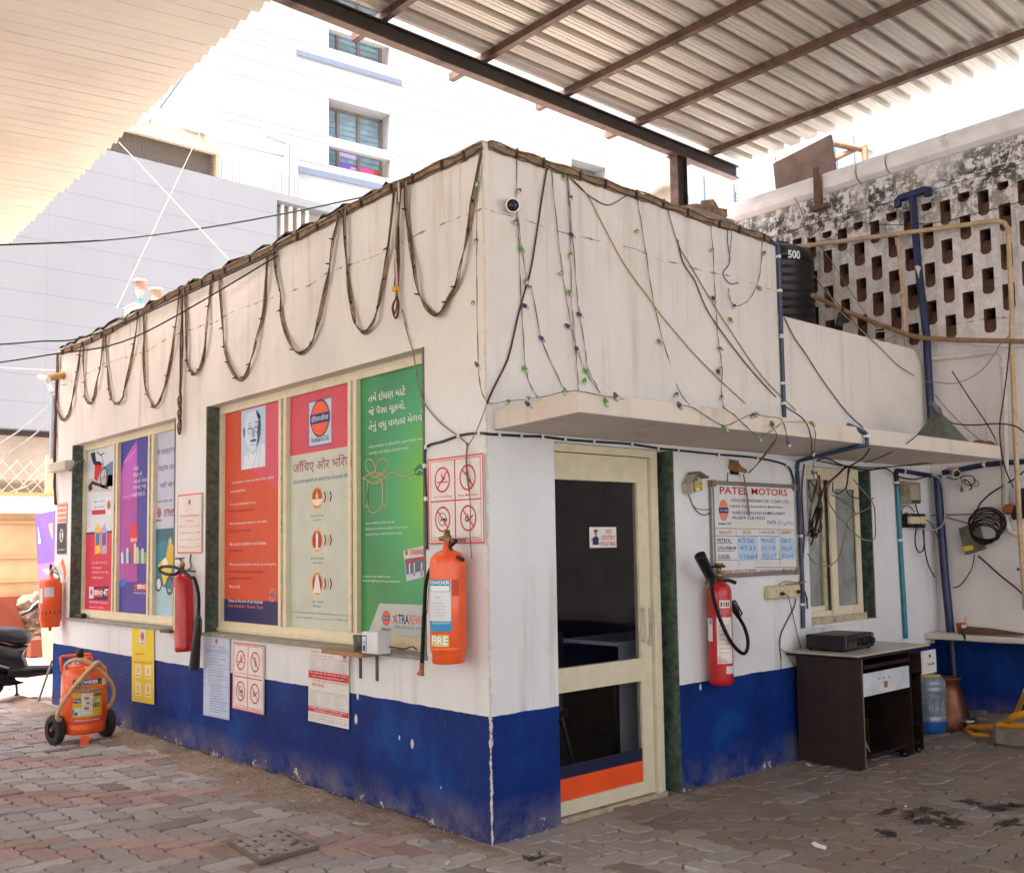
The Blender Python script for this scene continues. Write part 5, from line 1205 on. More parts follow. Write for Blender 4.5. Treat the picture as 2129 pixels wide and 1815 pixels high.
# --- middle red gas extinguisher, leaning a little
cx, cy, z0, z1, r = place(0, 'G', 1030, 1145, 0, 455, .02)
e2 = thing('fire_extinguisher', 'slim dark red gas extinguisher with looped black hose and horn between the two big windows', 'fire extinguisher', (cx, cy, z0), 'wall fire extinguishers')
bt = hx('G', 1095, 455, cx); tp = hx('G', 1082, 15, cx); axv = (tp-bt).normalized(); H_ = (tp-bt).length
mb = MB(); mb.lathe([(0,0),(r*.85,0),(r*.98,.015),(r,.04),(r,H_-.05),(r*.9,H_-.01),(r*.65,H_+.02),(r*.35,H_+.035),(0,H_+.036)], M_exr, bt, axv, 36); mb.build('cylinder', e2)
mb = MB(); C_ = Cyl(mb, cx, cy, r); zq = lambda y: hx('G', 1040, y, cx).z; C_.patch(-1.5, -.98, zq(320), zq(70), '#d9c8b0'); mb.build('label', e2)
mb = MB(); t2_ = tp+axv*.035; mb.lathe([(0,0),(.016,0),(.016,.05),(.022,.055),(.022,.08),(.012,.085),(.012,.1),(0,.1)], M_brass, t2_, axv, 14); mb.build('valve', e2)
mb = MB(); hw_ = hx('D', 1065, 1602, cx); mb.lathe([(0,0),(.035,0),(.04,.006),(.035,.012),(0,.012)], M_black, hw_, (0,0,1), 18); mb.tube([t2_+axv*.09, hw_], .008, M_brass, 8); mb.build('hand_wheel', e2)
mb = MB(); pts = [t2_+Vector((-.01, 0, .02)), hx('D', 1065, 1660, cx-.06), hx('D', 1010, 1645, cx-.10), hx('D', 950, 1660, cx-.08), hx('D', 950, 1690, cx-.05), hx('D', 1000, 1695, cx+.02), hx('D', 1060, 1690, cx+.0), hx('G', 1130, 0, cx-.02), hx('G', 1165, 60, cx-.02), hx('G', 1178, 130, cx), hx('G', 1175, 225, cx)]
pts = [hx('D', 1062, 1672, cx), hx('D', 1040, 1690, cx-.04), hx('D', 985, 1690, cx-.06), hx('D', 945, 1670, cx-.05), hx('D', 955, 1650, cx-.02), hx('D', 1010, 1645, cx-.03), hx('D', 1075, 1665, cx-.04), hx('D', 1130, 1710, cx-.03), hx('G', 1150, 20, cx-.02), hx('G', 1172, 90, cx), hx('G', 1178, 160, cx), hx('G', 1176, 225, cx)]
mb.tube(smooth(pts, 6), .0125, M_hose, 10); hs_ = mb.build('hose', e2)
mb = MB(); a_, b_ = hx('G', 1176, 225, cx), hx('G', 1150, 558, cx); mb.tube([a_, a_+(b_-a_)*.06, a_+(b_-a_)*.1, a_+(b_-a_)*.5, b_], .02, M_black, 14, rs=[.014, .018, .026, .032, .042]); mb.tube(smooth([a_+Vector((0,-.02,-.02)), a_+Vector((0,-.05,-.06)), a_+Vector((0,-.045,-.16)), a_+Vector((0,-.02,-.19))]), .007, M_black, 6); mb.build('horn', hs_)
mb = MB(); mb.tube(smooth([hx('D', 1130, 1572, -.005), hx('D', 1125, 1610, -.01), hx('D', 1130, 1650, -.01), hx('D', 1100, 1672, -.03)]), .005, M_steel, 6); mb.tube([hx('D', 1090, 1668, -.005), hx('D', 1155, 1675, -.005)], .006, M_dark, 6); mb.build('hanger', e2)

# --- far orange extinguisher with a flag
cx, cy, z0, z1, r = place(0, 'T', 358, 545, 235, 660, .02)
e3 = thing('fire_extinguisher', 'short orange extinguisher with a black band hanging at the far end of the office wall', 'fire extinguisher', (cx, cy, z0), 'wall fire extinguishers')
H_ = z1-z0; mb = MB(); mb.lathe([(0,0),(r*.8,0),(r*.88,.01),(r*.88,.05),(r,.07),(r,H_-.03),(r*.9,H_),(r*.4,H_+.02),(r*.2,H_+.03),(r*.2,H_+.06),(0,H_+.06)], M_exo, (cx,cy,z0), seg=36); mb.build('cylinder', e3)
mb = MB(); C_ = Cyl(mb, cx, cy, r); C_.patch(-1.5, 1.5, z0+.135, z0+.165, '#2b1a1a'); C_.patch(-1.3, -.75, z0+.25, z0+.72*H_+.05, '#dcd4dc'); C_.patch(-.55, .3, z0+H_*.64, z0+H_*.84, '#cfd0e2'); C_.patch(-1.5, -1.1, z0+.2, z0+.4, '#c9b07a', 2); mb.build('label', e3)
mb = MB(); hd = Vector((cx, cy, z1+.04)); mb.tube([hd, hd+Vector((0,0,.07))], .02, M_brass, 10); mb.tube([hd+Vector((0,0,.05)), hx('T', 450, 150, cx), hx('T', 458, 100, cx)], .014, M_black, 8); mb.tube([hd+Vector((0,0,.06)), hx('T', 520, 190, cx)], .008, M_black, 6); mb.tube([Vector((cx,cy,z0-.04)), Vector((cx,cy,z0))], .015, M_exr, 8); mb.build('valve', e3)
fl = thing('small_flag', 'small saffron white and green paper flag tied to the far orange extinguisher', 'flag', tuple(hx('T', 480, 135, cx-.03)))
L3 = [[('T', 562, 45), ('T', 545, 78), ('T', 500, 120), ('T', 478, 140)], [('T', 585, 120), ('T', 568, 160), ('T', 530, 180), ('T', 515, 175)], [('T', 593, 195), ('T', 570, 255), ('T', 545, 262), ('T', 525, 235)]]
G_ = [[hx(*q_, cx-.14-.02*math.sin(i*1.7+k)) for k, q_ in enumerate(row)] for i, row in enumerate(L3)]
mb = MB(); G2_ = [[tuple(v) for v in smooth([G_[i][k] for i in range(3)], 5)] for k in range(4)]; n = len(G2_[0]); off_ = Vector((-.002, 0, 0))
for k, h in enumerate(('#e8822a', '#e4dfe0', '#1f9a62')):
    for i in range(n-1): mb.quad([G2_[k][i], G2_[k][i+1], G2_[k+1][i+1], G2_[k+1][i]], mc(h)); mb.quad([Vector(G2_[k][i])+off_, Vector(G2_[k+1][i])+off_, Vector(G2_[k+1][i+1])+off_, Vector(G2_[k][i+1])+off_], mc(h))
cc_ = (Vector(G2_[1][n//2])+Vector(G2_[2][n//2]))/2+Vector((-.004,0,0))
mb.add([cc_+Vector((0, r2*math.cos(k*.524), r2*math.sin(k*.524))) for r2 in (.012, .016) for k in range(12)], [(i, (i+1) % 12, 12+(i+1) % 12, 12+i) for i in range(12)], mc('#3a4a9a'))
mb.build('cloth', fl)
mb = MB(); mb.tube([hx('T', 440, 185, cx-.03), hx('T', 470, 145, cx-.04), hx('T', 495, 118, cx-.05)], .006, mc('#d8b35a'), 6); mb.build('stick', fl)

# --- trolley extinguisher on the paving
tc = Vector((-.46, 5.05, 0)); d = Vector((CAM.x-tc.x, CAM.y-tc.y, 0)).normalized(); Rv = Vector((-d.y, d.x, 0))
ft = hg('T', 757, 1715); wl_ = hg('T', 490, 1712); wr_ = hg('T', 945, 1637)
dep = lambda P: (P-CAM).dot(_F)
tc = (wl_+wr_)/2; axw = (wr_-wl_).normalized(); axw.z = 0; axw.normalize()
tcx, tcy = tc.x, tc.y; rr = (915-537)/2/OFF['T'][2]*dep(tc)/FPX
fx = axw.cross(Vector((0,0,1))); fx = -fx if fx.dot(d) < 0 else fx
tcy -= 0.0; base = Vector((tcx, tcy, 0))+fx*.05
zt = lambda y, P=base: CAM.z-((OFF['T'][1]+y/OFF['T'][2])-0)*0
def zat(y, x=725): 
    q_ = ray('T', x, y); t_ = ((base+d*rr*.9-CAM).dot(_F))/q_.dot(_F); return (CAM+q_*t_).z
zb0, zb1, zs0, zt0_ = zat(1625), zat(1555), zat(1520), zat(1085)
tr = thing('trolley_extinguisher', 'big orange wheeled powder extinguisher with beige hose standing on the paving', 'fire extinguisher', (base.x, base.y, 0))
mb = MB(); mb.lathe([(0, zs0-.04),(rr*.9, zs0-.035),(rr*.97, zs0),(rr, zs0+.02),(rr, zt0_-.02),(rr*.93, zt0_+.03),(rr*.75, zt0_+.065),(rr*.45, zt0_+.085),(rr*.3, zt0_+.09),(rr*.3, zt0_+.13),(0, zt0_+.13)], M_exo, base, seg=44); mb.build('cylinder', tr)
mb = MB(); mb.lathe([(0, zb0),(rr*.88, zb0),(rr*.93, zb0+.01),(rr*.95, zs0-.01),(rr*.9, zs0-.005),(0, zs0-.006)], M_exo, base, seg=40); mb.build('skirt', tr)
mb = MB(); mb.obox(ft+Vector((0,0,(zb0)/2)), Rv*.033, d*.012, Vector((0,0,zb0/2)), M_exo); mb.build('foot', tr)
for s_, P in ((-1, wl_), (1, wr_)):
    R_w = .125; mb = MB(); o_ = Vector((P.x, P.y, 0))+Vector((0,0,R_w)); 
    mb.lathe([(R_w*.55,-.03),(R_w*.93,-.032),(R_w,-.02),(R_w,.02),(R_w*.93,.032),(R_w*.55,.03),(R_w*.55,-.03)], mat('worn_tyre', '#3a3431', .8, 0, .2, 20, .35, '#6d5e50'), o_, axw, 32); wv = mb.build('wheel', tr)
    mb = MB(); mb.lathe([(0,-.028),(R_w*.2,-.03),(R_w*.25,-.015),(R_w*.545,-.02),(R_w*.545,.02),(R_w*.25,.015),(R_w*.2,.03),(0,.028)], M_dark, o_, axw, 24); mb.lathe([(0,-.04),(.014,-.04),(.014,.04),(0,.04)], M_exr, o_, axw, 10); mb.build('rim', wv)
mb = MB(); mb.tube([wl_+Vector((0,0,.125)), wr_+Vector((0,0,.125))], .012, M_black, 8)
mb.tube([wl_+axw*.05+Vector((0,0,.125)), base-axw*rr*.7+Vector((0,0,.19))], .01, M_black, 8); mb.tube([wr_-axw*.05+Vector((0,0,.125)), base+axw*rr*.7+Vector((0,0,.19))], .01, M_black, 8); mb.build('axle', tr)
def tz(x, y, k=0.0):
    q_ = ray('T', x, y); P = base+d*k; t_ = ((P-CAM).dot(d))/q_.dot(d); return CAM+q_*t_
mb = MB(); mb.tube(smooth([tz(558, 1060, -.08), tz(543, 945, -.08), tz(552, 930, -.08), tz(575, 922, -.08), tz(790, 903, -.08), tz(808, 912, -.08), tz(818, 940, -.08), tz(826, 990, -.08), tz(830, 1020, -.08)], 3), .013, M_exo, 10); mb.build('push_handle', tr)
mb = MB(); mb.lathe([(0,0),(.052,0),(.055,.01),(.055,.07),(.05,.08),(0,.08)], M_chrome, tz(703, 1028, .02), (0,0,1), 20); mb.lathe([(0,.07),(.03,.07),(.03,.14),(.02,.15),(0,.15)], M_black, tz(715, 1010, .02), (0,0,1), 12); mb.build('valve', tr); mb = MB(); mb.obox(tz(775, 1005, .02), Rv*.06, d*.03, Vector((0,0,.03)), M_exo); mb.build('valve_guard', tr)
M_bh = mat('beige_rubber_hose', '#c5a579', .5, 0, .12, 7, .2, '#9a7a54')
mb = MB(); pts = [tz(585, 1050, .05), tz(590, 1000, .08), tz(630, 965, .10), tz(700, 952, .12), tz(790, 975, .12), tz(880, 1035, .12), tz(960, 1110, .08), tz(1005, 1180, .02), tz(1020, 1250, -.02), tz(1000, 1330, -.03), tz(950, 1390, 0.0), tz(915, 1405, .05)]
mb.tube(smooth(pts, 6), .0165, M_bh, 10); mb.build('hose', tr)
mb = MB(); pts = [tz(540, 1490, .20), tz(515, 1480, rr+.04), tz(520, 1430, rr+.06), tz(560, 1340, rr+.06), tz(660, 1200, rr+.04), tz(760, 1085, rr+.02), tz(850, 990, .16), tz(880, 978, .14), tz(905, 1000, .10), tz(915, 1030, .08), tz(900, 1060, .03)]
mb.tube(smooth(pts, 6), .0175, M_bh, 10); mb.build('hose', tr)
mb = MB(); C_ = Cyl(mb, base.x, base.y, rr); zq = lambda y: zat(y)
C_.patch(-.52, .80, zq(1180), zq(1135), '#1f3170'); C_.text('POWDER', -.28, .62, zq(1175), zq(1142), '#e2e4ee', 2, .05)
for a in (-.44, .72): C_.patch(a-.05, a+.05, zq(1172), zq(1145), '#4f8a4a', 3)
C_.patch(-.46, .78, zq(1225), zq(1188), '#d9a032'); C_.text('REYAS', -.35, .2, zq(1216), zq(1194), '#23307a', 2, .03); C_.text('FIRE', .25, .7, zq(1216), zq(1194), '#e0562a', 2, .03)
C_.patch(-.46, .78, zq(1245), zq(1228), '#23307a'); C_.text('FIRE EXTINGUISHER DRY POWDER', -.42, .74, zq(1243), zq(1231), '#e2e4ee', 2, .01)
C_.patch(-.50, .82, zq(1465), zq(1255), '#d8b534'); C_.patch(-.10, .36, zq(1450), zq(1262), '#dedbd6', 2)
C_.patch(-.48, -.15, zq(1340), zq(1300), '#23408a', 2); C_.text('25 Kg.', -.46, -.18, zq(1333), zq(1308), '#e2e4ee', 3, .03)
C_.patch(-.49, -.12, zq(1455), zq(1385), '#cfd4d8', 2); C_.patch(-.40, -.28, zq(1450), zq(1420), '#2b5a9a', 3); C_.patch(-.49, -.42, zq(1450), zq(1395), '#5f7a9a', 3)
for a, y_, h in ((.45, 1330, '#7fb8b0'), (.62, 1330, '#cfd9a0'), (.45, 1370, '#23231f'), (.62, 1370, '#4a4a30')): C_.patch(a-.07, a+.07, zq(y_+16), zq(y_-16), h, 3); C_.text('ABCD'[(y_ > 1350)*2+(a > .5)], a-.03, a+.03, zq(y_+10), zq(y_-10), '#e8e6da', 4, .03)
for k in range(3): C_.patch(.0+.08*(k % 2), .2+.05*(k % 2), zq(1310+k*45), zq(1290+k*45), ('#c04a4a', '#8a8fa0', '#b0484a')[k], 3)
for k in range(4): C_.text('SEAL PIN PRESS HOSE', -.06, .32, zq(1282+k*44), zq(1274+k*44), '#6a6a72', 3, 0)
C_.patch(.42, .80, zq(1290), zq(1262), '#2f3a78', 2); C_.text('IS:10658', .46, .76, zq(1285), zq(1268), '#d8a04a', 3, .02)
C_.text('R. K. SAFETY', -.35, .5, zq(1478), zq(1462), '#e0b03a', 3, .03); C_.patch(-.5, .8, zq(1505), zq(1485), '#d8607a', 1); C_.text('SERVICE CONTACT 24 HOURS', -.4, .7, zq(1501), zq(1490), '#f0dfe2', 2, .02); C_.patch(.85, 1.2, zq(1200), zq(1130), '#e2dcd8', 1)
mb.build('label', tr)

# --- red gas extinguisher by the door
cx, cy, z0, z1, r = place(1, 'I', 178, 328, 62, 650, .02)
e4 = thing('fire_extinguisher', 'tall bright red gas extinguisher with black horn and torn white label right of the door', 'fire extinguisher', (cx, cy, z0), 'wall fire extinguishers')
bt = hy('I', 258, 650, cy); tp = hy('I', 245, 100, cy); axv = (tp-bt).normalized(); H_ = (tp-bt).length
mb = MB(); mb.lathe([(0,0),(r*.85,0),(r*.97,.012),(r,.035),(r,H_-.02),(r*.95,H_+.02),(r*.78,H_+.045),(r*.5,H_+.062),(r*.3,H_+.068),(0,H_+.068)], M_exr, bt, axv, 40); mb.build('cylinder', e4)
rot = axv.rotation_difference(Vector((0,0,1))).inverted().to_matrix().to_4x4(); Tm = Matrix.Translation(bt) @ rot @ Matrix.Translation(-bt)
mb = MB(); C_ = Cyl(mb, bt.x, bt.y, r, Tm); zq = lambda y: hy('I', 280, y, cy).z
M_tl = mat('torn_white_label', '#ddd6d0', .6, 0, .06, 10, .34, '#a52a2a')
C_.patch(-.25, 1.15, zq(515), zq(245), M_tl, 1, 12); C_.patch(.0, 1.0, zq(190), zq(145), '#e3dccb'); C_.patch(.05, .95, zq(222), zq(195), '#c2606a'); C_.patch(-1.2, -.62, zq(385), zq(250), '#ddd9d6'); C_.patch(-1.0, -.65, zq(285), zq(255), '#6fb7cc', 2); C_.patch(.45, 1.3, zq(575), zq(530), '#dcd2cc')
for k in range(4): C_.patch(.08+.22*k, .22+.22*k, zq(182), zq(155), ('#4a5a8a', '#c9853a', '#3a3a4a', '#4a7a9a')[k], 2)
for k in range(7): C_.text('CO2 FIRE CLASS B C', -.1, .9, zq(300+k*26), zq(290+k*26), '#b0525a', 2, 0)
mb.build('label', e4)
mb = MB(); tq = tp+axv*.068; mb.lathe([(0,0),(.02,0),(.022,.02),(.03,.03),(.03,.055),(.02,.06),(.02,.10),(.03,.103),(.03,.12),(0,.12)], M_brass, tq, axv, 16); mb.build('valve', e4)
mb = MB(); P = hy('F', 240, 1645, cy); mb.lathe([(0,0),(.012,0),(.038,.004),(.042,.010),(.038,.016),(0,.016)], M_black, P-Vector((0,0,.008)), (0,0,1), 18)
for k in range(8): mb.lathe([(0,0),(.009,0),(.009,.014),(0,.014)], M_black, P+Vector((.04*math.cos(k*.785), .04*math.sin(k*.785), -.007)), (0,0,1), 8)
mb.build('hand_wheel', e4)
mb = MB(); a_ = hy('I', 232, 45, cy); mb.tube(smooth([a_, hy('I', 270, 35, cy), hy('I', 305, 33, cy), hy('I', 340, 46, cy)]), .014, M_black, 8, rs=None); mb.tube([hy('I', 165, 50, cy), a_, hy('I', 262, 40, cy)], .011, M_brass, 8); mb.tube([hy('I', 165, 50, cy), hy('I', 172, 10, -.03), hy('F', 175, 1735, -.004)], .005, M_chrome, 6); mb.build('carry_handle', e4)
mb = MB(); a_, b_ = hy('F', 210, 1740, cy-.05), hy('F', 132, 1582, cy-.07); dd_ = b_-a_; mb.tube([a_, a_+dd_*.12, a_+dd_*.3, b_], .03, M_black, 20, rs=[.014, .028, .034, .039], caps=False); mb.tube([b_, b_-dd_*.25], .033, M_dark, 20, rs=[.036, .028], caps=True)
mb.lathe([(.030,0),(.039,0),(.039,.004),(.030,.004),(.030,0)], M_black, b_, dd_.normalized(), 20); mb.build('horn', e4)
mb = MB(); pts = [a_, hy('I', 205, 0, cy-.09), hy('I', 202, 60, cy-r-.03), hy('I', 215, 150, cy-r-.02), hy('I', 250, 260, cy-r-.02), hy('I', 300, 370, cy-r-.03), hy('I', 350, 440, cy-.06), hy('I', 390, 465, cy-.03), hy('I', 412, 440, cy-.02), hy('I', 415, 380, cy), hy('I', 395, 310, cy), hy('I', 365, 255, cy)]
mb.tube(smooth(pts, 6), .0125, M_hose, 10); hs_ = mb.build('hose', e4)
mb = MB(); mb.tube([hy('I', 365, 255, cy), hy('I', 345, 215, cy), hy('I', 318, 165, cy)], .02, M_black, 12, rs=[.014, .024, .02]); mb.tube(smooth([hy('I', 322, 160, cy), hy('I', 338, 153, cy), hy('I', 352, 175, cy), hy('I', 368, 205, cy), hy('I', 380, 225, cy), hy('I', 372, 238, cy), hy('I', 355, 235, cy)], 3), .006, M_black, 6); mb.build('grip', hs_)
# ---------------------------------------------------------------- flat ribbon cables festooned along the parapet
M_rib = mat('dusty_brown_ribbon_cable', '#86705a', .7, 0, .3, 25, .35, '#4a3a2e')
M_wire = mat('brown_twisted_wire', '#4a3a30', .6, 0, .2); M_bwire = mat('black_wire', '#1d1a1a', .5); M_twire = mat('tan_wire', '#8d7660', .6); M_ywire = mat('yellow_wire', '#a58440', .6)
loops = [
 ('N', [(100,790),(85,950),(78,1100),(78,1250),(100,1350),(150,1412),(200,1350),(225,1230),(250,1100),(280,930),(300,780),(318,715)], 'cable loop at the far left end of the parapet'),
 ('N', [(338,715),(333,850),(343,1100),(350,1200),(400,1258),(435,1190),(455,1080),(490,900),(515,720),(527,600)], 'second cable loop from the far end, narrow and short'),
 ('N', [(546,595),(548,750),(558,950),(580,1150),(600,1230),(650,1260),(700,1210),(715,1120),(770,900),(815,650),(845,410)], 'third cable loop from the far end, flat at the bottom'),
 ('N', [(900,395),(903,600),(895,800),(910,1050),(940,1200),(1000,1292),(1070,1180),(1130,950),(1175,700),(1200,500),(1230,220)], 'long cable loop just left of the thin hanging cable bundle'),
 ('N', [(1288,195),(1295,450),(1295,700),(1310,880),(1340,960),(1380,985),(1430,920),(1460,800),(1490,550),(1510,300),(1528,110)], 'cable loop just right of the thin hanging cable bundle'),
 ('N', [(1608,70),(1620,300),(1640,600),(1660,750),(1700,900),(1780,1028),(1850,1000),(1900,850),(1960,650),(2020,400),(2045,60),(2068,-160)], 'cable loop crossing a dark rusty wire above the near window'),
 ('D', [(1630,-90),(1650,40),(1668,150),(1700,280),(1750,372),(1800,376),(1850,310),(1890,180),(1935,10)], ''),
 ('M', [(1105,345),(1115,600),(1130,830),(1160,1020),(1185,1140),(1240,1190),(1300,1130),(1340,990),(1385,780),(1410,560),(1445,230)], 'cable loop just left of the red and green wire bundle'),
 ('M', [(1522,150),(1535,400),(1560,600),(1590,780),(1630,960),(1700,1050),(1760,1062),(1820,960),(1880,850),(1915,670),(1960,450),(1990,250),(2040,-40)], 'widest cable loop, nearest to the building corner')]
for i, (c_, pts, lab) in enumerate(loops):
    P = [hx(c_, a, b, -.022-.012*math.sin(k*2.1+i)) for k, (a, b) in enumerate(pts)]
    if i == 6:
        top1 = [hx('M', a, b, -.025) for a, b in ((632, 615), (640, 780), (668, 930))]; top2 = [hx('M', a, b, -.025) for a, b in ((985, 850), (1012, 690), (1040, 520), (1078, 370))]
        P = top1+P[2:-1]+top2; lab = 'cable loop above the gap between the two front windows'
        lab = 'cable loop hanging above the grey and pink print of the near window'
    P = smooth(P, 5); n = len(P)
    tw = [ .9*math.sin(k*.37+i*1.3)*math.sin(math.pi*k/n) for k in range(n)]
    mb = MB(); mb.ribbon(P, .031, (-1, 0, 0), M_rib, .005, tw)
    Q = [p+Vector((-.006, .012*math.sin(k*.5), .004)) for k, p in enumerate(P)]; mb.tube(Q, .0035, M_wire, 5)
    for k in range(4, n-2, 5):                      # lamp clips left along the cable
        p = P[k]; s_ = rnd.choice((-1, 1)); mb.tube([p+Vector((-.004, 0, 0)), p+Vector((-.02, s_*.028, rnd.uniform(-.01, .01)))], .006, M_bwire, 6, rs=[.007, .003])
    mb.build('festoon_cable', None, 'brown '+lab, 'cable', 'ribbon cable loops along the parapet')
# run along the parapet edge
pts = [('N',120,785),('N',330,700),('N',560,590),('N',850,425),('N',1060,300),('N',1290,190),('N',1540,90),('M',240,795),('M',640,605),('M',880,490),('M',1120,360),('M',1300,270),('M',1530,160),('B',630,980),('B',760,925),('B',862,865)]
P = [hx(*q_, -.012) for q_ in pts]; P = [Vector((p.x, p.y, min(p.z, HT-.012))) for p in P]
P2 = [hy(*q_, -.012) for q_ in (('B',900,862),('B',1060,905),('B',1190,955),('B',1340,1010),('B',1500,1060),('B',1650,1115),('B',1850,1180),('B',2040,1250),('C',180,1310),('C',330,1350),('C',460,1385),('C',555,1405))]; P2 = [Vector((p.x, p.y, min(p.z, HT-.012))) for p in P2]
for lab, PP_, nr in (('long brown ribbon cable nailed along the left parapet edge', P, (-1,0,0)), ('brown ribbon cable nailed along the right parapet edge', P2, (0,-1,0))):
    S_ = smooth(PP_, 5); mb = MB(); mb.ribbon([p+Vector((0,0,.004*math.sin(k*1.7))) for k, p in enumerate(S_)], .05, nr, M_rib, .008)
    mb.tube([p+Vector(nr)*.012+Vector((0,0,.022+.006*math.sin(k*.9))) for k, p in enumerate(S_)], .006, M_rib, 6); mb.tube([p+Vector(nr)*.010+Vector((0,0,-.018+.006*math.sin(k*1.1+1))) for k, p in enumerate(S_)], .004, M_wire, 5)
    L = 0; lim_ = .2
    for a, b in zip(S_, S_[1:]):
        L += (b-a).length
        if L > lim_:
            lim_ = rnd.uniform(.15, .3)
            L = 0; t_ = (b-a).normalized(); mb.obox(a+Vector(nr)*.01, t_*.006, Vector((0,0,.029)), Vector(nr)*.010, M_wire)
    mb.build('ribbon_cable', None, lab, 'cable')
# scraps of sheet lying on the parapet edge
mb = MB(); S_ = smooth([hx(*q_, .03) for q_ in (('N',150,770),('N',290,690),('N',560,575),('N',880,385),('N',1170,235),('N',1360,130),('M',80,850),('M',300,740),('M',640,575),('M',900,440),('M',1130,335),('M',1440,185))], 5)
mb.ribbon([Vector((p.x+.01*math.sin(k), p.y, HT+.016+rnd.choice((0,0,.004,.010))*rnd.random())) for k, p in enumerate(S_)], .10, (0, 0, 1), mat('tarred_felt', '#2e2723', .8, 0, .3, 20, .4, '#8d8073'), .012, [.5*math.sin(k*2.3) for k in range(len(S_))]); mb.build('roofing_felt_strip', None, 'ragged dark felt strip lying along the top of the left parapet', 'strip')
# hanging bundles
def bundle(name, label, c_, pts, cols, tail, loops_=1):
    mb = MB(); P = [hx(c_, a, b, -.03) for a, b in pts]
    for k, h in enumerate(cols):
        S_ = smooth([p+Vector((-.006*(k % 3), .016*math.sin(i*1.9+k*1.7), 0)) for i, p in enumerate(P)], 5); mb.tube(S_, .006, mc(h), 6)
    E_ = P[-1]
    for q_ in range(loops_):
        o_ = E_+Vector((0, 0, -.11*q_)); mb.tube(smooth([o_, o_+Vector((-.01, .035, -.05)), o_+Vector((-.01, .012, -.12)), o_+Vector((-.012, -.02, -.12)), o_+Vector((-.01, -.03, -.05)), o_], 5), .007, mc('#4a3a34'), 6)
        mb.tube(smooth([o_, o_+Vector((-.015, .02, -.05)), o_+Vector((-.015, .0, -.10)), o_+Vector((-.015, -.02, -.05)), o_], 4), .005, mc('#7a3028'), 6)
    if tail: mb.obox(E_+Vector((-.01, 0, .05)), (.014, 0, 0), (0, .02, 0), (0, 0, .014), mc('#d6a52a'))
    mb.build(name, None, label, 'cable')
bundle('cable_bundle', 'thin bundle of dark cables with twisted loops hanging between the two windows', 'N', [(1262,185),(1262,400),(1258,650),(1252,900),(1245,1120),(1245,1160)], ['#4a3a32', '#3a302c', '#6d2f28', '#8a8078', '#3f5a4a'], False, 3)
bundle('cable_bundle', 'bundle of red, green and white wires with yellow tape hanging near the corner', 'M', [(1485,165),(1480,300),(1470,500),(1472,700),(1465,860),(1465,950)], ['#8e2f28', '#3f6a4a', '#c9c0b6', '#5a4436', '#2f2a28', '#9a7a5a', '#7a3a30'], True, 1)
def wire(label, pts, m, r=.004, k=5, name='loose_wire', group=None):
    P = []
    for q_ in pts:
        if len(q_) == 3 and isinstance(q_[0], str): P.append(hy(*q_, -.012))
        elif isinstance(q_[0], str): P.append(hy(*q_[:3], q_[3]))
        else: P.append(Vector(q_))
    mb = MB(); mb.tube(smooth(P, k), r, m, 6); return mb.build(name, None, label, 'wire', group)
def xwire(label, pts, m, r=.004, k=5):
    mb = MB(); mb.tube(smooth([hx(*q_) if len(q_) == 4 else hx(*q_, -.012) for q_ in pts], k), r, m, 6); return mb.build('loose_wire', None, label, 'wire')

# ---------------------------------------------------------------- strings of small coloured lamps
M_g = mat('green_lamp_holder', '#4a951a', .35, 0, .1); M_b = mat('blue_lamp_holder', '#1b3c66', .35, 0, .1); M_n = mat('grey_lamp_holder', '#5d5a5c', .45); M_tip = mat('clear_lamp_tip', '#b9b4a6', .2)
def lights(label, pts, bulbs, r=.0019, m=None):
    P = [hy(*q_[:3], q_[3] if len(q_) > 3 else -.012) for q_ in pts]
    S_ = smooth(P, 5); t = thing('string_light', label, 'string light', tuple(P[-1]), 'lamp strings on the right wall')
    mb = MB(); mb.tube(S_, r, m or M_wire, 6); mb.tube([p+Vector((.004*math.sin(k*1.5), -.003, .0)) for k, p in enumerate(S_)], r*.8, M_twire, 5); mb.build('cord', t)
    for q_ in bulbs:
        c_, a, b, kd = q_[:4]; y_ = q_[4] if len(q_) > 4 else -.02; o_ = hy(c_, a, b, y_)
        m_ = {'g': M_g, 'b': M_b, 'n': M_n}[kd]; s_ = rnd.choice((-1, 1)); ax_ = Vector((s_*rnd.uniform(.1, .9), -.25, -rnd.uniform(.3, 1))).normalized()
        mb = MB(); mb.lathe([(0,-.018),(.004,-.018),(.0065,-.014),(.0115,0),(.012,.010),(.0085,.014),(0,.014)], m_, o_, ax_, 10); mb.lathe([(.0085,.014),(.0085,.026),(.004,.033),(0,.034)], M_tip, o_, ax_, 8); mb.build('bulb', t)
lights('lamp string nearest the corner, hanging straight down with one green lamp on top', [('B',833,1085),('B',828,1425),('B',830,1766),('E',838,450),('E',855,600),('E',890,670),('E',935,680)], [('B',833,1083,'g'),('B',827,1425,'n'),('E',808,82,'g'),('E',830,450,'n')])
lights('lamp string hanging past the round wall camera', [('B',1065,950),('B',1068,1280),('B',1080,1470),('B',1090,1766),('E',1100,200),('E',1117,460),('E',1150,580),('E',1190,645,-.05)], [('B',1083,1127,'b'),('B',1065,1312,'b'),('B',1092,1473,'g'),('E',1115,472,'g'),('E',1113,100,'b')])
lights('lamp string slanting from below the camera to the slab corner', [('B',1072,1290),('B',1100,1500),('B',1135,1700),('E',1155,0),('E',1210,290),('E',1290,480),('E',1350,600),('E',1390,612)], [('B',1125,1662,'g'),('E',1213,293,'b')])
lights('thin lamp string with one green lamp, left of the close pair', [('B',1268,980),('B',1300,1300),('B',1335,1600),('B',1360,1766),('E',1385,200),('E',1420,350),('E',1480,500),('E',1555,612)], [('B',1335,1618,'g'),('E',1368,220,'b'),('E',1475,487,'g')])
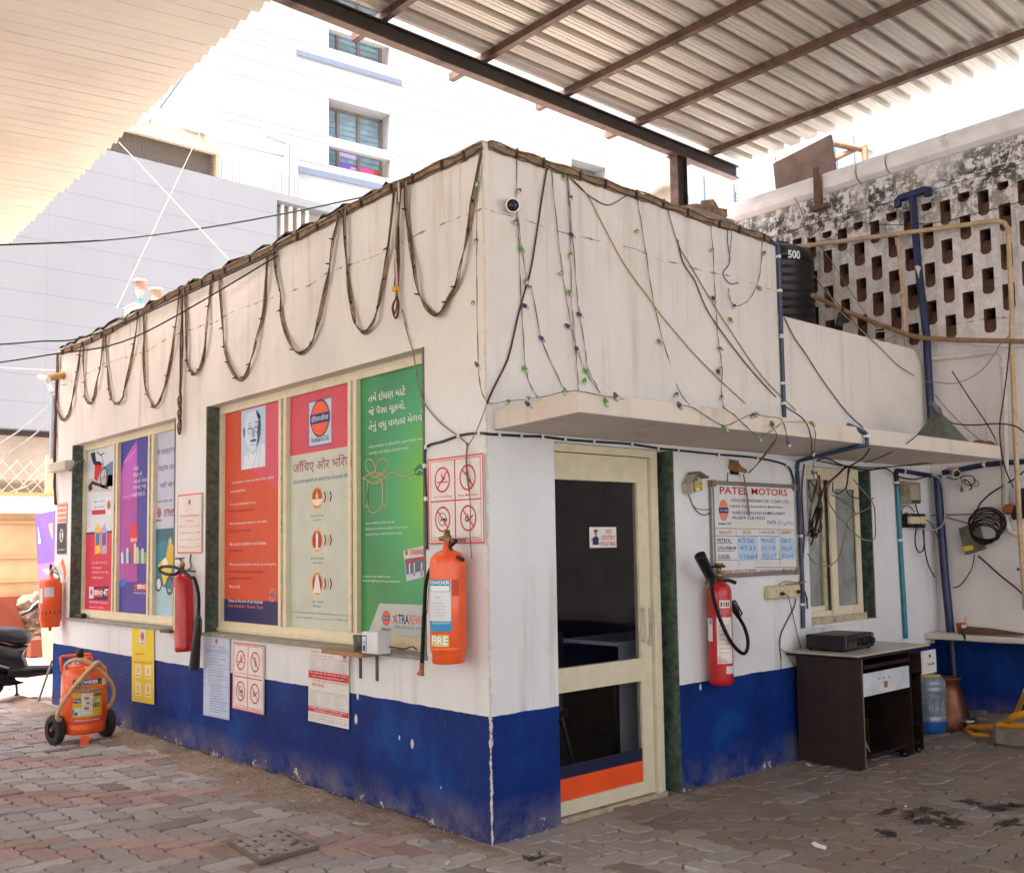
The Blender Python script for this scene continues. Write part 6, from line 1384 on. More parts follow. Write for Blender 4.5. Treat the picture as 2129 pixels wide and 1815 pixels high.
lights('left one of the close pair of lamp strings, with five lamps', [('B',1360,1020),('B',1372,1170),('B',1385,1400),('B',1390,1766),('E',1410,280),('E',1425,500),('E',1432,605)], [('B',1350,1045,'g'),('B',1387,1170,'b'),('B',1390,1390,'b'),('B',1387,1505,'g'),('B',1380,1732,'g'),('E',1422,355,'b')])
lights('right one of the close pair of lamp strings, ending on the slab', [('B',1368,1050),('B',1405,1510),('B',1425,1766),('E',1437,150),('E',1470,350),('E',1485,470),('E',1530,560),('E',1560,622)], [('E',1437,152,'b'),('E',1470,545,'g')])
lights('lamp string with a small hook and one green lamp in the middle of the wall', [('B',1778,1170),('B',1800,1300),('B',1840,1560),('B',1872,1766),('E',1930,300),('E',2025,600),('F',90,705,-.3)], [('B',1782,1368,'g'),('E',1910,312,'g'),('E',2015,625,'b')])
lights('lamp string with several lamps close to the blue conduit', [('C',190,1290),('C',208,1480),('C',222,1766),('F',235,250),('F',247,360),('F',262,470),('F',258,620),('F',275,715)], [('C',208,1480,'g'),('F',212,57,'b'),('F',250,352,'g'),('F',260,472,'g'),('F',240,492,'b'),('F',262,640,'b')])
lights('short tangled lamp string in the upper right of the wall', [('C',500,1420),('C',497,1520),('C',480,1650),('C',430,1766),('F',380,95),('F',338,103),('F',308,60),('F',300,0)], [('C',515,1497,'b'),('C',485,1705,'g'),('F',338,103,'b'),('F',313,182,'g')])
SE = -.80
lights('lamp string lying along the near end of the slab edge', [('E',935,682,-.02),('E',1000,668,-.2),('E',1130,655,-.4),('E',1250,635,-.6),('E',1350,610,SE),('E',1440,608,SE),('E',1600,640,SE),('E',1700,655,SE)], [('E',1015,668,'g',-.24),('E',1135,650,'g',-.42),('E',1130,682,'b',-.44),('E',1350,605,'g',SE),('E',1594,665,'g',SE),('E',1652,632,'n',SE)])
lights('tangled lamp string drooping over the middle of the slab edge', [('F',0,690,SE),('F',90,705,SE),('F',190,770,SE),('F',278,812,SE),('F',360,780,SE),('F',440,745,SE),('F',540,760,SE),('F',610,770,SE),('F',640,840,SE),('F',650,905,SE)], [('F',10,686,'n',SE),('F',278,824,'g',SE),('F',470,746,'g',SE),('F',445,750,'b',SE),('F',560,800,'n',SE),('F',650,912,'b',SE)])
lights('lamp string slanting down the slab face to one green lamp', [('F',265,700,SE),('F',330,745,SE),('F',410,820,SE),('F',480,872,SE),('F',560,840,SE),('F',640,790,SE),('F',790,797,SE)], [('F',480,882,'g',SE),('F',795,797,'g',SE)])
lights('lamp string end dangling below the slab edge with one green lamp', [('F',795,800,SE),('F',815,860,SE),('F',808,975,SE),('F',800,1090,SE)], [('F',808,975,'g',SE),('F',800,1090,'b',SE)])
# loose wires on the right wall
wire('thick brown wire curving from the parapet down to the small nail by the corner', [('B',1245,1000),('B',1215,1180),('B',1175,1450),('B',1145,1620),('B',1110,1740),('E',1075,160),('E',1030,360),('E',1000,450),('E',930,590),('E',890,680)], M_wire, .0055)
wire('pale string running down to the nail above the prohibition sign', [('E',890,680),('E',850,790),('E',815,870),('E',780,925)], M_twire, .003)
wire('yellow brown wire crossing the wall diagonally', [('B',1375,1045),('B',1480,1150),('B',1560,1300),('B',1700,1560),('B',1850,1766),('E',1920,155),('E',2050,310),('F',100,390),('F',270,560),('F',380,660),('F',460,735),('F',550,810,SE),('F',585,890,SE),('F',500,1010,-.4),('F',420,1090,-.03)], M_ywire, .0038)
wire('dark double wire running from the parapet down over the slab, left one', [('C',0,1420),('C',30,1550),('C',100,1660),('F',120,0),('F',200,170),('F',400,440),('F',560,620),('F',640,700),('F',740,770,SE),('F',785,860,SE),('F',795,980,SE)], M_wire, .0045)
wire('thinner wire beside the dark double wire near the blue conduit', [('B',1955,1220),('C',0,1440),('C',80,1580),('C',180,1750),('F',300,230),('F',500,520),('F',700,720)], M_twire, .004)
wire('black wire slanting across the low parapet to the slab', [('F',630,170),('F',690,290),('F',760,390),('F',830,500),('F',900,600),('F',1000,730),('F',1100,825)], M_bwire, .0045)
wire('thin wire wandering over the low parapet end', [('F',880,0),('F',960,130),('F',1100,260),('F',1200,350),('F',1300,450),('F',1400,515)], M_twire, .004)
wire('short looped wire below the parapet edge', [('B',1380,1050),('B',1470,1140),('B',1560,1200),('B',1620,1215),('B',1700,1170),('B',1740,1140)], M_bwire, .003)
wire('blue and yellow wire pair dangling at the right of the tall wall', [('C',300,1330),('C',295,1430),('C',310,1550),('C',270,1620),('C',310,1680),('C',360,1675)], mc('#4a6a94'), .004)
wire('thin yellow wire dangling beside the blue one', [('C',275,1320),('C',318,1370),('C',312,1470),('C',305,1550)], M_ywire, .003)
xwire('string from the wire bundle to the nail above the prohibition sign', [('M',1500,1030),('M',1530,1160),('E',400,200),('E',435,320),('E',455,390),('E',480,550),('E',520,680),('E',620,800),('E',720,875),('E',772,920)], M_twire, .004)
mb = MB(); S_ = smooth([hx(*q_, -.03) for q_ in (('E',775,925),('E',768,1000),('E',772,1100),('E',785,1200),('E',792,1300),('E',790,1450),('E',800,1600))], 5)
mb.ribbon(S_[:16], .012, (-1,0,0), mc('#7d5a34'), .004); mb.tube(S_[14:], .0025, mc('#6d5040'), 5); mb.lathe([(0,-.012),(.012,0),(0,.012)], mc('#7a5a3e'), S_[0], (0,0,1), 8); mb.build('hanging_string', None, 'brown knotted string hanging in front of the large prohibition sign', 'string')
# black cable with white clips
cl = thing('clipped_cable', 'thick black cable held by white clips over the door and round the corner', 'cable', tuple(hy('E', 1200, 880, -.01)))
Pa = [hx('E', 545, 1545), hx('E', 543, 1400), hx('E', 540, 1245), hx('E', 532, 1050), hx('E', 542, 940), hx('E', 640, 905), hx('E', 735, 872), hx('E', 800, 860), hx('E', 857, 857), Vector((-.014, -.012, hx('E', 895, 860).z))]
Pb = [hy('E', 910, 862, -.012), hy('E', 960, 865, -.012), hy('E', 1090, 873, -.012), hy('E', 1216, 877, -.012), hy('E', 1350, 893, -.012), hy('E', 1520, 906, -.012), hy('E', 1745, 922, -.012), hy('E', 1900, 945, -.012), hy('F', 0, 958, -.012), hy('F', 240, 982, -.012), hy('F', 470, 1003, -.012), hy('F', 640, 1045, -.012), hy('F', 680, 1110, -.012), hy('F', 688, 1160, -.012)]
Pa = [Vector((-.012, p.y, p.z)) for p in Pa]
mb = MB(); mb.tube(smooth(Pa+Pb, 5), .0075, M_black, 8); mb.build('cable', cl)
for q_ in (Pa[3], Pa[4], Pa[6], Pa[8], Pa[2]): mb = MB(); mb.box(q_.x-.01, q_.y-.010, q_.z-.012, -.001, q_.y+.010, q_.z+.012, mc('#dcdad6')); mb.build('clip', cl)
for q_ in Pb[1:12]: mb = MB(); mb.box(q_.x-.008, q_.y-.01, q_.z-.013, q_.x+.008, -.001, q_.z+.013, mc('#dcdad6')); mb.build('clip', cl)
# wires stretched in front of the left facade
for lab, q0_, q1_, q2_ in (('upper black wire stretched to the left edge of the picture', ('S', -60, 720), ('N', 480, 595), ('M', 640, 640)), ('lower black wire stretched across the left facade', ('S', -60, 762), ('N', 800, 640), ('M', 650, 665))):
    a = hx(*q0_, -1.1); b = hx(*q1_, -.30); c_ = hx(*q2_, -.03); mb = MB(); mb.tube(smooth([a, (a+b)/2+Vector((0,0,-.02)), b, c_], 8), .0065, M_bwire, 6); mb.build('overhead_wire', None, lab, 'wire')
a, b, m_ = hy('S', -40, 511, 6), hy('M', 1260, 258, 3), hy('A', 1160, 1358, 5); mb = MB(); mb.tube(smooth([a, hy('A', 600, 1425, 5.5), m_, hy('A', 1640, 1275, 4), b], 6), .008, M_bwire, 6); mb.build('overhead_wire', None, 'black twisted wire sagging in front of the grey clad building', 'wire')
for lab, q0_, q1_ in (('cream rope slanting from the ceiling panels down to the parapet', ('A', 705, 845), ('A', 1390, 1575)), ('white rope slanting from upper right down behind the roof vents', ('A', 1190, 775), ('A', 690, 1830))):
    mb = MB(); a = hy(*q0_, 8.2 if 'cream' in lab else 12); b = hy(*q1_, 3.5 if 'cream' in lab else 7); mb.tube([a, b], .005, M_rope, 6); mb.build('rope', None, lab, 'rope')
# bullet camera by the corner
cm = thing('wall_camera', 'white round bullet camera high on the right wall by the corner', 'camera', tuple(hy('B', 1040, 1215, -.01)))
P = hy('B', 1035, 1225, -.015); fwd = Vector((-.75, -.85, -.35)).normalized(); f0 = P+Vector((0, -.015, 0))
mb = MB(); mb.lathe([(0,-.05),(.035,-.05),(.042,-.04),(.042,.05),(.040,.055),(.034,.055),(.034,.045),(0,.045)], mc('#dedbd8'), f0+fwd*.03, fwd, 24); mb.build('housing', cm)
mb = MB(); mb.lathe([(0,.047),(.033,.047),(.033,.049),(0,.049)], M_black, f0+fwd*.03, fwd, 20); mb.lathe([(0,.0495),(.012,.0495),(.012,.052),(0,.052)], mat('lens_glass', '#2a2a34', .1), f0+fwd*.03, fwd, 14); mb.build('lens', cm)
mb = MB(); mb.lathe([(0,0),(.035,0),(.03,.012),(.012,.016),(.012,.03),(0,.03)], mc('#dedbd8'), Vector((P.x+.02, -.001, P.z+.02)), (0,-1,0), 18); mb.build('bracket', cm)
# ---------------------------------------------------------------- pipes and conduits on the right
M_blue = mat('blue_pvc_conduit', '#2a3c58', .4, 0, .15, 12, .22, '#5c6478'); M_navy = mat('navy_painted_pipe', '#151f4c', .4, 0, .2, 10, .24, '#2a2a34'); M_teal = mat('teal_pipe', '#1d6f86', .35, 0, .12, 8)
M_beige = mat('beige_pipe', '#b89e80', .5, 0, .15, 10, .3, '#7d6248'); M_wpipe = mat('dirty_white_pipe', '#d2c9c0', .45, 0, .1, 7, .28, '#8d7868'); M_clip = mc('#dcdad6')
def pipe(name, label, P, r, m, clips=(), k=1, group=None, seg=12, joints=()):
    t = thing(name, label, 'pipe', tuple(Vector(P[-1])), group)
    mb = MB(); mb.tube(smooth(P, k) if k > 1 else P, r, m, seg); mb.build('tube', t)
    for c_, ax_ in clips:
        mb = MB(); c_ = Vector(c_); mb.lathe([(r+.0,-.010),(r+.003,-.010),(r+.003,.010),(r+.0,.010)], M_clip, c_, ax_, 14); mb.obox(c_+Vector((0, r*.5, 0)), (r+.012, 0, 0), (0, .003, 0), (0, 0, .008), M_clip); mb.build('clip', t)
    for c_, ax_ in joints:
        mb = MB(); mb.lathe([(r,-.03),(r+.005,-.03),(r+.005,.03),(r,.03)], m, Vector(c_), ax_, 14); mb.build('joint', t)
    return t
xc = XE+.012; Zc = lambda y: hy('F', 600, y, -.018).z
pipe('conduit_pipe', 'blue conduit with white clips running down the end of the tall wall', [(xc-.10, -.018, HT-.02), (xc-.02, -.018, HT-.03), (xc, -.018, HT-.06), (xc, -.018, sz1+.01)], .0155, M_blue, [((xc, -.018, z), (0,0,1)) for z in (HT-.12, HT-.38, HT-.72, 3.05-.3+.35, 2.75, 2.6)], 1, 'blue conduits on the walls')
e1_, e2_ = hy('F', 1060, 830, -.81), hy('F', 1105, 850, -.815)
e1_ = Vector((e1_.x, -.74, sz1+.018))
pipe('conduit_pipe', 'blue conduit bent over the slab edge and down beside the dealer board', [e1_, e2_, Vector((e2_.x+.03, -.815, sz1-.05)), Vector((e2_.x+.03, -.815, sz0-.01)), Vector((e2_.x-.02, -.77, sz0-.018)), hy('F', 715, 1020, -.02), hy('F', 708, 1060, -.018), hy('F', 740, 1760, -.018), hy('I', 744, 315, -.018)], .0155, M_blue,
     [(hy('F', 712, 1075, -.018), (0,0,1)), (hy('F', 728, 1465, -.018), (0,0,1)), (hy('I', 740, 175, -.018), (0,0,1)), (Vector((e2_.x+.03, -.815, sz1-.06)), (0,0,1))], 1, 'blue conduits on the walls')
pipe('conduit_pipe', 'teal pipe between the sliding window and the wall corner', [hy('F', 1300, 1170, -.02), hy('F', 1318, 1490, -.02), hy('I', 1352, 375, -.02)], .02, M_teal, [(hy('F', 1318, 1490, -.02), (0,0,1)), (hy('F', 1297, 1150, -.02), (0,0,1))])
pipe('conduit_pipe', 'dark blue pipe elbow above the teal pipe running to the corner', [hy('F', 1299, 1170, -.02), hy('F', 1294, 1090, -.02), hy('F', 1300, 1078, -.02), hy('R', 160, 655, -.02), hy('R', 440, 700, -.02)], .0195, M_navy, [(hy('R', 145, 655, -.02), (1,0,0))], 1, 'blue conduits on the walls')
PX = 5.03
po_ = [hx('R', 495, 700, PX), hx('R', 530, 1100, PX), hx('R', 580, 1766, PX), hx('Q', 490, 610, PX)]
pipe('drain_pipe', 'thick dark blue pipe standing in the wall corner', [po_[0], po_[2], Vector((PX-.0, hx('Q', 510, 900, PX).y, .75)), Vector((PX, hx('Q', 540, 1200, PX).y, .11))], .036, M_navy)
pipe('conduit_pipe', 'dark blue pipe running level along the yard wall under the slab', [hx('R', 560, 670, XW-.03), hx('R', 1000, 585, XW-.03), Vector((XW-.03, -2.5, hx('R', 1400, 540, XW-.03).z))], .024, M_navy, [(hx('R', 1000, 585, XW-.03), (0,1,0))], 1, 'blue conduits on the walls')
TX = 5.02
pipe('vent_pipe', 'dark blue pipe with a T shaped top standing in front of the pierced screen', [hx('J', 1308, 195, TX), hx('J', 1345, 650, TX), hx('J', 1405, 1150, TX), hx('F', 1480, 420, TX), hx('F', 1505, 840, TX)], .034, M_navy)
t_ = bpy.data.objects['vent_pipe']; mb = MB(); mb.tube([hx('J', 1210, 265, TX), hx('J', 1206, 225, TX), hx('J', 1225, 208, TX), hx('J', 1400, 148, TX), hx('J', 1415, 150, TX), hx('J', 1418, 190, TX)], .036, M_navy, 12); mb.build('tee_head', t_)
mb = MB(); p_ = hx('J', 1340, 690, TX-.036); mb.quad([hx('J', a, b, TX-.042) for a, b in ((1325,672),(1345,665),(1368,680),(1355,715),(1352,760),(1342,720))], mc('#cfc4b4')); mb.build('paint_patch', t_)
BX = 4.93
pipe('water_pipe', 'beige pipe running level from the roof edge and turning down the yard wall', [hx('J', 375, 548, BX), hx('J', 600, 530, BX), hx('J', 1300, 437, BX), hx('J', 1880, 360, BX), hx('J', 1935, 372, BX), hx('J', 1962, 410, BX), hx('J', 1990, 1000, BX), hx('F', 1975, 300, BX), hx('F', 1985, 500, BX), hx('F', 2000, 900, BX), hx('F', 2025, 1400, BX), hx('F', 2060, 1900, BX)], .021, M_beige, (), 1, 'beige and white pipes on the yard wall', joints=[(hx('J', 600, 530, BX), (0,1,-.06)), (hx('J', 1965, 430, BX), (0,0,1))])
pipe('water_pipe', 'dirty white pipe below the screen turning down beside the beige pipe', [hx('F', 1500, 415, 5.05), hx('F', 1700, 395, 5.05), hx('F', 1870, 372, 5.05), hx('F', 1910, 380, 5.05), hx('F', 1928, 420, 5.05), hx('F', 1940, 900, 5.05), hx('F', 1952, 1380, 5.05), hx('F', 1965, 1435, 5.05), hx('F', 2020, 1462, 5.05), hx('F', 2050, 1460, 5.05)], .023, M_wpipe, (), 1, 'beige and white pipes on the yard wall', joints=[(hx('F', 1925, 455, 5.05), (0,0,1)), (hx('F', 1950, 1330, 5.05), (0,0,1))])
pipe('water_pipe', 'short beige pipe with a fitting on top standing among the screen holes', [hx('J', 1208, 490, BX), hx('J', 1240, 850, BX), hx('J', 1265, 1215, BX)], .017, M_beige, (), 1, 'beige and white pipes on the yard wall', joints=[(hx('J', 1240, 860, BX), (0,0,1)), (hx('J', 1205, 500, BX), (0,0,1))])
pipe('bamboo_pole', 'old brown pole sloping down from the water tank to the right', [hy('F', 800, 40, .55), hx('F', 1000, 135, 4.9), hx('F', 1330, 262, 4.88), hx('F', 1520, 298, 4.88), hx('F', 2060, 314, 4.86)], .021, mat('old_pole', '#8d6f52', .6, 0, .2, 14, .3, '#5a4430'), (), 3)
# wires over the yard wall
def yw(label, pts, m, r=.004, k=5, x=5.06): 
    mb = MB(); mb.tube(smooth([hx(*q_) if len(q_) == 4 else hx(*q_, x) for q_ in pts], k), r, m, 6); return mb.build('loose_wire', None, label, 'wire')
yw('white cable bundle hanging under the brown pole', [('F',1110,290),('F',1160,260),('F',1250,255),('F',1350,285),('F',1500,275),('F',1650,320),('F',1850,345),('F',2051,350)], mc('#c9c4c0'), .006)
yw('second white cable under the brown pole', [('F',1100,300),('F',1220,300),('F',1330,270),('F',1480,290),('F',1540,310)], mc('#b9b2ac'), .005)
yw('black cable from the funnel across to the white pipes', [('F',1590,770),('F',1640,800),('F',1750,808),('F',1900,800),('F',2000,815),('F',2051,850)], M_bwire, .006, 5, 4.7)
yw('black cable crossing the wall down to the slab end', [('F',1625,490),('F',1735,660),('F',1830,800),('F',1880,890)], M_bwire, .005, 5, 4.95)
yw('thin black line from the blue pipe to the rusty caps on the slab', [('F',1525,630),('F',1600,720),('F',1700,820),('F',1810,915)], M_bwire, .003, 5, 4.9)
yw('pale cable hanging from the slab end down the wall', [('F',1880,890),('F',1905,980),('F',1918,1100),('F',1922,1300)], M_twire, .005, 5, 4.9)
yw('black wire running down the white pipe', [('F',1968,300),('F',1955,450),('F',1930,650),('F',1908,800),('F',1915,950),('F',1945,1080),('F',1990,1180)], M_bwire, .0055, 5, 4.88)
yw('tan wire swinging from the pole end to the low parapet', [('F',1960,280),('F',1910,330),('F',1870,400),('F',1780,500),('F',1650,560),('F',1540,555),('F',1465,552)], M_twire, .004, 5, 4.9)
yw('thin overhead line crossing the pierced screen', [('J',960,375),('J',1200,390),('J',1500,368),('J',1750,310),('J',2072,225)], M_bwire, .0035, 5, 4.8)
yw('grey cable slanting over the screen holes', [('J',640,480),('J',760,650),('J',900,870),('J',1020,1040),('J',1070,1100)], mc('#77706c'), .004, 5, 5.0)
yw('old rope sagging from the tank over the screen', [('J',600,640),('J',640,740),('J',720,850),('J',840,970),('J',940,1090),('J',1010,1150)], M_twire, .005, 5, 4.95)
yw('pair of cords hanging from the coping bracket', [('J',465,270),('J',430,400),('J',402,530)], M_twire, .004, 5, 4.95)
yw('long cord hanging right of the coping bracket', [('J',500,200),('J',545,290),('J',570,380),('J',590,500),('J',620,640)], M_twire, .005, 5, 4.98)
yw('twisted lead slanting down from the metal box', [('Q',720,20),('Q',800,90),('Q',900,180),('Q',1060,310),('Q',1120,400)], M_wire, .008)
yw('black lead hanging from the metal box in a wide bow', [('Q',690,10),('Q',670,120),('Q',610,220),('Q',560,270),('Q',515,280)], M_bwire, .0045)
yw('cable climbing from the coil to the top right', [('R',915,1060),('R',960,980),('R',1070,880),('R',1200,800),('R',1330,720),('R',1408,655)], M_bwire, .0065, 5, 5.04)
# things at the top of the wall: board, dish, bricks
bd = thing('leaning_board', 'brown stained plywood board propped above the white coping', 'board', tuple(hx('C', 750, 1080, 5.4)))
Pq = [hx('C', a, b, 5.45) for a, b in ((565,970),(905,798),(935,1020),(582,1150))]
mb = MB(); mb.prism(Pq, (.03, 0, 0), mat('stained_plywood', '#2a1d16', .95, 0, .35, 3.5, .3, '#4a382a', bmp=.2)); mb.build('panel', bd)
M_wf = mat('brown_wood_frame', '#7d5f4c', .8, 0, .25, 9)
for a, b in ((hx('C', 915, 850, 5.5), hx('C', 1090, 885, 5.9)), (hx('C', 925, 945, 5.5), hx('C', 1040, 890, 5.85)), (hx('C', 1105, 865, 5.9), hx('C', 1115, 1010, 5.9))):
    mb = MB(); mb.tube([a, b], .035, M_wf, 4); mb.build('prop', bd)
ds = hy('O', 322, 645, 5.0); dish = thing('satellite_dish', 'white satellite dish seen edge on beside the canopy post', 'satellite dish', tuple(ds))
rd = 340/OFF['O'][2]/2*((ds-CAM).dot(_F))/FPX*1.0
dn = Vector((-.80, -.42, .25)).normalized(); mb = MB(); mb.lathe([(0,-.09*3*rd),(rd*.5,-.07*3*rd),(rd*.85,-.02*3*rd),(rd,.01),(rd*1.02,.02),(rd*.98,.022),(rd*.83,-.0),(rd*.5,-.05*3*rd),(0,-.075*3*rd)], mat('dish_paint', '#5a5046', .8), ds, dn, 36); mb.build('reflector', dish)
mb = MB(); p_ = ds; mb.tube([p_, Vector((p_.x, 5.2, 3.3))], .03, M_steel, 8); mb.build('mast', dish)
for k, (a, b, c2) in enumerate(((578, 690, 0), (650, 675, 1), (655, 712, 2), (590, 722, 3), (520, 700, 4))):
    p_ = hy('O', a, b, 1.4+.1*(k % 2)); mb = MB(); mb.bbox(p_, Vector((.10, .05*(1 if k % 2 else -1), 0)), Vector((-.03, .055, 0)), (0, 0, .042), mat('old_brick', '#8d6f5e', .9, 0, .3, 14, .3, '#5a4a40', bmp=.3), .006)
    mb.build('loose_brick', None, ['leftmost of the old bricks on the parapet behind the tall wall, near its top', 'upper right brick of the small pile behind the parapet', 'lower right brick of the small pile behind the parapet', 'lower middle brick of the small pile behind the parapet', 'brick half hidden at the left of the small pile'][k], 'brick', 'loose bricks on the roof')
mb = MB(); p_ = hy('O', 590, 740, 1.45); mb.box(p_.x-.35, 1.3, 3.29, p_.x+.3, 1.7, p_.z-.045+.03, M_concrete); mb.build('roof_kerb', office)
# water tank
Pr = hy('J', 640, 800, 1.0); dh = Vector((Pr.x-CAM.x, Pr.y-CAM.y, 0)).normalized(); Rh = Vector((dh.y, -dh.x, 0)); rT = .42; tcn = Vector((Pr.x, Pr.y, 0))-Rh*rT
zT = lambda y: hy('J', 600, y, tcn.y).z
tk = thing('water_tank', 'black ribbed plastic water tank marked 500 behind the low parapet', 'water tank', (tcn.x, tcn.y, 2.4))
M_tank = mat('black_tank_plastic', '#131417', .42, 0, .15, 4)
za, zb2 = zT(590)-.09, zT(1060); prof = [(0, 2.9), (rT*.96, 2.9)]
zr = 2.92; top_ = zT(740)-.06
ribs = [zT(y) for y in (1060, 1020, 975, 935, 895, 850, 800, 760)]
z = 2.95
while z < top_-.02: prof += [(rT*.965, z), (rT, z+.018), (rT, z+.045), (rT*.965, z+.062)]; z += .078
prof += [(rT, top_), (rT*.995, top_+.06), (rT*.93, top_+.13), (rT*.75, za-.03), (rT*.5, za), (rT*.49, za+.03), (0, za+.04)]
mb = MB(); mb.lathe(prof, M_tank, (tcn.x, tcn.y, 0), seg=56); mb.build('body', tk)
mb = MB(); C_ = Cyl(mb, tcn.x, tcn.y, rT); a0 = .33; C_.text('500', .41, .73, zT(775)-.01, zT(723)-.01, '#d9dade', 4, .03); mb.build('marking', tk)
mb = MB(); mb.box(tcn.x-.45, tcn.y-.4, 2.39, tcn.x+.45, tcn.y+.4, 2.9, M_concrete); mb.build('stand', tk)
mb = MB(); mb.tube([hy('J', 830, 960, .4), hy('J', 800, 1100, .35)], .03, M_black, 8, rs=[.012, .04]); mb.tube([hy('J', 825, 1000, .4), hy('J', 800, 1100, .35)], .035, M_black, 10); mb.build('black_pipe_stub', None, 'short black pipe stub sticking up behind the low parapet', 'pipe')

# funnel on the slab, rusty caps
fn = hy('F', 1580, 880, -.45); mb = MB(); zf = sz1
q1, q2 = hy('F', 1485, 880, -.55), hy('F', 1672, 895, -.55); rf = (q2.x-q1.x)/2*.88; cf = Vector(((q1.x+q2.x)/2, -.5, sz1)); tpz = hy('F', 1575, 760, -.5).z
mb.lathe([(rf*.98, 0), (rf, .004), (rf*.98, .012), (.05, tpz-sz1), (.03, tpz-sz1+.015)], mat('galvanised_tin', '#6d7469', .55, .5, .25, 12, .35, '#9a9c90'), cf, (0,0,1), 36)
mb.tube([cf+Vector((0,0,tpz-sz1)), hy('F', 1540, 720, -.5), hy('F', 1500, 680, -.5)], .03, MC['galvanised_tin'], 10, rs=[.042, .03, .02]); mb.build('funnel', None, 'big grey tin funnel standing upside down on the slab end', 'funnel')
for k, x_ in enumerate((1785, 1835)):
    p_ = hy('F', x_, 918, -.72); mb = MB(); mb.lathe([(0,.04),(.03,.038),(.055,.02),(.065,0)], mat('rust', '#8a5530', .8, 0, .3, 12), (p_.x, -.72, sz1), (0,0,1), 20); mb.build('rusty_tin_lid', None, ['left of two small rusty lids on the slab end', 'right of two small rusty lids on the slab end'][k], 'lid', 'rusty lids')
# house shaped box
hb = thing('house_shaped_box', 'small house shaped box with yellow flower pictures on the wall right of the door', 'box', tuple(hy('F', 105, 1200, -.05)))
fp = [hy('F', a, b, -.09) for a, b in ((65,1140),(100,1090),(148,1125),(150,1195),(85,1215))]
mb = MB(); mb.prism([hy('F', a, b, -.085) for a, b in ((78,1150),(105,1100),(145,1135),(148,1195),(88,1213))], (0, .08, 0), mat('old_tin_box', '#b5ab98', .6, 0, .15, 12, .3, '#7d6a55')); mb.build('body', hb)
mb = MB(); a, b, c_ = hy('F', 62, 1150, -.05), hy('F', 98, 1088, -.05), hy('F', 152, 1122, -.05)
for p, q_ in ((a, b), (b, c_)): t_ = q_-p; nrm_ = Vector((-t_.z, 0, t_.x)).normalized(); mb.obox((p+q_)/2, t_/2, (0, .05, 0), nrm_*.005, mc('#7d6b5a'))
mb.build('roof', hb)
mb = MB(); mb.quad([hy('F', a, b, -.0865) for a, b in ((92,1160),(140,1150),(143,1190),(97,1203))], mc('#3f6a4a')); mb.quad([hy('F', a, b, -.0875) for a, b in ((98,1165),(120,1152),(142,1160),(138,1185),(105,1192))], mc('#d9a028')); mb.quad([hy('F', a, b, -.0885) for a, b in ((105,1185),(130,1180),(132,1192),(108,1200))], mc('#dcd6ca')); mb.quad([hy('F', a, b, -.0865) for a, b in ((106,1118),(118,1118),(118,1138),(106,1138))], mc('#4a4038')); mb.build('picture', hb)
wire('wire hanging in a loop below the house shaped box', [('F',45,1185),('F',70,1230),('F',100,1300),('F',150,1340),('F',200,1320),('F',260,1250),('F',290,1180),('F',297,1090)], M_wire, .0035)
wire('second thin wire looping under the house shaped box', [('F',65,1210),('F',80,1260),('F',110,1300),('F',190,1305),('F',240,1240)], M_twire, .003)
# open recess with a lamp holder
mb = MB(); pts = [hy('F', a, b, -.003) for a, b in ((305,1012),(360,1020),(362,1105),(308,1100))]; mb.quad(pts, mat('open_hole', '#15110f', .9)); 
for a, b in zip(pts, pts[1:]+pts[:1]): mb.tube([a, b], .005, mc('#b0a090'), 4)
mb.build('wall_recess', None, 'small square black recess in the wall above the dealer board', 'recess')
mb = MB(); p_ = hy('F', 330, 1050, -.02); mb.lathe([(0,-.03),(.03,-.03),(.038,0),(.035,.03),(.02,.05),(.012,.10),(0,.10)], mat('dusty_clay', '#8d7046', .8, 0, .25, 14), p_, Vector((.6,-.5,-.35)), 16); mb.build('lamp_holder', None, 'dusty brown lamp holder poking out of the small square recess', 'lamp holder')
mb = MB(); mb.ribbon(smooth([hy('F', a, b, -.045) for a, b in ((390,1100),(398,1150),(410,1220),(418,1290),(425,1345))], 4), .012, (0,-1,0), mc('#8d6a48'), .004); mb.build('hanging_string', None, 'brown cord hanging in front of the dealer board heading', 'string')
wire('wire from the recess to the slab and back', [('F',425,1090,-.02),('F',470,1040,-.1),('F',530,960,-.35),('F',585,890,SE)], M_wire, .004)
# switch board with plugs
sb = thing('switch_board', 'yellowed electric socket board with two black plugs left of the sliding window', 'switch board', tuple(hy('I', 635, 100, -.03)))
a, b = hy('I', 545, 145, -.05), hy('I', 728, 55, -.05); mb = MB(); mb.bbox(((a.x+b.x)/2, -.025, (a.z+b.z)/2), ((b.x-a.x)/2, 0, 0), (0, 0, (b.z-a.z)/2), (0, -.024, 0), mat('yellowed_plastic', '#cdbd96', .45, 0, .1, 8, .15, '#9a8458'), .008); mb.build('box', sb)
for x_ in (580, 620, 655, 690): 
    p_ = hy('I', x_, 98, -.051); mb = MB(); mb.box(p_.x-.017, -.055, p_.z-.028, p_.x+.017, -.0495, p_.z+.028, mc('#d8cdb0')); mb.box(p_.x-.004, -.059, p_.z-.012, p_.x+.004, -.0551, p_.z+.012, mc('#a89a74')); mb.build('switch', sb)
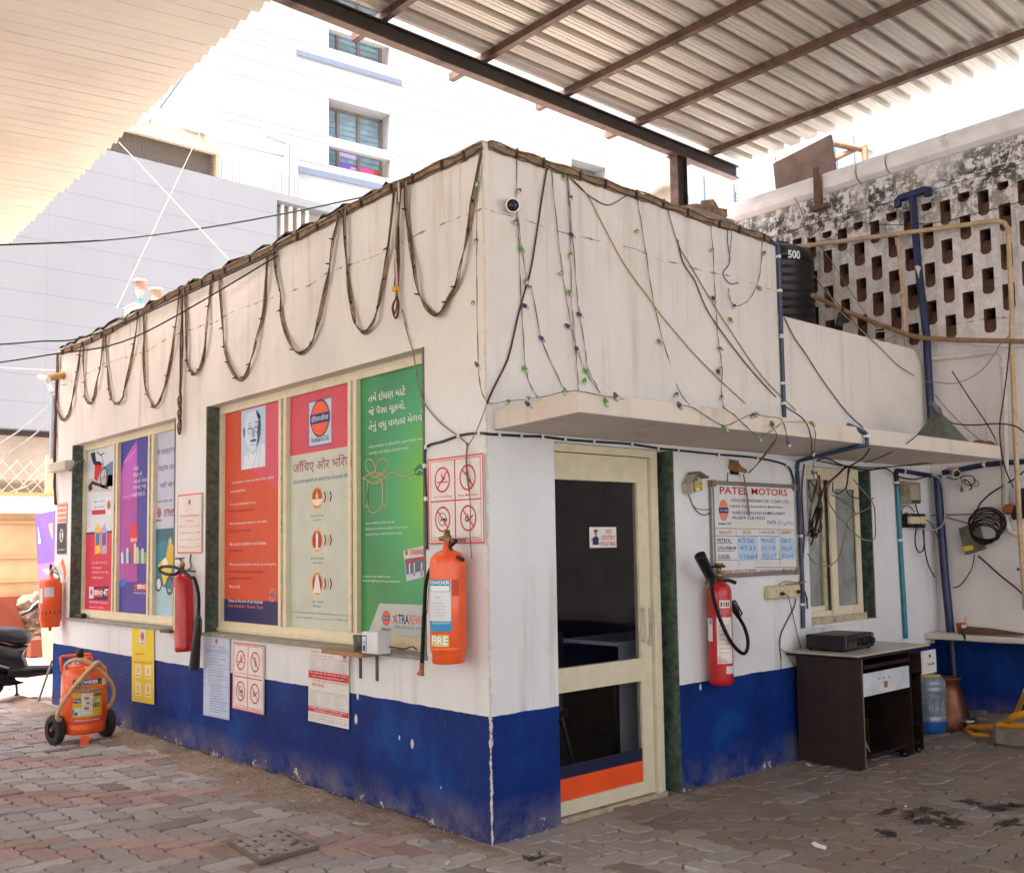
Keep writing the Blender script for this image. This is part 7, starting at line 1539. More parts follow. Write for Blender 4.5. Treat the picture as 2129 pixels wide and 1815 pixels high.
for x_, y_, P in ((612, 112, [('I',612,112,-.06),('I',640,115,-.09),('I',655,130,-.07),('I',680,230,-.03),('I',710,360,-.03),('I',730,430,-.1)]), (708, 100, [('I',708,100,-.06),('I',745,112,-.08),('I',765,130,-.06),('I',768,150,-.04),('I',760,155,-.03)])):
    p_ = hy('I', x_, y_, -.056); mb = MB(); mb.lathe([(0,0),(.014,0),(.012,.02),(.006,.03),(0,.03)], M_black, p_, (.4,-1,0), 10); mb.tube(smooth([hy(*q_) for q_ in P], 5), .0035, M_black, 6); mb.build('power_lead', None, 'black power lead plugged into the '+('left' if x_ < 650 else 'right')+' side of the socket board', 'cable')
wire('brown flex from the socket board curling down behind the amplifier', [('I',700,140),('I',690,190),('I',650,270),('I',612,350),('I',605,420),('I',612,500)], M_wire, .0045); wire('thin wire drooping beside the desk', [('I',612,440),('I',650,470),('I',688,540),('I',685,600),('I',655,630),('I',618,600),('I',612,500)], M_wire, .0025)
wire('pale wires heaped on top of the socket board', [('I',600,58,-.03),('I',640,38,-.04),('I',700,45,-.03),('I',760,40,-.03),('I',720,52,-.03),('I',640,55,-.02)], M_twire, .004)
# tangle at the sliding window
RT = random.Random(5)
def tangle(label, cx_, cy_, sx_, sy_, n, y0_, r, m, ph):
    P = []
    for k in range(n):
        a = k*.9+ph; P.append(hy('F', cx_+sx_*math.cos(a)*RT.uniform(.5, 1), cy_+sy_*math.sin(a*.83)*RT.uniform(.6, 1), y0_-RT.uniform(0, .05)))
    mb = MB(); mb.tube(smooth(P, 6), r, m, 6); mb.build('tangled_cable', None, label, 'cable', 'tangled cables over the sliding window')
tangle('brown cable coiled many times over the left window pane', 815, 1290, 45, 190, 26, -.05, .0055, M_wire, 0)
tangle('dark cable knotted over the left window pane', 820, 1380, 35, 110, 22, -.06, .006, M_bwire, 1.3)
tangle('tan cable loosely wound near the left window edge', 800, 1230, 40, 150, 16, -.06, .004, M_twire, 2.2)
for lab, P, m_, r_ in (('wide cable loop hanging from the slab across both panes', [(985,1060),(900,1160),(890,1250),(950,1350),(1000,1400),(985,1480),(960,1580),(900,1640),(820,1630),(770,1570)], M_twire, .005),
   ('round cable loop over the right pane and jamb', [(1040,1130),(1100,1200),(1160,1280),(1170,1400),(1165,1480),(1110,1490),(1050,1450),(1005,1400),(1030,1350),(1090,1320),(1150,1290)], M_twire, .0055),
   ('dark cable arching along the top of the window', [(820,1020),(880,1005),(960,1040),(1030,1060),(1130,1075),(1230,1065),(1300,1110),(1400,1130),(1480,1110)], M_bwire, .006),
   ('black loop over the top of the right pane', [(920,1150),(920,1200),(960,1210),(1000,1170),(1010,1110),(1020,1060)], M_bwire, .005),
   ('cable falling from the slab between the panes', [(1000,1050),(940,1110),(880,1160),(850,1230),(830,1330),(810,1450),(790,1520)], M_wire, .008),
   ('second loop crossing the right pane low down', [(1010,1060),(1005,1130),(1000,1190),(1030,1230),(1120,1250),(1160,1240)], M_wire, .005),
   ('thin wire crossing the right pane', [(910,1220),(980,1260),(1040,1310),(1060,1340)], M_wire, .003)):
    mb = MB(); mb.tube(smooth([hy('F', a, b, -.05-.02*(i % 2)) for i, (a, b) in enumerate(P)], 6), r_, m_, 6); mb.build('tangled_cable', None, lab, 'cable', 'tangled cables over the sliding window')
wire('brown cables bound to the blue conduit beside the window', [('F',750,1040),('F',735,1200),('F',745,1400),('F',748,1500),('F',740,1620),('F',725,1760),('I',735,60),('I',760,120),('I',770,200)], M_wire, .006)
wire('cable running under the slab to the coil corner', [('F',830,1020,-.3),('F',1000,1050,-.2),('F',1200,1060,-.1),('F',1500,1030,-.3),('F',1740,1010,-.6)], M_bwire, .005)
wire('black lead swinging from the slab to the window top', [('F',1135,950,-.78),('F',1100,1000,-.5),('F',1040,1040,-.2),('F',985,1065,-.05)], M_bwire, .006)
wire('brown wire from the slab edge by the funnel to the window', [('F',1440,850,-.82),('F',1380,900,-.82),('F',1300,950,-.7),('F',1200,1000,-.4),('F',1110,1030,-.2)], M_wire, .004)
# meter boxes by the corner
eb = thing('meter_box', 'dusty beige electric meter box on the wall near the corner', 'meter', tuple(hy('R', 240, 990, -.05)))
a, b = hy('R', 160, 990, -.08), hy('R', 315, 770, -.08); mm = mat('dusty_beige_metal', '#8f8671', .6, 0, .2, 10, .4, '#6a5d4a'); mb = MB(); mb.bbox(((a.x+b.x)/2, -.045, (a.z+b.z)/2), ((b.x-a.x)/2, 0, 0), (0, 0, (b.z-a.z)/2), (0, -.043, 0), mm, .01); mb.build('box', eb)
mb = MB(); p_, q_ = hy('R', 235, 985, -.09), hy('R', 312, 965, -.09); mb.box(p_.x, -.0925, p_.z, q_.x, -.0885, q_.z, M_black); p_, q_ = hy('R', 215, 950, -.09), hy('R', 300, 800, -.09); mb.box(p_.x, -.094, p_.z, q_.x, -.0885, q_.z, mc('#a09880')); mb.build('cover', eb)
fb = thing('fuse_holder', 'open black fuse holder with cream terminals below the meter box', 'fuse box', tuple(hy('R', 270, 1240, -.05)))
a, b = hy('R', 185, 1245, -.05), hy('R', 370, 1100, -.05); mb = MB(); mb.box(a.x, -.05, a.z, b.x, -.003, b.z, M_black); mb.build('base', fb)
for x0_, x1_ in ((200, 245), (250, 300), (310, 360)): p_, q_ = hy('R', x0_, 1205, -.06), hy('R', x1_, 1130, -.06); mb = MB(); mb.box(p_.x, -.075, p_.z, q_.x, -.0505, q_.z, mc('#c9bf9c')); mb.build('terminal', fb)
for lab, P, m_ in (('pair of black leads hanging in a loop below the fuse holder', [(285,1210),(265,1350),(275,1450),(310,1505),(350,1480),(360,1400),(345,1250),(335,1200)], M_bwire), ('black lead falling from the fuse holder behind the desk', [(355,1230),(362,1400),(375,1520),(410,1650),(470,1766)], M_bwire), ('grey cable bent from the fuse holder to the blue pipe', [(375,1160),(430,1200),(480,1290),(520,1390)], mc('#5d5650')), ('tan wires curling left of the meter box', [(260,1080),(200,1020),(140,1030),(130,1100),(180,1090),(230,1130)], M_twire), ('cable from the meter box down to the fuse holder', [(270,990),(280,1050),(300,1100),(320,1160)], M_bwire), ('thin pale cable swinging round the thick blue pipe', [(440,695),(520,730),(560,850),(575,1000),(575,1150),(540,1230),(440,1275),(350,1260)], mc('#b5a69a'))):
    mb = MB(); mb.tube(smooth([hy('R', x_, y_, -.05-.1*('swinging' in lab)) for x_, y_ in P], 6), .006, m_, 6); mb.build('electric_lead', None, lab, 'cable')
ec = thing('wall_camera', 'small round cream camera with hanging leads under the slab on the yard wall', 'camera', tuple(hx('R', 700, 680, 5.05)))
p_ = hx('R', 700, 680, 5.0); mb = MB(); mb.lathe([(0,-.08),(.033,-.08),(.036,.02),(.030,.02),(.028,.0),(0,.0)], mc('#cfc4b0'), p_, Vector((-.72,-.6,-.2)), 20); mb.build('housing', ec); mb = MB(); mb.lathe([(0,.002),(.027,.002),(.027,.004),(0,.004)], M_black, p_, Vector((-.72,-.6,-.2)), 16); mb.build('lens', ec); mb = MB(); mb.lathe([(0,0),(.05,0),(.04,.03),(0,.035)], mc('#a58f78'), hx('R', 665, 615, 5.05), (0,0,-1), 14); mb.tube([hx('R', 665, 630, 5.05), p_+Vector((.03,.03,0))], .012, mc('#a58f78'), 8); mb.build('bracket', ec)
for lab, P, m_ in (('dark leads coiled under the small cream camera', [(600,720),(680,740),(740,715),(820,700),(880,720),(890,770),(850,800),(800,790),(780,740),(830,770),(860,830),(830,850)], M_bwire), ('thin red lead looping beside the coiled camera leads', [(860,750),(910,750),(935,785),(910,815),(860,805)], mc('#8e3a4a')), ('small plug hanging on a short lead under the camera', [(745,720),(760,770),(750,830),(755,865)], mc('#3a4a66'))):
    mb = MB(); mb.tube(smooth([hx('R', x_, y_, 5.06) for x_, y_ in P], 6), .005 if 'thin' not in lab else .003, m_, 6); 
    if 'plug' in lab: mb.tube([hx('R', 755, 830, 5.05), hx('R', 753, 870, 5.05)], .014, mc('#5a6070'), 8); mb.obox(hx('R', 748, 795, 5.05), (.01,0,0), (0,.012,0), (0,0,.012), mc('#c9b02e'))
    mb.build('camera_lead', None, lab, 'cable')
co = hx('R', 1020, 1200, 5.03); rc = (1195-845)/2/OFF['R'][2]*((co-CAM).dot(_F))/FPX; mb = MB(); 
for k in range(9):
    P = [co+Vector((-.008*k+.02*RT.uniform(-1,1), math.cos(a)*(rc*(1.12-.045*k))+RT.uniform(-.006,.006), math.sin(a)*(rc*(.98-.05*k))-.012*k+RT.uniform(-.006,.006))) for a in [i*.52+k for i in range(12)]]
    mb.tube(smooth(P, 3, True), .0065, M_bwire, 6, closed=True)
mb.build('cable_coil', None, 'thick coil of black cable hanging on the yard wall', 'cable coil')
mx_ = thing('junction_box', 'tilted grey metal box with a yellow sticker hanging below the cable coil', 'box', tuple(hx('R', 850, 1380, 5.05)))
q4 = [hx('R', a, b, 5.02) for a, b in ((720,1255),(900,1190),(975,1470),(790,1530))]; mb = MB(); mb.prism(q4, (.07, 0, 0), mat('grey_metal_box', '#6d655b', .5, .2, .25, 10, .4, '#4d4339')); mb.build('body', mx_)
mb = MB(); mb.quad([hx('R', a, b, 5.0185) for a, b in ((772,1445),(865,1428),(880,1475),(785,1495))], mc('#d6bf2a')); mb.build('sticker', mx_)
mb = MB(); mb.lathe([(0,0),(.012,0),(.010,.02),(0,.022)], M_chrome, hx('R', 850, 1335, 5.02), (-1,0,0), 10); mb.build('knob', mx_)
yw('long cables stretched level behind the coil', [('R',330,1120),('R',500,1115),('R',700,1110),('R',860,1105),('R',1250,1100)], mc('#8d7a68'), .007); yw('second level cable drooping behind the coil', [('R',580,1135),('R',750,1180),('R',900,1215),('R',1100,1215)], mc('#7d6a5a'), .006)
# right edge bits
mb = MB(); P = hx('R', 1255, 1055, 5.03); mb.lathe([(0,-.06),(.03,-.055),(.045,-.02),(.045,.03),(.025,.05),(0,.055)], mat('orange_brown_clay', '#a5603a', .6, 0, .2), P, (0,1,0), 16); mb.build('clay_fitting', None, 'orange brown rounded fitting on the white pipe at the right edge', 'fitting')
mb = MB(); mb.prism([hx('R', a, b, 4.98) for a, b in ((1380,830),(1420,850),(1420,1140),(1290,1165),(1270,1120))], (.08,0,0), mat('dark_grey_cloth', '#2c3034', .8, 0, .3)); mb.build('dark_bag', None, 'dark bag hanging behind the beige pipe at the right edge', 'bag')
mb = MB(); mb.tube([hx('R', 1340, 1680, 5.05), hx('R', 1380, 1688, 5.04), hx('R', 1430, 1665, 5.04)], .014, mc('#2f7ab8'), 8, rs=[.014, .010, .008]); mb.build('blue_tap', None, 'small blue plastic tap at the right edge of the yard wall', 'tap')
# ledge things
cp = hx('Q', 585, 635, 4.93); mb = MB(); mb.lathe([(0,0),(.030,0),(.040,.078),(.044,.08),(.044,.092),(.038,.092),(.034,.01),(0,.01)], mc('#c95f35'), (4.93, cp.y, .771), (0,0,1), 24); mb.tube([Vector((4.93, cp.y-.02, .80)), Vector((4.94, cp.y-.04, .92))], .008, mc('#c9b34a'), 6); mb.build('plastic_cup', None, 'orange plastic cup with a yellow stick on the wall ledge', 'cup')
mb = MB(); P = [hx('Q', a, b, 4.9) for a, b in ((610,600),(800,615),(1095,660),(1095,668),(840,660),(600,650))]; mb.prism([Vector((4.86+.0*i, p.y, max(.774, p.z))) for i, p in enumerate(P)], (.10, 0, 0), mat('brown_scrap', '#6a4a36', .7, 0, .3, 8)); mb.build('scrap_strip', None, 'brown strip of scrap lying along the wall ledge', 'scrap')
mb = MB(); p_ = hx('Q', 605, 650, 4.84); mb.tube(smooth([p_+Vector((0,0,.03)), p_+Vector((-.015,.0,.0)), p_+Vector((0,-.01,-.05)), p_+Vector((0,.015,-.08))]), .012, M_black, 8); mb.obox(p_+Vector((0,-.0,.055)), (.012,0,0), (0,.014,0), (0,0,.012), mc('#dcdad6')); mb.build('black_clamp', None, 'black clamp gripping the ledge beside the orange cup', 'clamp')
# ---------------------------------------------------------------- desk, amplifier and things on the ground
M_dw = mat('dark_wood_laminate', '#281c17', .5, 0, .35, 3, .22, '#6a5546'); m_ = M_dw
mm_, n_, b_ = nodes('brown_wood_panel'); f = noise(n_, 5, 6, .65, sc_=(1,1,.08)); v = noise(n_, 2, 2, .5)
X_, Y_, Z_ = xyz(n_)[:3]; fr = math_(n_, 'FRACT', math_(n_, 'DIVIDE', Y_, .095)); cc = ramp(n_, f, [(.3, lin('#170f0b')), (.6, lin('#34241c')), (.8, lin('#4a362a'))])
cc = mixc(n_, math_(n_, 'LESS_THAN', fr, .05), cc, lin('#120c0a')); n_.links.new(cc, b_.inputs['Base Color']); b_.inputs['Roughness'].default_value = .55; M_panel = mm_
M_white_lam = mat('white_streaked_laminate', '#c9cdcf', .4, 0, .12, 8, streak=False); M_top = mat('grey_laminate_top', '#b5aea6', .35, 0, .12, 3, .25, '#8f8578')
DX0, DX1, DY0, DY1, DZ = 2.70, 3.73, -.61, -.03, .795
desk = thing('computer_desk', 'old dark wood desk with pale top and white drawers against the wall', 'desk', ((DX0+DX1)/2, (DY0+DY1)/2, 0))
mb = MB(); mb.bbox(((DX0+DX1)/2, (DY0+DY1)/2, DZ-.006), ((DX1-DX0)/2, 0, 0), (0, (DY1-DY0)/2, 0), (0,0,.006), M_top, .003); mb.box(DX0+.003, DY0+.003, DZ-.03, DX1-.003, DY1-.003, DZ-.0125, M_dw); mb.build('tabletop', desk)
mb = MB(); lx = DX0+.10; mb.box(lx, DY0+.045, .02, lx+.022, DY1-.02, DZ-.031, M_panel); mb.box(lx+.0225, DY0+.043, .025, lx+.028, DY0+.060, DZ-.031, mc('#9a8a68')); mb.build('side_panel', desk)
md = lx+.68
mb = MB(); mb.box(md, DY0+.045, .02, md+.02, DY1-.02, DZ-.031, M_dw); mb.build('side_panel', desk)
rx = DX1-.07
mb = MB(); mb.box(rx, DY0+.06, .02, rx+.018, DY1-.02, DZ-.20, M_dw); mb.build('side_panel', desk)
mb = MB(); mb.box(lx+.023, DY1-.08, .05, rx, DY1-.065, DZ-.031, M_panel); mb.build('back_panel', desk)
mb = MB(); mb.box(lx+.023, DY0+.08, .07, md, DY1-.08, .088, M_dw); mb.box(md+.021, DY0+.08, .07, rx, DY1-.08, .088, M_dw); mb.build('bottom_shelf', desk)
for x_ in (lx+.04, md-.03, md+.03, rx): mb = MB(); mb.lathe([(0,0),(.022,0),(.024,.015),(.02,.03),(0,.03)], M_black, (x_, DY0+.10, .002), (0,0,1), 12); mb.build('caster', desk)
mb = MB(); zc_ = .50; mb.box(lx+.024, DY0+.048, zc_, md-.001, DY0+.066, zc_+.155, M_white_lam); mb.box(lx+.024, DY0+.066, zc_+.01, md-.001, DY1-.1, zc_+.02, M_dw)
wd_ = mb.build('drawer', desk); mb = MB(); mb.box((lx+md)/2-.025, DY0+.044, zc_+.035, (lx+md)/2+.02, DY0+.0475, zc_+.08, mc('#8d6a3e')); mb.build('handle', wd_)
for k in range(3): mb = MB(); mb.box((lx+md)/2-.10+k*.07, DY0+.046, zc_+.10, (lx+md)/2-.10+k*.07+.012, DY0+.0475, zc_+.112, M_black); mb.build('screw_hole', wd_)
mb = MB(); mb.box(lx+.03, DY0+.03, zc_+.19, md-.005, DY0+.048, zc_+.215, M_dw); mb.box(lx+.03, DY0+.048, zc_+.19, md-.005, DY1-.1, zc_+.2, M_dw); mb.build('keyboard_tray', desk)
mb = MB(); mb.box(md+.03, DY0-.05, DZ-.20, rx+.05, DY0-.035, DZ-.034, mc('#d6d2ce')); mb.box(md+.035, DY0-.035, DZ-.19, rx+.04, DY1-.15, DZ-.18, M_dw); mb.box(md+.035, DY0-.035, DZ-.18, md+.045, DY1-.15, DZ-.05, M_dw); 
wd_ = mb.build('drawer', desk); mb = MB(); xm = (md+.03+rx+.05)/2; mb.tube(smooth([(xm-.035, DY0-.05, DZ-.125), (xm-.03, DY0-.068, DZ-.13), (xm+.03, DY0-.068, DZ-.13), (xm+.035, DY0-.05, DZ-.125)]), .0045, M_chrome, 6); mb.build('handle', wd_)
mb = MB(); mb.lathe([(0,0),(.012,0),(.012,.004),(0,.004)], mc('#6a2a2a'), (xm, DY0-.051, DZ-.075), (0,-1,0), 12); mb.build('lock', wd_)
mb = MB(); mb.box(lx+.03, DY0+.15, .30, lx+.26, DY1-.08, .315, M_dw); mb.box(lx+.245, DY0+.15, .089, lx+.26, DY1-.08, .2995, M_dw); mb.build('inner_shelf', desk)
for x_, z_ in ((md+.022, .62), (rx-.001, .55), (rx-.001, .22)):
    mb = MB(); mb.obox((x_, DY0+.12, z_), (.004,0,0), (0,.03,0), (0,0,.018), M_chrome); mb.build('hinge', desk)
mb = MB(); mb.obox((lx+.15, DY0+.30, .328), Vector((.09,.02,0)), Vector((-.02,.09,0)), (0,0,.004), mc('#d9d2c4')); mb.obox((lx+.14, DY0+.28, .338), Vector((.09,-.015,0)), Vector((.015,.09,0)), (0,0,.005), mc('#d8902a')); mb.build('papers', None, 'yellow folder and papers lying on the inner shelf of the desk', 'papers')
mb = MB(); mb.tube([(md+.10, DY0+.12, .11), (md+.03, DY0+.3, .30)], .018, mc('#2f86a6'), 8); mb.build('blue_tube', None, 'short light blue tube leaning in the right compartment of the desk', 'tube')
mb = MB(); mb.tube([(lx+.06, DY0+.10, .26), (lx+.20, DY0+.12, .10)], .008, mc('#8d8478'), 4); mb.build('grey_rod', None, 'thin grey rod leaning inside the left compartment of the desk', 'rod')
mb = MB(); mb.lathe([(0,0),(.025,0),(.028,.1),(.015,.12),(0,.12)], mc('#c9c9cc'), (lx+.34, DY0+.25, .089), (0,0,1), 14); mb.build('white_canister', None, 'small white canister inside the desk on the bottom shelf', 'canister')
# amplifier
am = thing('amplifier', 'black amplifier with rows of knobs standing on the desk top', 'amplifier', (3.0, -.3, DZ))
fl_, fr_ = hz('I', 795, 440, DZ), hz('I', 945, 418, DZ); bl_ = hz('I', 630, 430, DZ)
ax_, ay_ = (fr_-fl_), (bl_-fl_); ax_.z = ay_.z = 0; 
fl_ = Vector((2.845, -.42, DZ)); ax_ = Vector((.42, .02, 0)); ay_ = Vector((-.02, .30, 0)); c0 = fl_+ax_/2+ay_/2+Vector((0,0,.062))
mb = MB(); mb.bbox(c0, ax_/2, ay_/2, (0,0,.052), mat('amp_black_metal', '#1b1a1c', .4, .3, .2), .004); mb.build('case', am)
F0 = fl_+Vector((0,0,.012)); fnr = -ay_.normalized()
mb = MB(); mb.bbox(F0+ax_/2+fnr*.008+Vector((0,0,.05)), ax_/2*1.0, Vector((0,0,.05)), fnr*.008, M_black, .01); cv = Cv(mb, F0+fnr*.0165, ax_, Vector((0,0,.1)), fnr)
cv.rect(.08, .55, .38, .82, '#2c1718', 1); cv.text('CLASSIC AUDIO', .10, .62, .36, .74, '#7d3a38', 2, 0); cv.text('STEREO AMPLIFIER', .42, .82, .80, .88, '#8d8d90', 1, 0)
for k in range(3): cv.disc(.12+k*.10, .36, .005, '#c9a07a', 1, 10); cv.disc(.12+k*.10, .2, .004, '#c4c4c8', 1, 10)
cv.line([(.86, .62), (.97, .92)], .004, '#8d8d90', 1); cv.line([(.86, .92), (.97, .62)], .004, '#8d8d90', 1)
mb.build('front_panel', am)
for k in range(4):
    for j in range(2):
        p_ = F0+ax_*(.46+.13*k)+Vector((0,0,.035+.032*j))+fnr*.016; mb = MB(); mb.lathe([(0,0),(.012,0),(.011,.012),(0,.013)], M_dark, p_, fnr, 12); mb.build('knob', am)
p_ = F0+ax_*.94+Vector((0,0,.045))+fnr*.014; mb = MB(); mb.lathe([(0,0),(.022,0),(.02,.014),(0,.015)], M_dark, p_, fnr, 16); mb.build('knob', am)
for i, j in ((0,0),(1,0),(0,1),(1,1)): mb = MB(); q_ = fl_+ax_*(.06+.88*i)+ay_*(.08+.84*j); mb.lathe([(0,0),(.012,0),(.012,.011),(0,.011)], M_black, q_, (0,0,1), 10); mb.build('foot', am)
# water bottle
bx = hg('Q', 375, 1475); bb = Vector((bx.x+.08, bx.y+.08, gh(bx.x)))
wb_ = thing('water_bottle', 'large clear twenty litre water bottle with blue base right of the desk', 'bottle', tuple(bb)); rb = .135
M_bot = mat('grey_clear_plastic', '#7f8a92', .15, 0, .25, 6, spec=.8); prof = [(0,0),(rb*.85,0),(rb*.97,.02),(rb,.05),(rb,.09)]
mb = MB(); mb.lathe(prof+[(rb,.10)], mat('blue_plastic_base', '#1f56a0', .3), bb, seg=36); mb.build('base', wb_)
mb = MB(); mb.lathe([(rb,.10),(rb,.13),(rb*.95,.14),(rb,.155),(rb*.94,.20),(rb*.94,.28),(rb,.30),(rb*.95,.315),(rb,.33),(rb,.36),(rb*.95,.37),(rb,.385),(rb*.95,.42),(rb*.72,.455),(rb*.35,.475),(rb*.25,.485),(rb*.24,.53),(rb*.30,.535)], M_bot, bb, seg=36)
for k in range(16): a = k*math.pi/8; mb.obox(bb+Vector((math.cos(a)*rb*.955, math.sin(a)*rb*.955, .24)), Vector((math.cos(a), math.sin(a), 0))*.006, Vector((-math.sin(a), math.cos(a), 0))*.006, (0,0,.045), M_bot)
mb.build('body', wb_)
mb = MB(); mb.lathe([(rb*.30,.525),(rb*.31,.525),(rb*.31,.56),(0,.562)], mc('#b9b4d6'), bb, seg=20); mb.build('cap', wb_); mb = MB(); mb.lathe([(rb*.55,.4655),(rb*.72,.4585),(rb*.74,.4505),(rb*.72,.455)], mc('#c9b02e'), bb, seg=24); mb.build('neck_ring', wb_)
pb = hg('Q', 545, 1425); pb = Vector((pb.x+.12, pb.y+.11, gh(pb.x))); M_cop2 = mat('dull_copper', '#6b4330', .42, .7, .25, 7, .3, '#5a4030')
mb = MB(); mb.lathe([(0,0),(.17,0),(.175,.012),(.15,.14),(.105,.29),(.08,.38),(.10,.40),(.105,.415),(.075,.42),(.06,.39),(0,.38)], M_cop2, pb, seg=36); mb.build('copper_pot', None, 'tall conical copper pot behind the water bottle', 'pot')
tn = hg('Q', 680, 1395); tn = Vector((tn.x, tn.y+.04, gh(tn.x))); mb = MB(); mb.lathe([(0,0),(.055,0),(.058,.05),(.072,.055),(.072,.07),(.06,.082),(.02,.088),(0,.088)], M_chrome, tn, seg=24); mb.build('steel_tin', None, 'small shiny steel tin on the floor beside the copper pot', 'tin')
# stone block and yellow frame
st = [hg('Q', 815, 1570), hg('Q', 840, 1430)]; sx0_, sy0_ = st[0].x, st[0].y
mb = MB(); mb.bbox((sx0_+.20, sy0_-.45, .09), (.17, .02, 0), (-.03, .45, 0), (0, 0, .09), mat('stone_block', '#857a70', .9, 0, .2, 12, .35, '#6a5f55', bmp=.8), .03); mb.build('stone_block', None, 'low grey stone block at the right edge of the picture', 'stone')
M_yel = mat('yellow_paint', '#cf8f1c', .4, 0, .1, 6, .15, '#8d6a2a')
yf = thing('bent_pipe_stand', 'bent yellow tubular stand lying across the grey stone block', 'frame', tuple(hg('Q', 700, 1480)))
def qz(a, b, z): return hz('Q', a, b, z)
mb = MB(); mb.tube([qz(880,1418,.12), qz(640,1412,.09), qz(610,1425,.07), qz(680,1480,.035), qz(812,1488,.03)], .020, M_yel, 10); mb.build('tube', yf)
mb = MB(); mb.tube([qz(885,1400,.20), qz(1000,1405,.21), qz(1130,1412,.22)], .022, M_yel, 10); mb.build('tube', yf)
mb = MB(); mb.tube([qz(945,1380,.22), qz(1010,1330,.30), qz(1120,1300,.33)], .024, M_yel, 10); mb.build('tube', yf)
mb = MB(); mb.tube([qz(955,1375,.22), qz(1040,1290,.32), qz(1110,1120,.55)], .018, M_yel, 10); mb.build('tube', yf)
# shelf, glass and paper box by the near window
sh = thing('wall_shelf', 'small wooden board shelf on two iron brackets under the near window', 'shelf', tuple(hx('H', 140, 450, -.08)))
ya, yb = hx('H', 25, 440, -.02).y, hx('H', 262, 455, -.02).y; zs_ = hx('H', 170, 455, -.12).z; zs_ = W2[2]-.012
mb = MB(); mb.box(-.16, yb, zs_-.012, -.031, ya, zs_+.012, mat('plywood_shelf', '#a07a5c', .6, 0, .2, 14, .2, '#6a4a34')); mb.build('board', sh)
for y_ in (hx('H', 140, 500, -.005).y, hx('H', 238, 500, -.005).y): mb = MB(); mb.box(-.008, y_-.012, zs_-.17, -.002, y_+.012, zs_-.013, M_steel); mb.box(-.14, y_-.010, zs_-.018, -.0085, y_+.010, zs_-.0125, M_steel); mb.build('bracket', sh)
ztp = zs_+.0125
bc = hx('H', 235, 400, -.09); mb = MB(); mb.bbox((-.09, bc.y, ztp+.065), (.05, 0, 0), (0, .085, 0), (0, 0, .065), mc('#dcdde4'), .006); cv = Cv(mb, (-.1405, bc.y+.075, ztp+.01), (0, -.05, 0), (0, 0, .11), (-1, 0, 0)); cv.rect(0, .55, 1, 1, '#e6e6ec', 1); cv.rect(.0, .82, 1, .9, '#2f6fae', 2); cv.rect(.75, 0, 1, .8, '#5aa0cc', 2); cv.text('BOX', .1, .45, .7, .6, '#33363f', 2); cv.rect(.1, .05, .6, .35, '#33363f', 2)
mb.build('paper_box', None, 'small white carton with blue print standing on the shelf under the near window', 'box')
gp = hx('H', 122, 400, -.10); mb = MB(); mb.lathe([(0,0),(.030,0),(.036,.10),(.034,.10),(.028,.006),(0,.006)], mat('drinking_glass', '#cfcfc6', .08, 0, .1, 8, trans=.85), (-.09, gp.y, ztp), seg=24); mb.build('drinking_glass', None, 'empty drinking glass beside the white carton on the shelf', 'glass')
mb = MB(); mb.tube(smooth([hx('H', a, b, -.06) for a, b in ((310,425),(345,430),(400,438),(440,425),(460,430),(475,445))], 5), .004, M_bwire, 6); mb.build('loose_wire', None, 'short black wire lying on the sill right of the white carton', 'wire')
mb = MB(); p_ = hx('T', 690, 560, 0); mb.bbox((-.0+.03, p_.y-.03, W1[2]+.03), (.03, .01, 0), (-.01, .06, 0), (0, 0, .022), M_black, .01); mb.build('black_gadget', None, 'small black gadget lying on the far window sill', 'gadget')
mb = MB(); p_ = hx('T', 1270, 300, -.02); a = hx('G', 1000, 300, -.04); mb.obox((a.x, a.y, W1[2]-.012), (.035, 0, .004), (0, .10, 0), (-.002, 0, .012), M_steel); mb.build('rusty_plate', None, 'small rusty plate at the sill end behind the dark red extinguisher', 'plate')
# grey junction box at the far end, light pole
jb = thing('junction_box', 'grey plastic junction box with a bent cable at the far end of the wall', 'box', tuple(hx('D', 345, 1060, -.05)))
a, b = hx('D', 283, 1095, -.09), hx('D', 405, 1010, -.09); mb = MB(); mb.bbox((-.055, (a.y+b.y)/2, (a.z+b.z)/2), (0, abs(a.y-b.y)/2*.8, 0), (0, 0, (b.z-a.z)/2), (-.05, 0, 0), mc('#b9b2a6'), .012); mb.build('body', jb)
mb = MB(); mb.tube(smooth([hx('D', 410, 1075, -.03), hx('D', 430, 1070, -.03), hx('D', 455, 1035, -.02), hx('D', 495, 1020, .05)], 5), .014, mc('#55524c'), 8); mb.build('cable', jb)
mb = MB(); S_ = smooth([hx('D', a, b, -.02) for a, b in ((345,385),(342,500),(335,620),(332,700),(330,800),(326,950),(325,1100),(326,1200),(332,1280))], 5); mb.tube(S_, .012, M_wire, 6); mb.tube([p+Vector((-.01,.01*math.sin(k),0)) for k, p in enumerate(S_)], .007, mc('#7a3a34'), 6); mb.build('wall_cable', None, 'dark red brown cable running down the far end edge of the wall', 'cable')
lp = thing('tube_lamp_arm', 'yellowed bracket lamp holding a slanting white tube at the far end of the wall', 'lamp', tuple(hx('U', 560, 130, -.02)))
mb = MB(); mb.tube([hx('U', 575, 135, -.01), hx('U', 540, 130, -.08), hx('U', 500, 145, -.15), hx('U', 430, 165, -.22)], .03, mc('#b98f4e'), 8, rs=[.05, .02, .045, .03]); mb.build('bracket', lp)
mb = MB(); mb.tube([hx('U', 365, 150, -.24), hx('U', 440, 170, -.24)], .03, mc('#e6e2dc'), 8); mb.tube([hx('U', 420, 175, -.24), hx('U', 485, 290, -.2)], .022, mc('#e6e2dc'), 8); mb.build('tube_shade', lp)
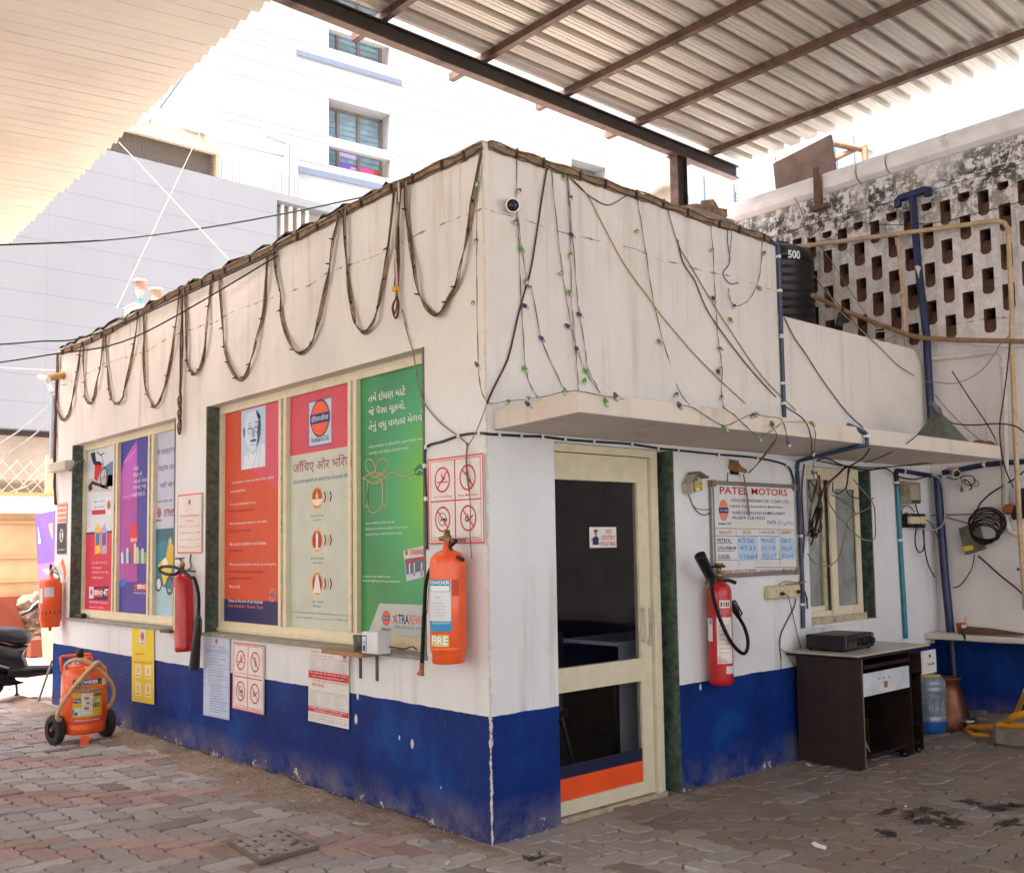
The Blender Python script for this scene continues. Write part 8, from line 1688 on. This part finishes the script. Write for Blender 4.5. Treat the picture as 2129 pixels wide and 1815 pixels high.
pp_ = hx('U', 482, 300, -.02); mb = MB(); P = [hx('U', 482, 290, -.1), hx('U', 476, 900, -.1)]; P = [Vector((-.1, 7.55, p.z)) for p in P]
zj = hx('D', 345, 1000, -.03).z; py_ = hx('U', 482, 600, -.03).y; mb.tube([Vector((-.03, py_, P[0].z)), Vector((-.03, py_, zj))], .027, mat('pale_blue_post', '#b5c2d0', .4, 0, .06), 12); mb.build('lamp_post', None, 'pale blue post standing just beyond the far end of the wall', 'post')
for lab, pts, m_ in (('white wire stretched from the pale post to the upper left', [('U',0,760,7.8),('U',240,595,7.7),('U',460,400,7.6)], mc('#e0dcda')), ('white wire slanting from the pale post down to the left', [('U',0,905,7.8),('U',300,690,7.7),('U',460,530,7.6)], mc('#e0dcda')), ('white cable drooping from the grey junction box to the left', [('U',95,1205,7.9),('U',250,1150,7.8),('U',360,1070,7.6),('U',430,1050,7.5)], mc('#e0dcda')), ('pale level wire reaching the post top from the left', [('U',-20,65,7.9),('U',250,80,7.7),('U',520,92,7.5)], mc('#d6d2d2'))):
    mb = MB(); mb.tube(smooth([hit(q_[0], q_[1], q_[2], 1, q_[3]) for q_ in pts], 5), .008, m_, 6); mb.build('loose_wire', None, lab, 'wire')
# roof vents and white unit behind the far parapet
vu = thing('air_unit', 'white box unit with square vent holes on the far roof edge', 'air unit', tuple(hx('N', 850, 430, 1.2)))
cN = hx('N', 805, 330, .40); yN = cN.y; xr_ = hy('N', 955, 345, yN).x; yl_ = hx('N', 718, 375, cN.x).y
mb = MB(); mb.box(cN.x, yN, 3.301, xr_, yl_, cN.z, mc('#c9c7c7')); mb.box(cN.x-.01, yN-.01, cN.z, xr_+.01, yl_+.01, cN.z+.018, mc('#c4c0bf')); mb.build('cabinet', vu)
for i in range(2):
    for j in range(3): mb = MB(); y_ = yN+(yl_-yN)*(.2+.38*i); z_ = cN.z-.2-.2*j; mb.box(cN.x-.006, y_, z_, cN.x-.001, y_+(yl_-yN)*.24, z_+.13, M_black); mb.build('vent_hole', vu)
def vent(cx_, topy, c_x, l1, stem, label):
    q_ = hx('N', cx_, topy, .7); R_ = 68/OFF['N'][2]*((q_-CAM).dot(_F))/FPX; t = thing('roof_vent', label, 'vent', (q_.x, q_.y, 3.3), 'mushroom vents on the roof')
    mb = MB(); m_ = mc('#b87f66'); mb.lathe([(0,0),(R_*.6,-.002),(R_*.9,-.012),(R_,-.03),(R_*.97,-.045),(R_*.3,-.03),(0,-.03)], mc('#c28f74'), q_, seg=28); mb.build('cap', t)
    mb = MB(); mb.lathe([(R_*.5,-.03),(R_*.6,-.07),(R_*.66,-.075),(R_*.66,-.10),(R_*.62,-.105),(R_*.62,-.15),(R_*.35,-.19),(R_*.3,-.22)], mc('#b5aeaa') , q_, seg=24); mb.lathe([(R_*.67,-.076),(R_*.67,-.12)], m_, q_, seg=24); mb.build('collar', t)
    mb = MB(); mb.tube([q_+Vector((0,0,-.2)), Vector((q_.x, q_.y, 3.3))], R_*.22, mc(stem), 10); mb.build('stem', t)
vent(862, 95, 0, 0, '#3fae94', 'left mushroom shaped roof vent on a green stem')
vent(1015, 172, 0, 0, '#d9d2cc', 'right mushroom shaped roof vent, lower and without a green stem')
# ---------------------------------------------------------------- far left: fence, walls, banner, scooter
FY = 14.0
fz = lambda y, x=150: hy('U', x, y, FY).z
sw = thing('boundary_wall', 'sunlit cream boundary wall with orange coping line and brick red patch at far left', 'wall', (-1, FY, 0))
z1_, z2_, z3_ = fz(1212), fz(1235), hy('P', 100, 0, FY).z
M_or = mat('sunlit_cream_plaster', '#b39874', .85, 0, .15, 1.2, .3, '#a07a55'); 
mb = MB(); mb.box(-12, FY, -.1, 3, FY+.25, fz(1400), M_or); mb.build('wall', sw)
mb = MB(); mb.box(-12, FY-.12, fz(1400), 3, FY+.3, z2_, mat('white_coping_board', '#d6d2cc', .7)); mb.build('white_band', sw)
mb = MB(); mb.box(-12, FY-.16, z2_, 3, FY+.34, z1_, mc('#c98a58')); mb.build('coping', sw)
for b_ in (25, 345, 562): z_ = hy('P', 150, b_, FY).z; mb = MB(); mb.box(-12, FY-.03, z_-.02, 3, FY-.001, z_+.02, mc('#b98f68')); mb.build('moulding', sw)
a, b = hy('P', 0, 710, FY), hy('P', 215, 1000, FY); mb = MB(); mb.box(a.x-4, FY-.10, -.05, b.x, FY-.001, a.z, mat('brick_red_plaster', '#6e3526', .8, 0, .2, 2, .2, '#b58a6a')); mb.build('red_panel', sw)
a, b = hy('P', 215, 700, FY), hy('P', 400, 1110, FY); mb = MB()
RR = random.Random(3)
for k in range(26):
    x_ = RR.uniform(a.x, b.x); z_ = RR.uniform(b.z, a.z); s_ = RR.uniform(.07, .16); pr_ = [(0,-s_),(s_*.7,-s_*.7),(s_,0),(s_*.75,s_*.6),(0,s_*.9)]; mb.lathe(pr_, mat('rubble_stone', '#7d6a5a', .95, 0, .45, 6, .45, '#3a2e2a', bmp=.8), (x_, FY-.1, z_), (RR.uniform(-.4,.4), RR.uniform(-.4,.4), 1), 8, False)
mb.build('rubble_patch', sw)
a, b = hy('P', 250, 1100, FY-.2), hy('P', 410, 1190, FY-.2); mb = MB(); mb.box(a.x, FY-.4, 0, 3, FY-.11, a.z, mat('brick_red_plaster', '#8d3f2c')); mb.build('red_step', sw)
cf_ = thing('chain_link_fence', 'cream chain link fence above the sunlit wall at far left', 'fence', (-1, FY+.3, z1_))
mb = MB(); zt_, zb_2 = fz(905), z1_; L_ = 4.2; x_r = hy('U', 435, 1000, FY+.1).x; x_l = x_r-5.0; h_ = zt_-zb_2; mm_ = mc('#c4ab92'); stp = .215
k = -12
while x_l+k*stp < x_r:
    for s_ in (1, -1):
        x0_, x1_ = x_l+k*stp, x_l+k*stp+s_*h_*.85; za_, zb3 = zb_2, zt_
        def cl(x): return x_l <= x <= x_r
        P = []
        for t_ in np.linspace(0, 1, 12):
            x_ = x0_+(x1_-x0_)*t_
            if s_ == -1: x_ += h_*.85
            if cl(x_): P.append(Vector((x_, FY+.12+.01*s_, za_+(zb3-za_)*t_)))
        if len(P) > 1: mb.tube([P[0], P[-1]], .0055, mm_, 4)
    k += 1
mb.build('wire_mesh', cf_)
mb = MB(); mb.box(x_r-.02, FY+.08, zb_2, x_r+.12, FY+.16, zt_+.1, mc('#b88f7a')); mb.build('post', cf_)
bn = thing('advert_banner', 'pink and violet advertising panel leaning behind the far orange extinguisher', 'banner', tuple(hy('P', 420, 1300, 9.5)))
q4 = [hy('U', 322, 1415, 9.5), hy('U', 520, 1370, 9.2), hy('P', 515, 1310, 9.2), hy('P', 395, 1300, 9.5)]
mb = MB(); bn_n = (q4[1]-q4[0]).cross(q4[3]-q4[0]).normalized(); 
if bn_n.y > 0: bn_n = -bn_n
q4[2].z = max(q4[2].z, .02)
mb.prism([q4[0], q4[1], q4[2], q4[3]], -bn_n*.02, mc('#a87f8a'))
def bp_(u, v, l=1): return (q4[0]*(1-u)+q4[1]*u)*(1-v)+(q4[3]*(1-u)+q4[2]*u)*v+bn_n*(.003*l)
def bq(u0, v0, u1, v1, h, l): mb.quad([bp_(u0,v0,l), bp_(u1,v0,l), bp_(u1,v1,l), bp_(u0,v1,l)], mc(h))
bq(0, 0, 1, .34, '#5d4788', 1); bq(0, .34, 1, .62, '#a3567f', 1); bq(0, .62, 1, 1, '#b87a6c', 1); bq(.12, .08, .38, .2, '#cfc6dc', 2); bq(.65, .08, .82, .28, '#c98a5a', 2); bq(.25, .38, .8, .42, '#d8cdd4', 2); bq(.2, .47, .85, .52, '#8d7a86', 2); bq(.3, .56, .75, .6, '#e0d6d2', 2)
mb.build('panel', bn)
# scooter, mostly outside the picture
sc_ = thing('scooter', 'black scooter on its stand, its seat and tail entering from the left edge', 'scooter', (-.9, 8.4, 0))
SYp = 8.3
def P_(a, b, dy=0): return hy('P', a, b, SYp+dy)
M_seat = mat('black_vinyl_seat', '#2a2c35', .35, 0, .2, 6, coat=.2); M_body = mat('black_scooter_plastic', '#1c1c20', .3, 0, .2, 5, .15, '#4a4540', coat=.3)
def slab(mb, pts, m, hw, dy=0, bev=.6):
    P = [P_(a, b, dy) for a, b in pts]; c_ = sum(P, Vector())/len(P); n = len(P); vs = []
    for off_, s_ in ((-hw, bev), (-hw*.72, .93), (0, 1.0), (hw*.72, .93), (hw, bev)): vs += [c_+(p-c_)*s_+Vector((0, off_, 0)) for p in P]
    fs = [tuple(range(n-1, -1, -1)), tuple(range(4*n, 5*n))]+[(k*n+i, k*n+(i+1) % n, k*n+n+(i+1) % n, k*n+n+i) for k in range(4) for i in range(n)]
    mb.add(vs, fs, m, True)
def sm2(pts): return [(p.x, p.y) for p in smooth([(a, b, 0) for a, b in pts], 4, True)]
mb = MB(); slab(mb, sm2([(-350,1010),(-150,985),(0,982),(150,985),(240,1010),(278,1060),(275,1115),(240,1140),(120,1150),(-20,1120),(-350,1110)]), M_seat, .15); mb.build('seat', sc_)
mb = MB(); slab(mb, sm2([(-350,1110),(-20,1122),(110,1152),(245,1145),(225,1180),(205,1230),(235,1300),(240,1370),(180,1390),(60,1400),(-60,1390),(-350,1390)]), M_body, .16); mb.build('body', sc_)
mb = MB(); mb.tube([P_(60, 1400, -.1), P_(250, 1395, -.1), P_(480, 1375, -.1)], .075, M_black, 12, rs=[.06, .07, .055]); mb.build('silencer', sc_)
mb = MB(); slab(mb, sm2([(-350,1400),(60,1400),(150,1470),(220,1490),(100,1520),(-100,1530),(-350,1520)]), M_dark, .12); mb.build('engine', sc_)
mb = MB(); mb.tube([P_(150, 1500), P_(155, 1600)], .014, mc('#6a4a40'), 8); mb.tube([P_(135, 1608), P_(172, 1608)], .012, mc('#6a4a40'), 8); mb.build('stand', sc_)
mb = MB(); mb.tube([P_(-40, 1330, -.2), P_(80, 1365, -.2)], .012, M_chrome, 8); mb.build('footrest', sc_)
mb = MB(); mb.tube([P_(400, 740, .35), P_(300, 810, .3), P_(270, 840, .28), P_(185, 880, .25)], .03, M_black, 10, rs=[.05, .04, .02, .022]); mb.tube([P_(320, 840, .3), P_(250, 900, .28)], .008, M_chrome, 6); mb.build('handlebar', sc_)
mb = MB(); o_ = P_(-180, 1500); mb.lathe([(.12,-.05),(.21,-.05),(.245,-.02),(.245,.02),(.21,.05),(.12,.05),(.12,-.05)], M_dark, (o_.x, SYp, .247), (0,1,0), 32); w__ = mb.build('wheel', sc_); mb = MB(); mb.lathe([(0,-.03),(.125,-.035),(.125,.035),(0,.03)], mc('#8a8a8c'), (o_.x, SYp, .247), (0,1,0), 20); mb.build('rim', w__)
pr_ = [hit('P', 345, 1715, 1, 7.75), hit('P', 480, 1290, 1, 7.75)]; mb = MB(); mb.tube([Vector((pr_[0].x, 7.75, .01)), pr_[1]], .014, mc('#8f8984'), 8); mb.build('leaning_rod', None, 'thin grey rod leaning against the far end of the blue wall', 'rod')
mb = MB(); mb.tube(smooth([hg('P', 440, 1690), hg('P', 480, 1715), hg('P', 560, 1740)], 4), .03, mc('#9a948c'), 10); mb.build('grey_pipe', None, 'short grey pipe lying at the far wall foot behind the trolley extinguisher', 'pipe')
# ---------------------------------------------------------------- drain cover, litter, oil marks
mh = [hz('G', 1372, 1590, .012), hz('G', 1545, 1690, .012), hz('G', 1870, 1612, .012), hz('G', 1680, 1512, .012)]
c_ = sum(mh, Vector())/4; ua = ((mh[1]-mh[0])+(mh[2]-mh[3]))/4; ub_ = ((mh[3]-mh[0])+(mh[2]-mh[1]))/4
M_iron = mat('cast_iron_cover', '#99928a', .6, .2, .25, 20, .4, '#5c5048'); dc = thing('drain_cover', 'rectangular cast iron drain cover with raised bars set in the paving', 'drain cover', (c_.x, c_.y, 0))
mb = MB(); mb.obox(Vector((c_.x, c_.y, .012)), ua, ub_, (0,0,.010), M_iron)
for i in range(7):
    for j in range(5):
        if (i+j) % 2 == 0 and not (1 < i < 5 and j == 2): mb.obox(Vector((c_.x, c_.y, .0235))+ua*(-.82+i*.27)+ub_*(-.76+j*.38), ua*.09, ub_*.035, (0,0,.0015), mc('#4d4540'))
mb.build('cover', dc)
mb = MB()
for s_ in (-1, 1): mb.obox(Vector((c_.x, c_.y, .010))+ua*s_*1.05, ua*.035, ub_*1.09, (0,0,.010), mc('#6d645c')); mb.obox(Vector((c_.x, c_.y, .010))+ub_*s_*1.055, ua*1.015, ub_*.035, (0,0,.010), mc('#6d645c'))
mb.build('rim', dc)
mb = MB(); mb.lathe([(0,0),(.018,0),(.018,.002),(0,.0025)], mat('rust', '#8a5530'), Vector((c_.x, c_.y, .0222))+ua*.45+ub_*.55, (0,0,1), 14); mb.build('lifting_hole', dc)
p_ = hg('I', 845, 1620); mb = MB(); mb.obox(p_+Vector((0,0,.012)), Vector((.012,.004,.004)), Vector((-.006,.03,.004)), (0,0,.002), mc('#dcdad8')); mb.obox(p_+Vector((.004,.03,.016)), Vector((.008,-.004,.004)), Vector((.004,.018,.004)), (0,0,.002), mc('#dcdad8')); mb.build('paper_scrap', None, 'torn white paper scrap alone on the paving in front of the desk', 'litter')
for k, (c0_, a, b, s_) in enumerate((('I', 775, 1135, .03), ('I', 880, 1200, .012), ('I', 1350, 1378, .01), ('I', 1385, 1030, .025), ('H', 655, 1720, .02), ('G', 1890, 1370, .015), ('G', 1190, 1690, .02))):
    p_ = hg(c0_, a, b); mb = MB(); a_ = RT.uniform(0, 3); mb.obox(p_+Vector((0,0,.010+bank(p_.x, p_.y))), Vector((math.cos(a_), math.sin(a_), .1))*s_, Vector((-math.sin(a_), math.cos(a_), .15))*s_*.4, (0,0,.002), mc(['#dcdad8', '#b9a894', '#dcdad8', '#cfcac4', '#c9c4be', '#b5a594', '#6a5a4c'][k]))
    mb.build('litter_scrap', None, ['white scrap at the foot of the desk side panel', 'small pale crumb on the paving left of the desk front', 'tiny white crumb beside the oil marks', 'white scrap under the right end of the desk', 'white sliver on the paving near the building corner', 'small pale chip in the dirt by the left wall', 'small dark chip in a paving joint below the drain cover'][k], 'litter')
# pebbles and crumbs of earth along the left wall
mb = MB(); 
for k in range(900):
    y_ = rnd.uniform(-.2, 6.8); x_ = -abs(rnd.gauss(0, .17))-.01
    s_ = rnd.uniform(.003, .009); z_ = bank(x_, y_)-.010+gh(x_); 
    if abs(y_) < .2 and x_ > -.05: continue
    c_ = Vector((x_, y_, z_)); a = rnd.uniform(0, 3)
    mb.add([c_+Vector((s_*math.cos(a+i*1.57)*rnd.uniform(.7,1.2), s_*math.sin(a+i*1.57), 0)) for i in range(4)]+[c_+Vector((0,0,s_*.9)), c_-Vector((0,0,s_*.4))], [(0,1,4),(1,2,4),(2,3,4),(3,0,4),(1,0,5),(2,1,5),(3,2,5),(0,3,5)], M_dirt)
mb.build('gravel', kind='stuff', label='crumbs of earth and grit gathered along the foot of the left wall', cat='grit')
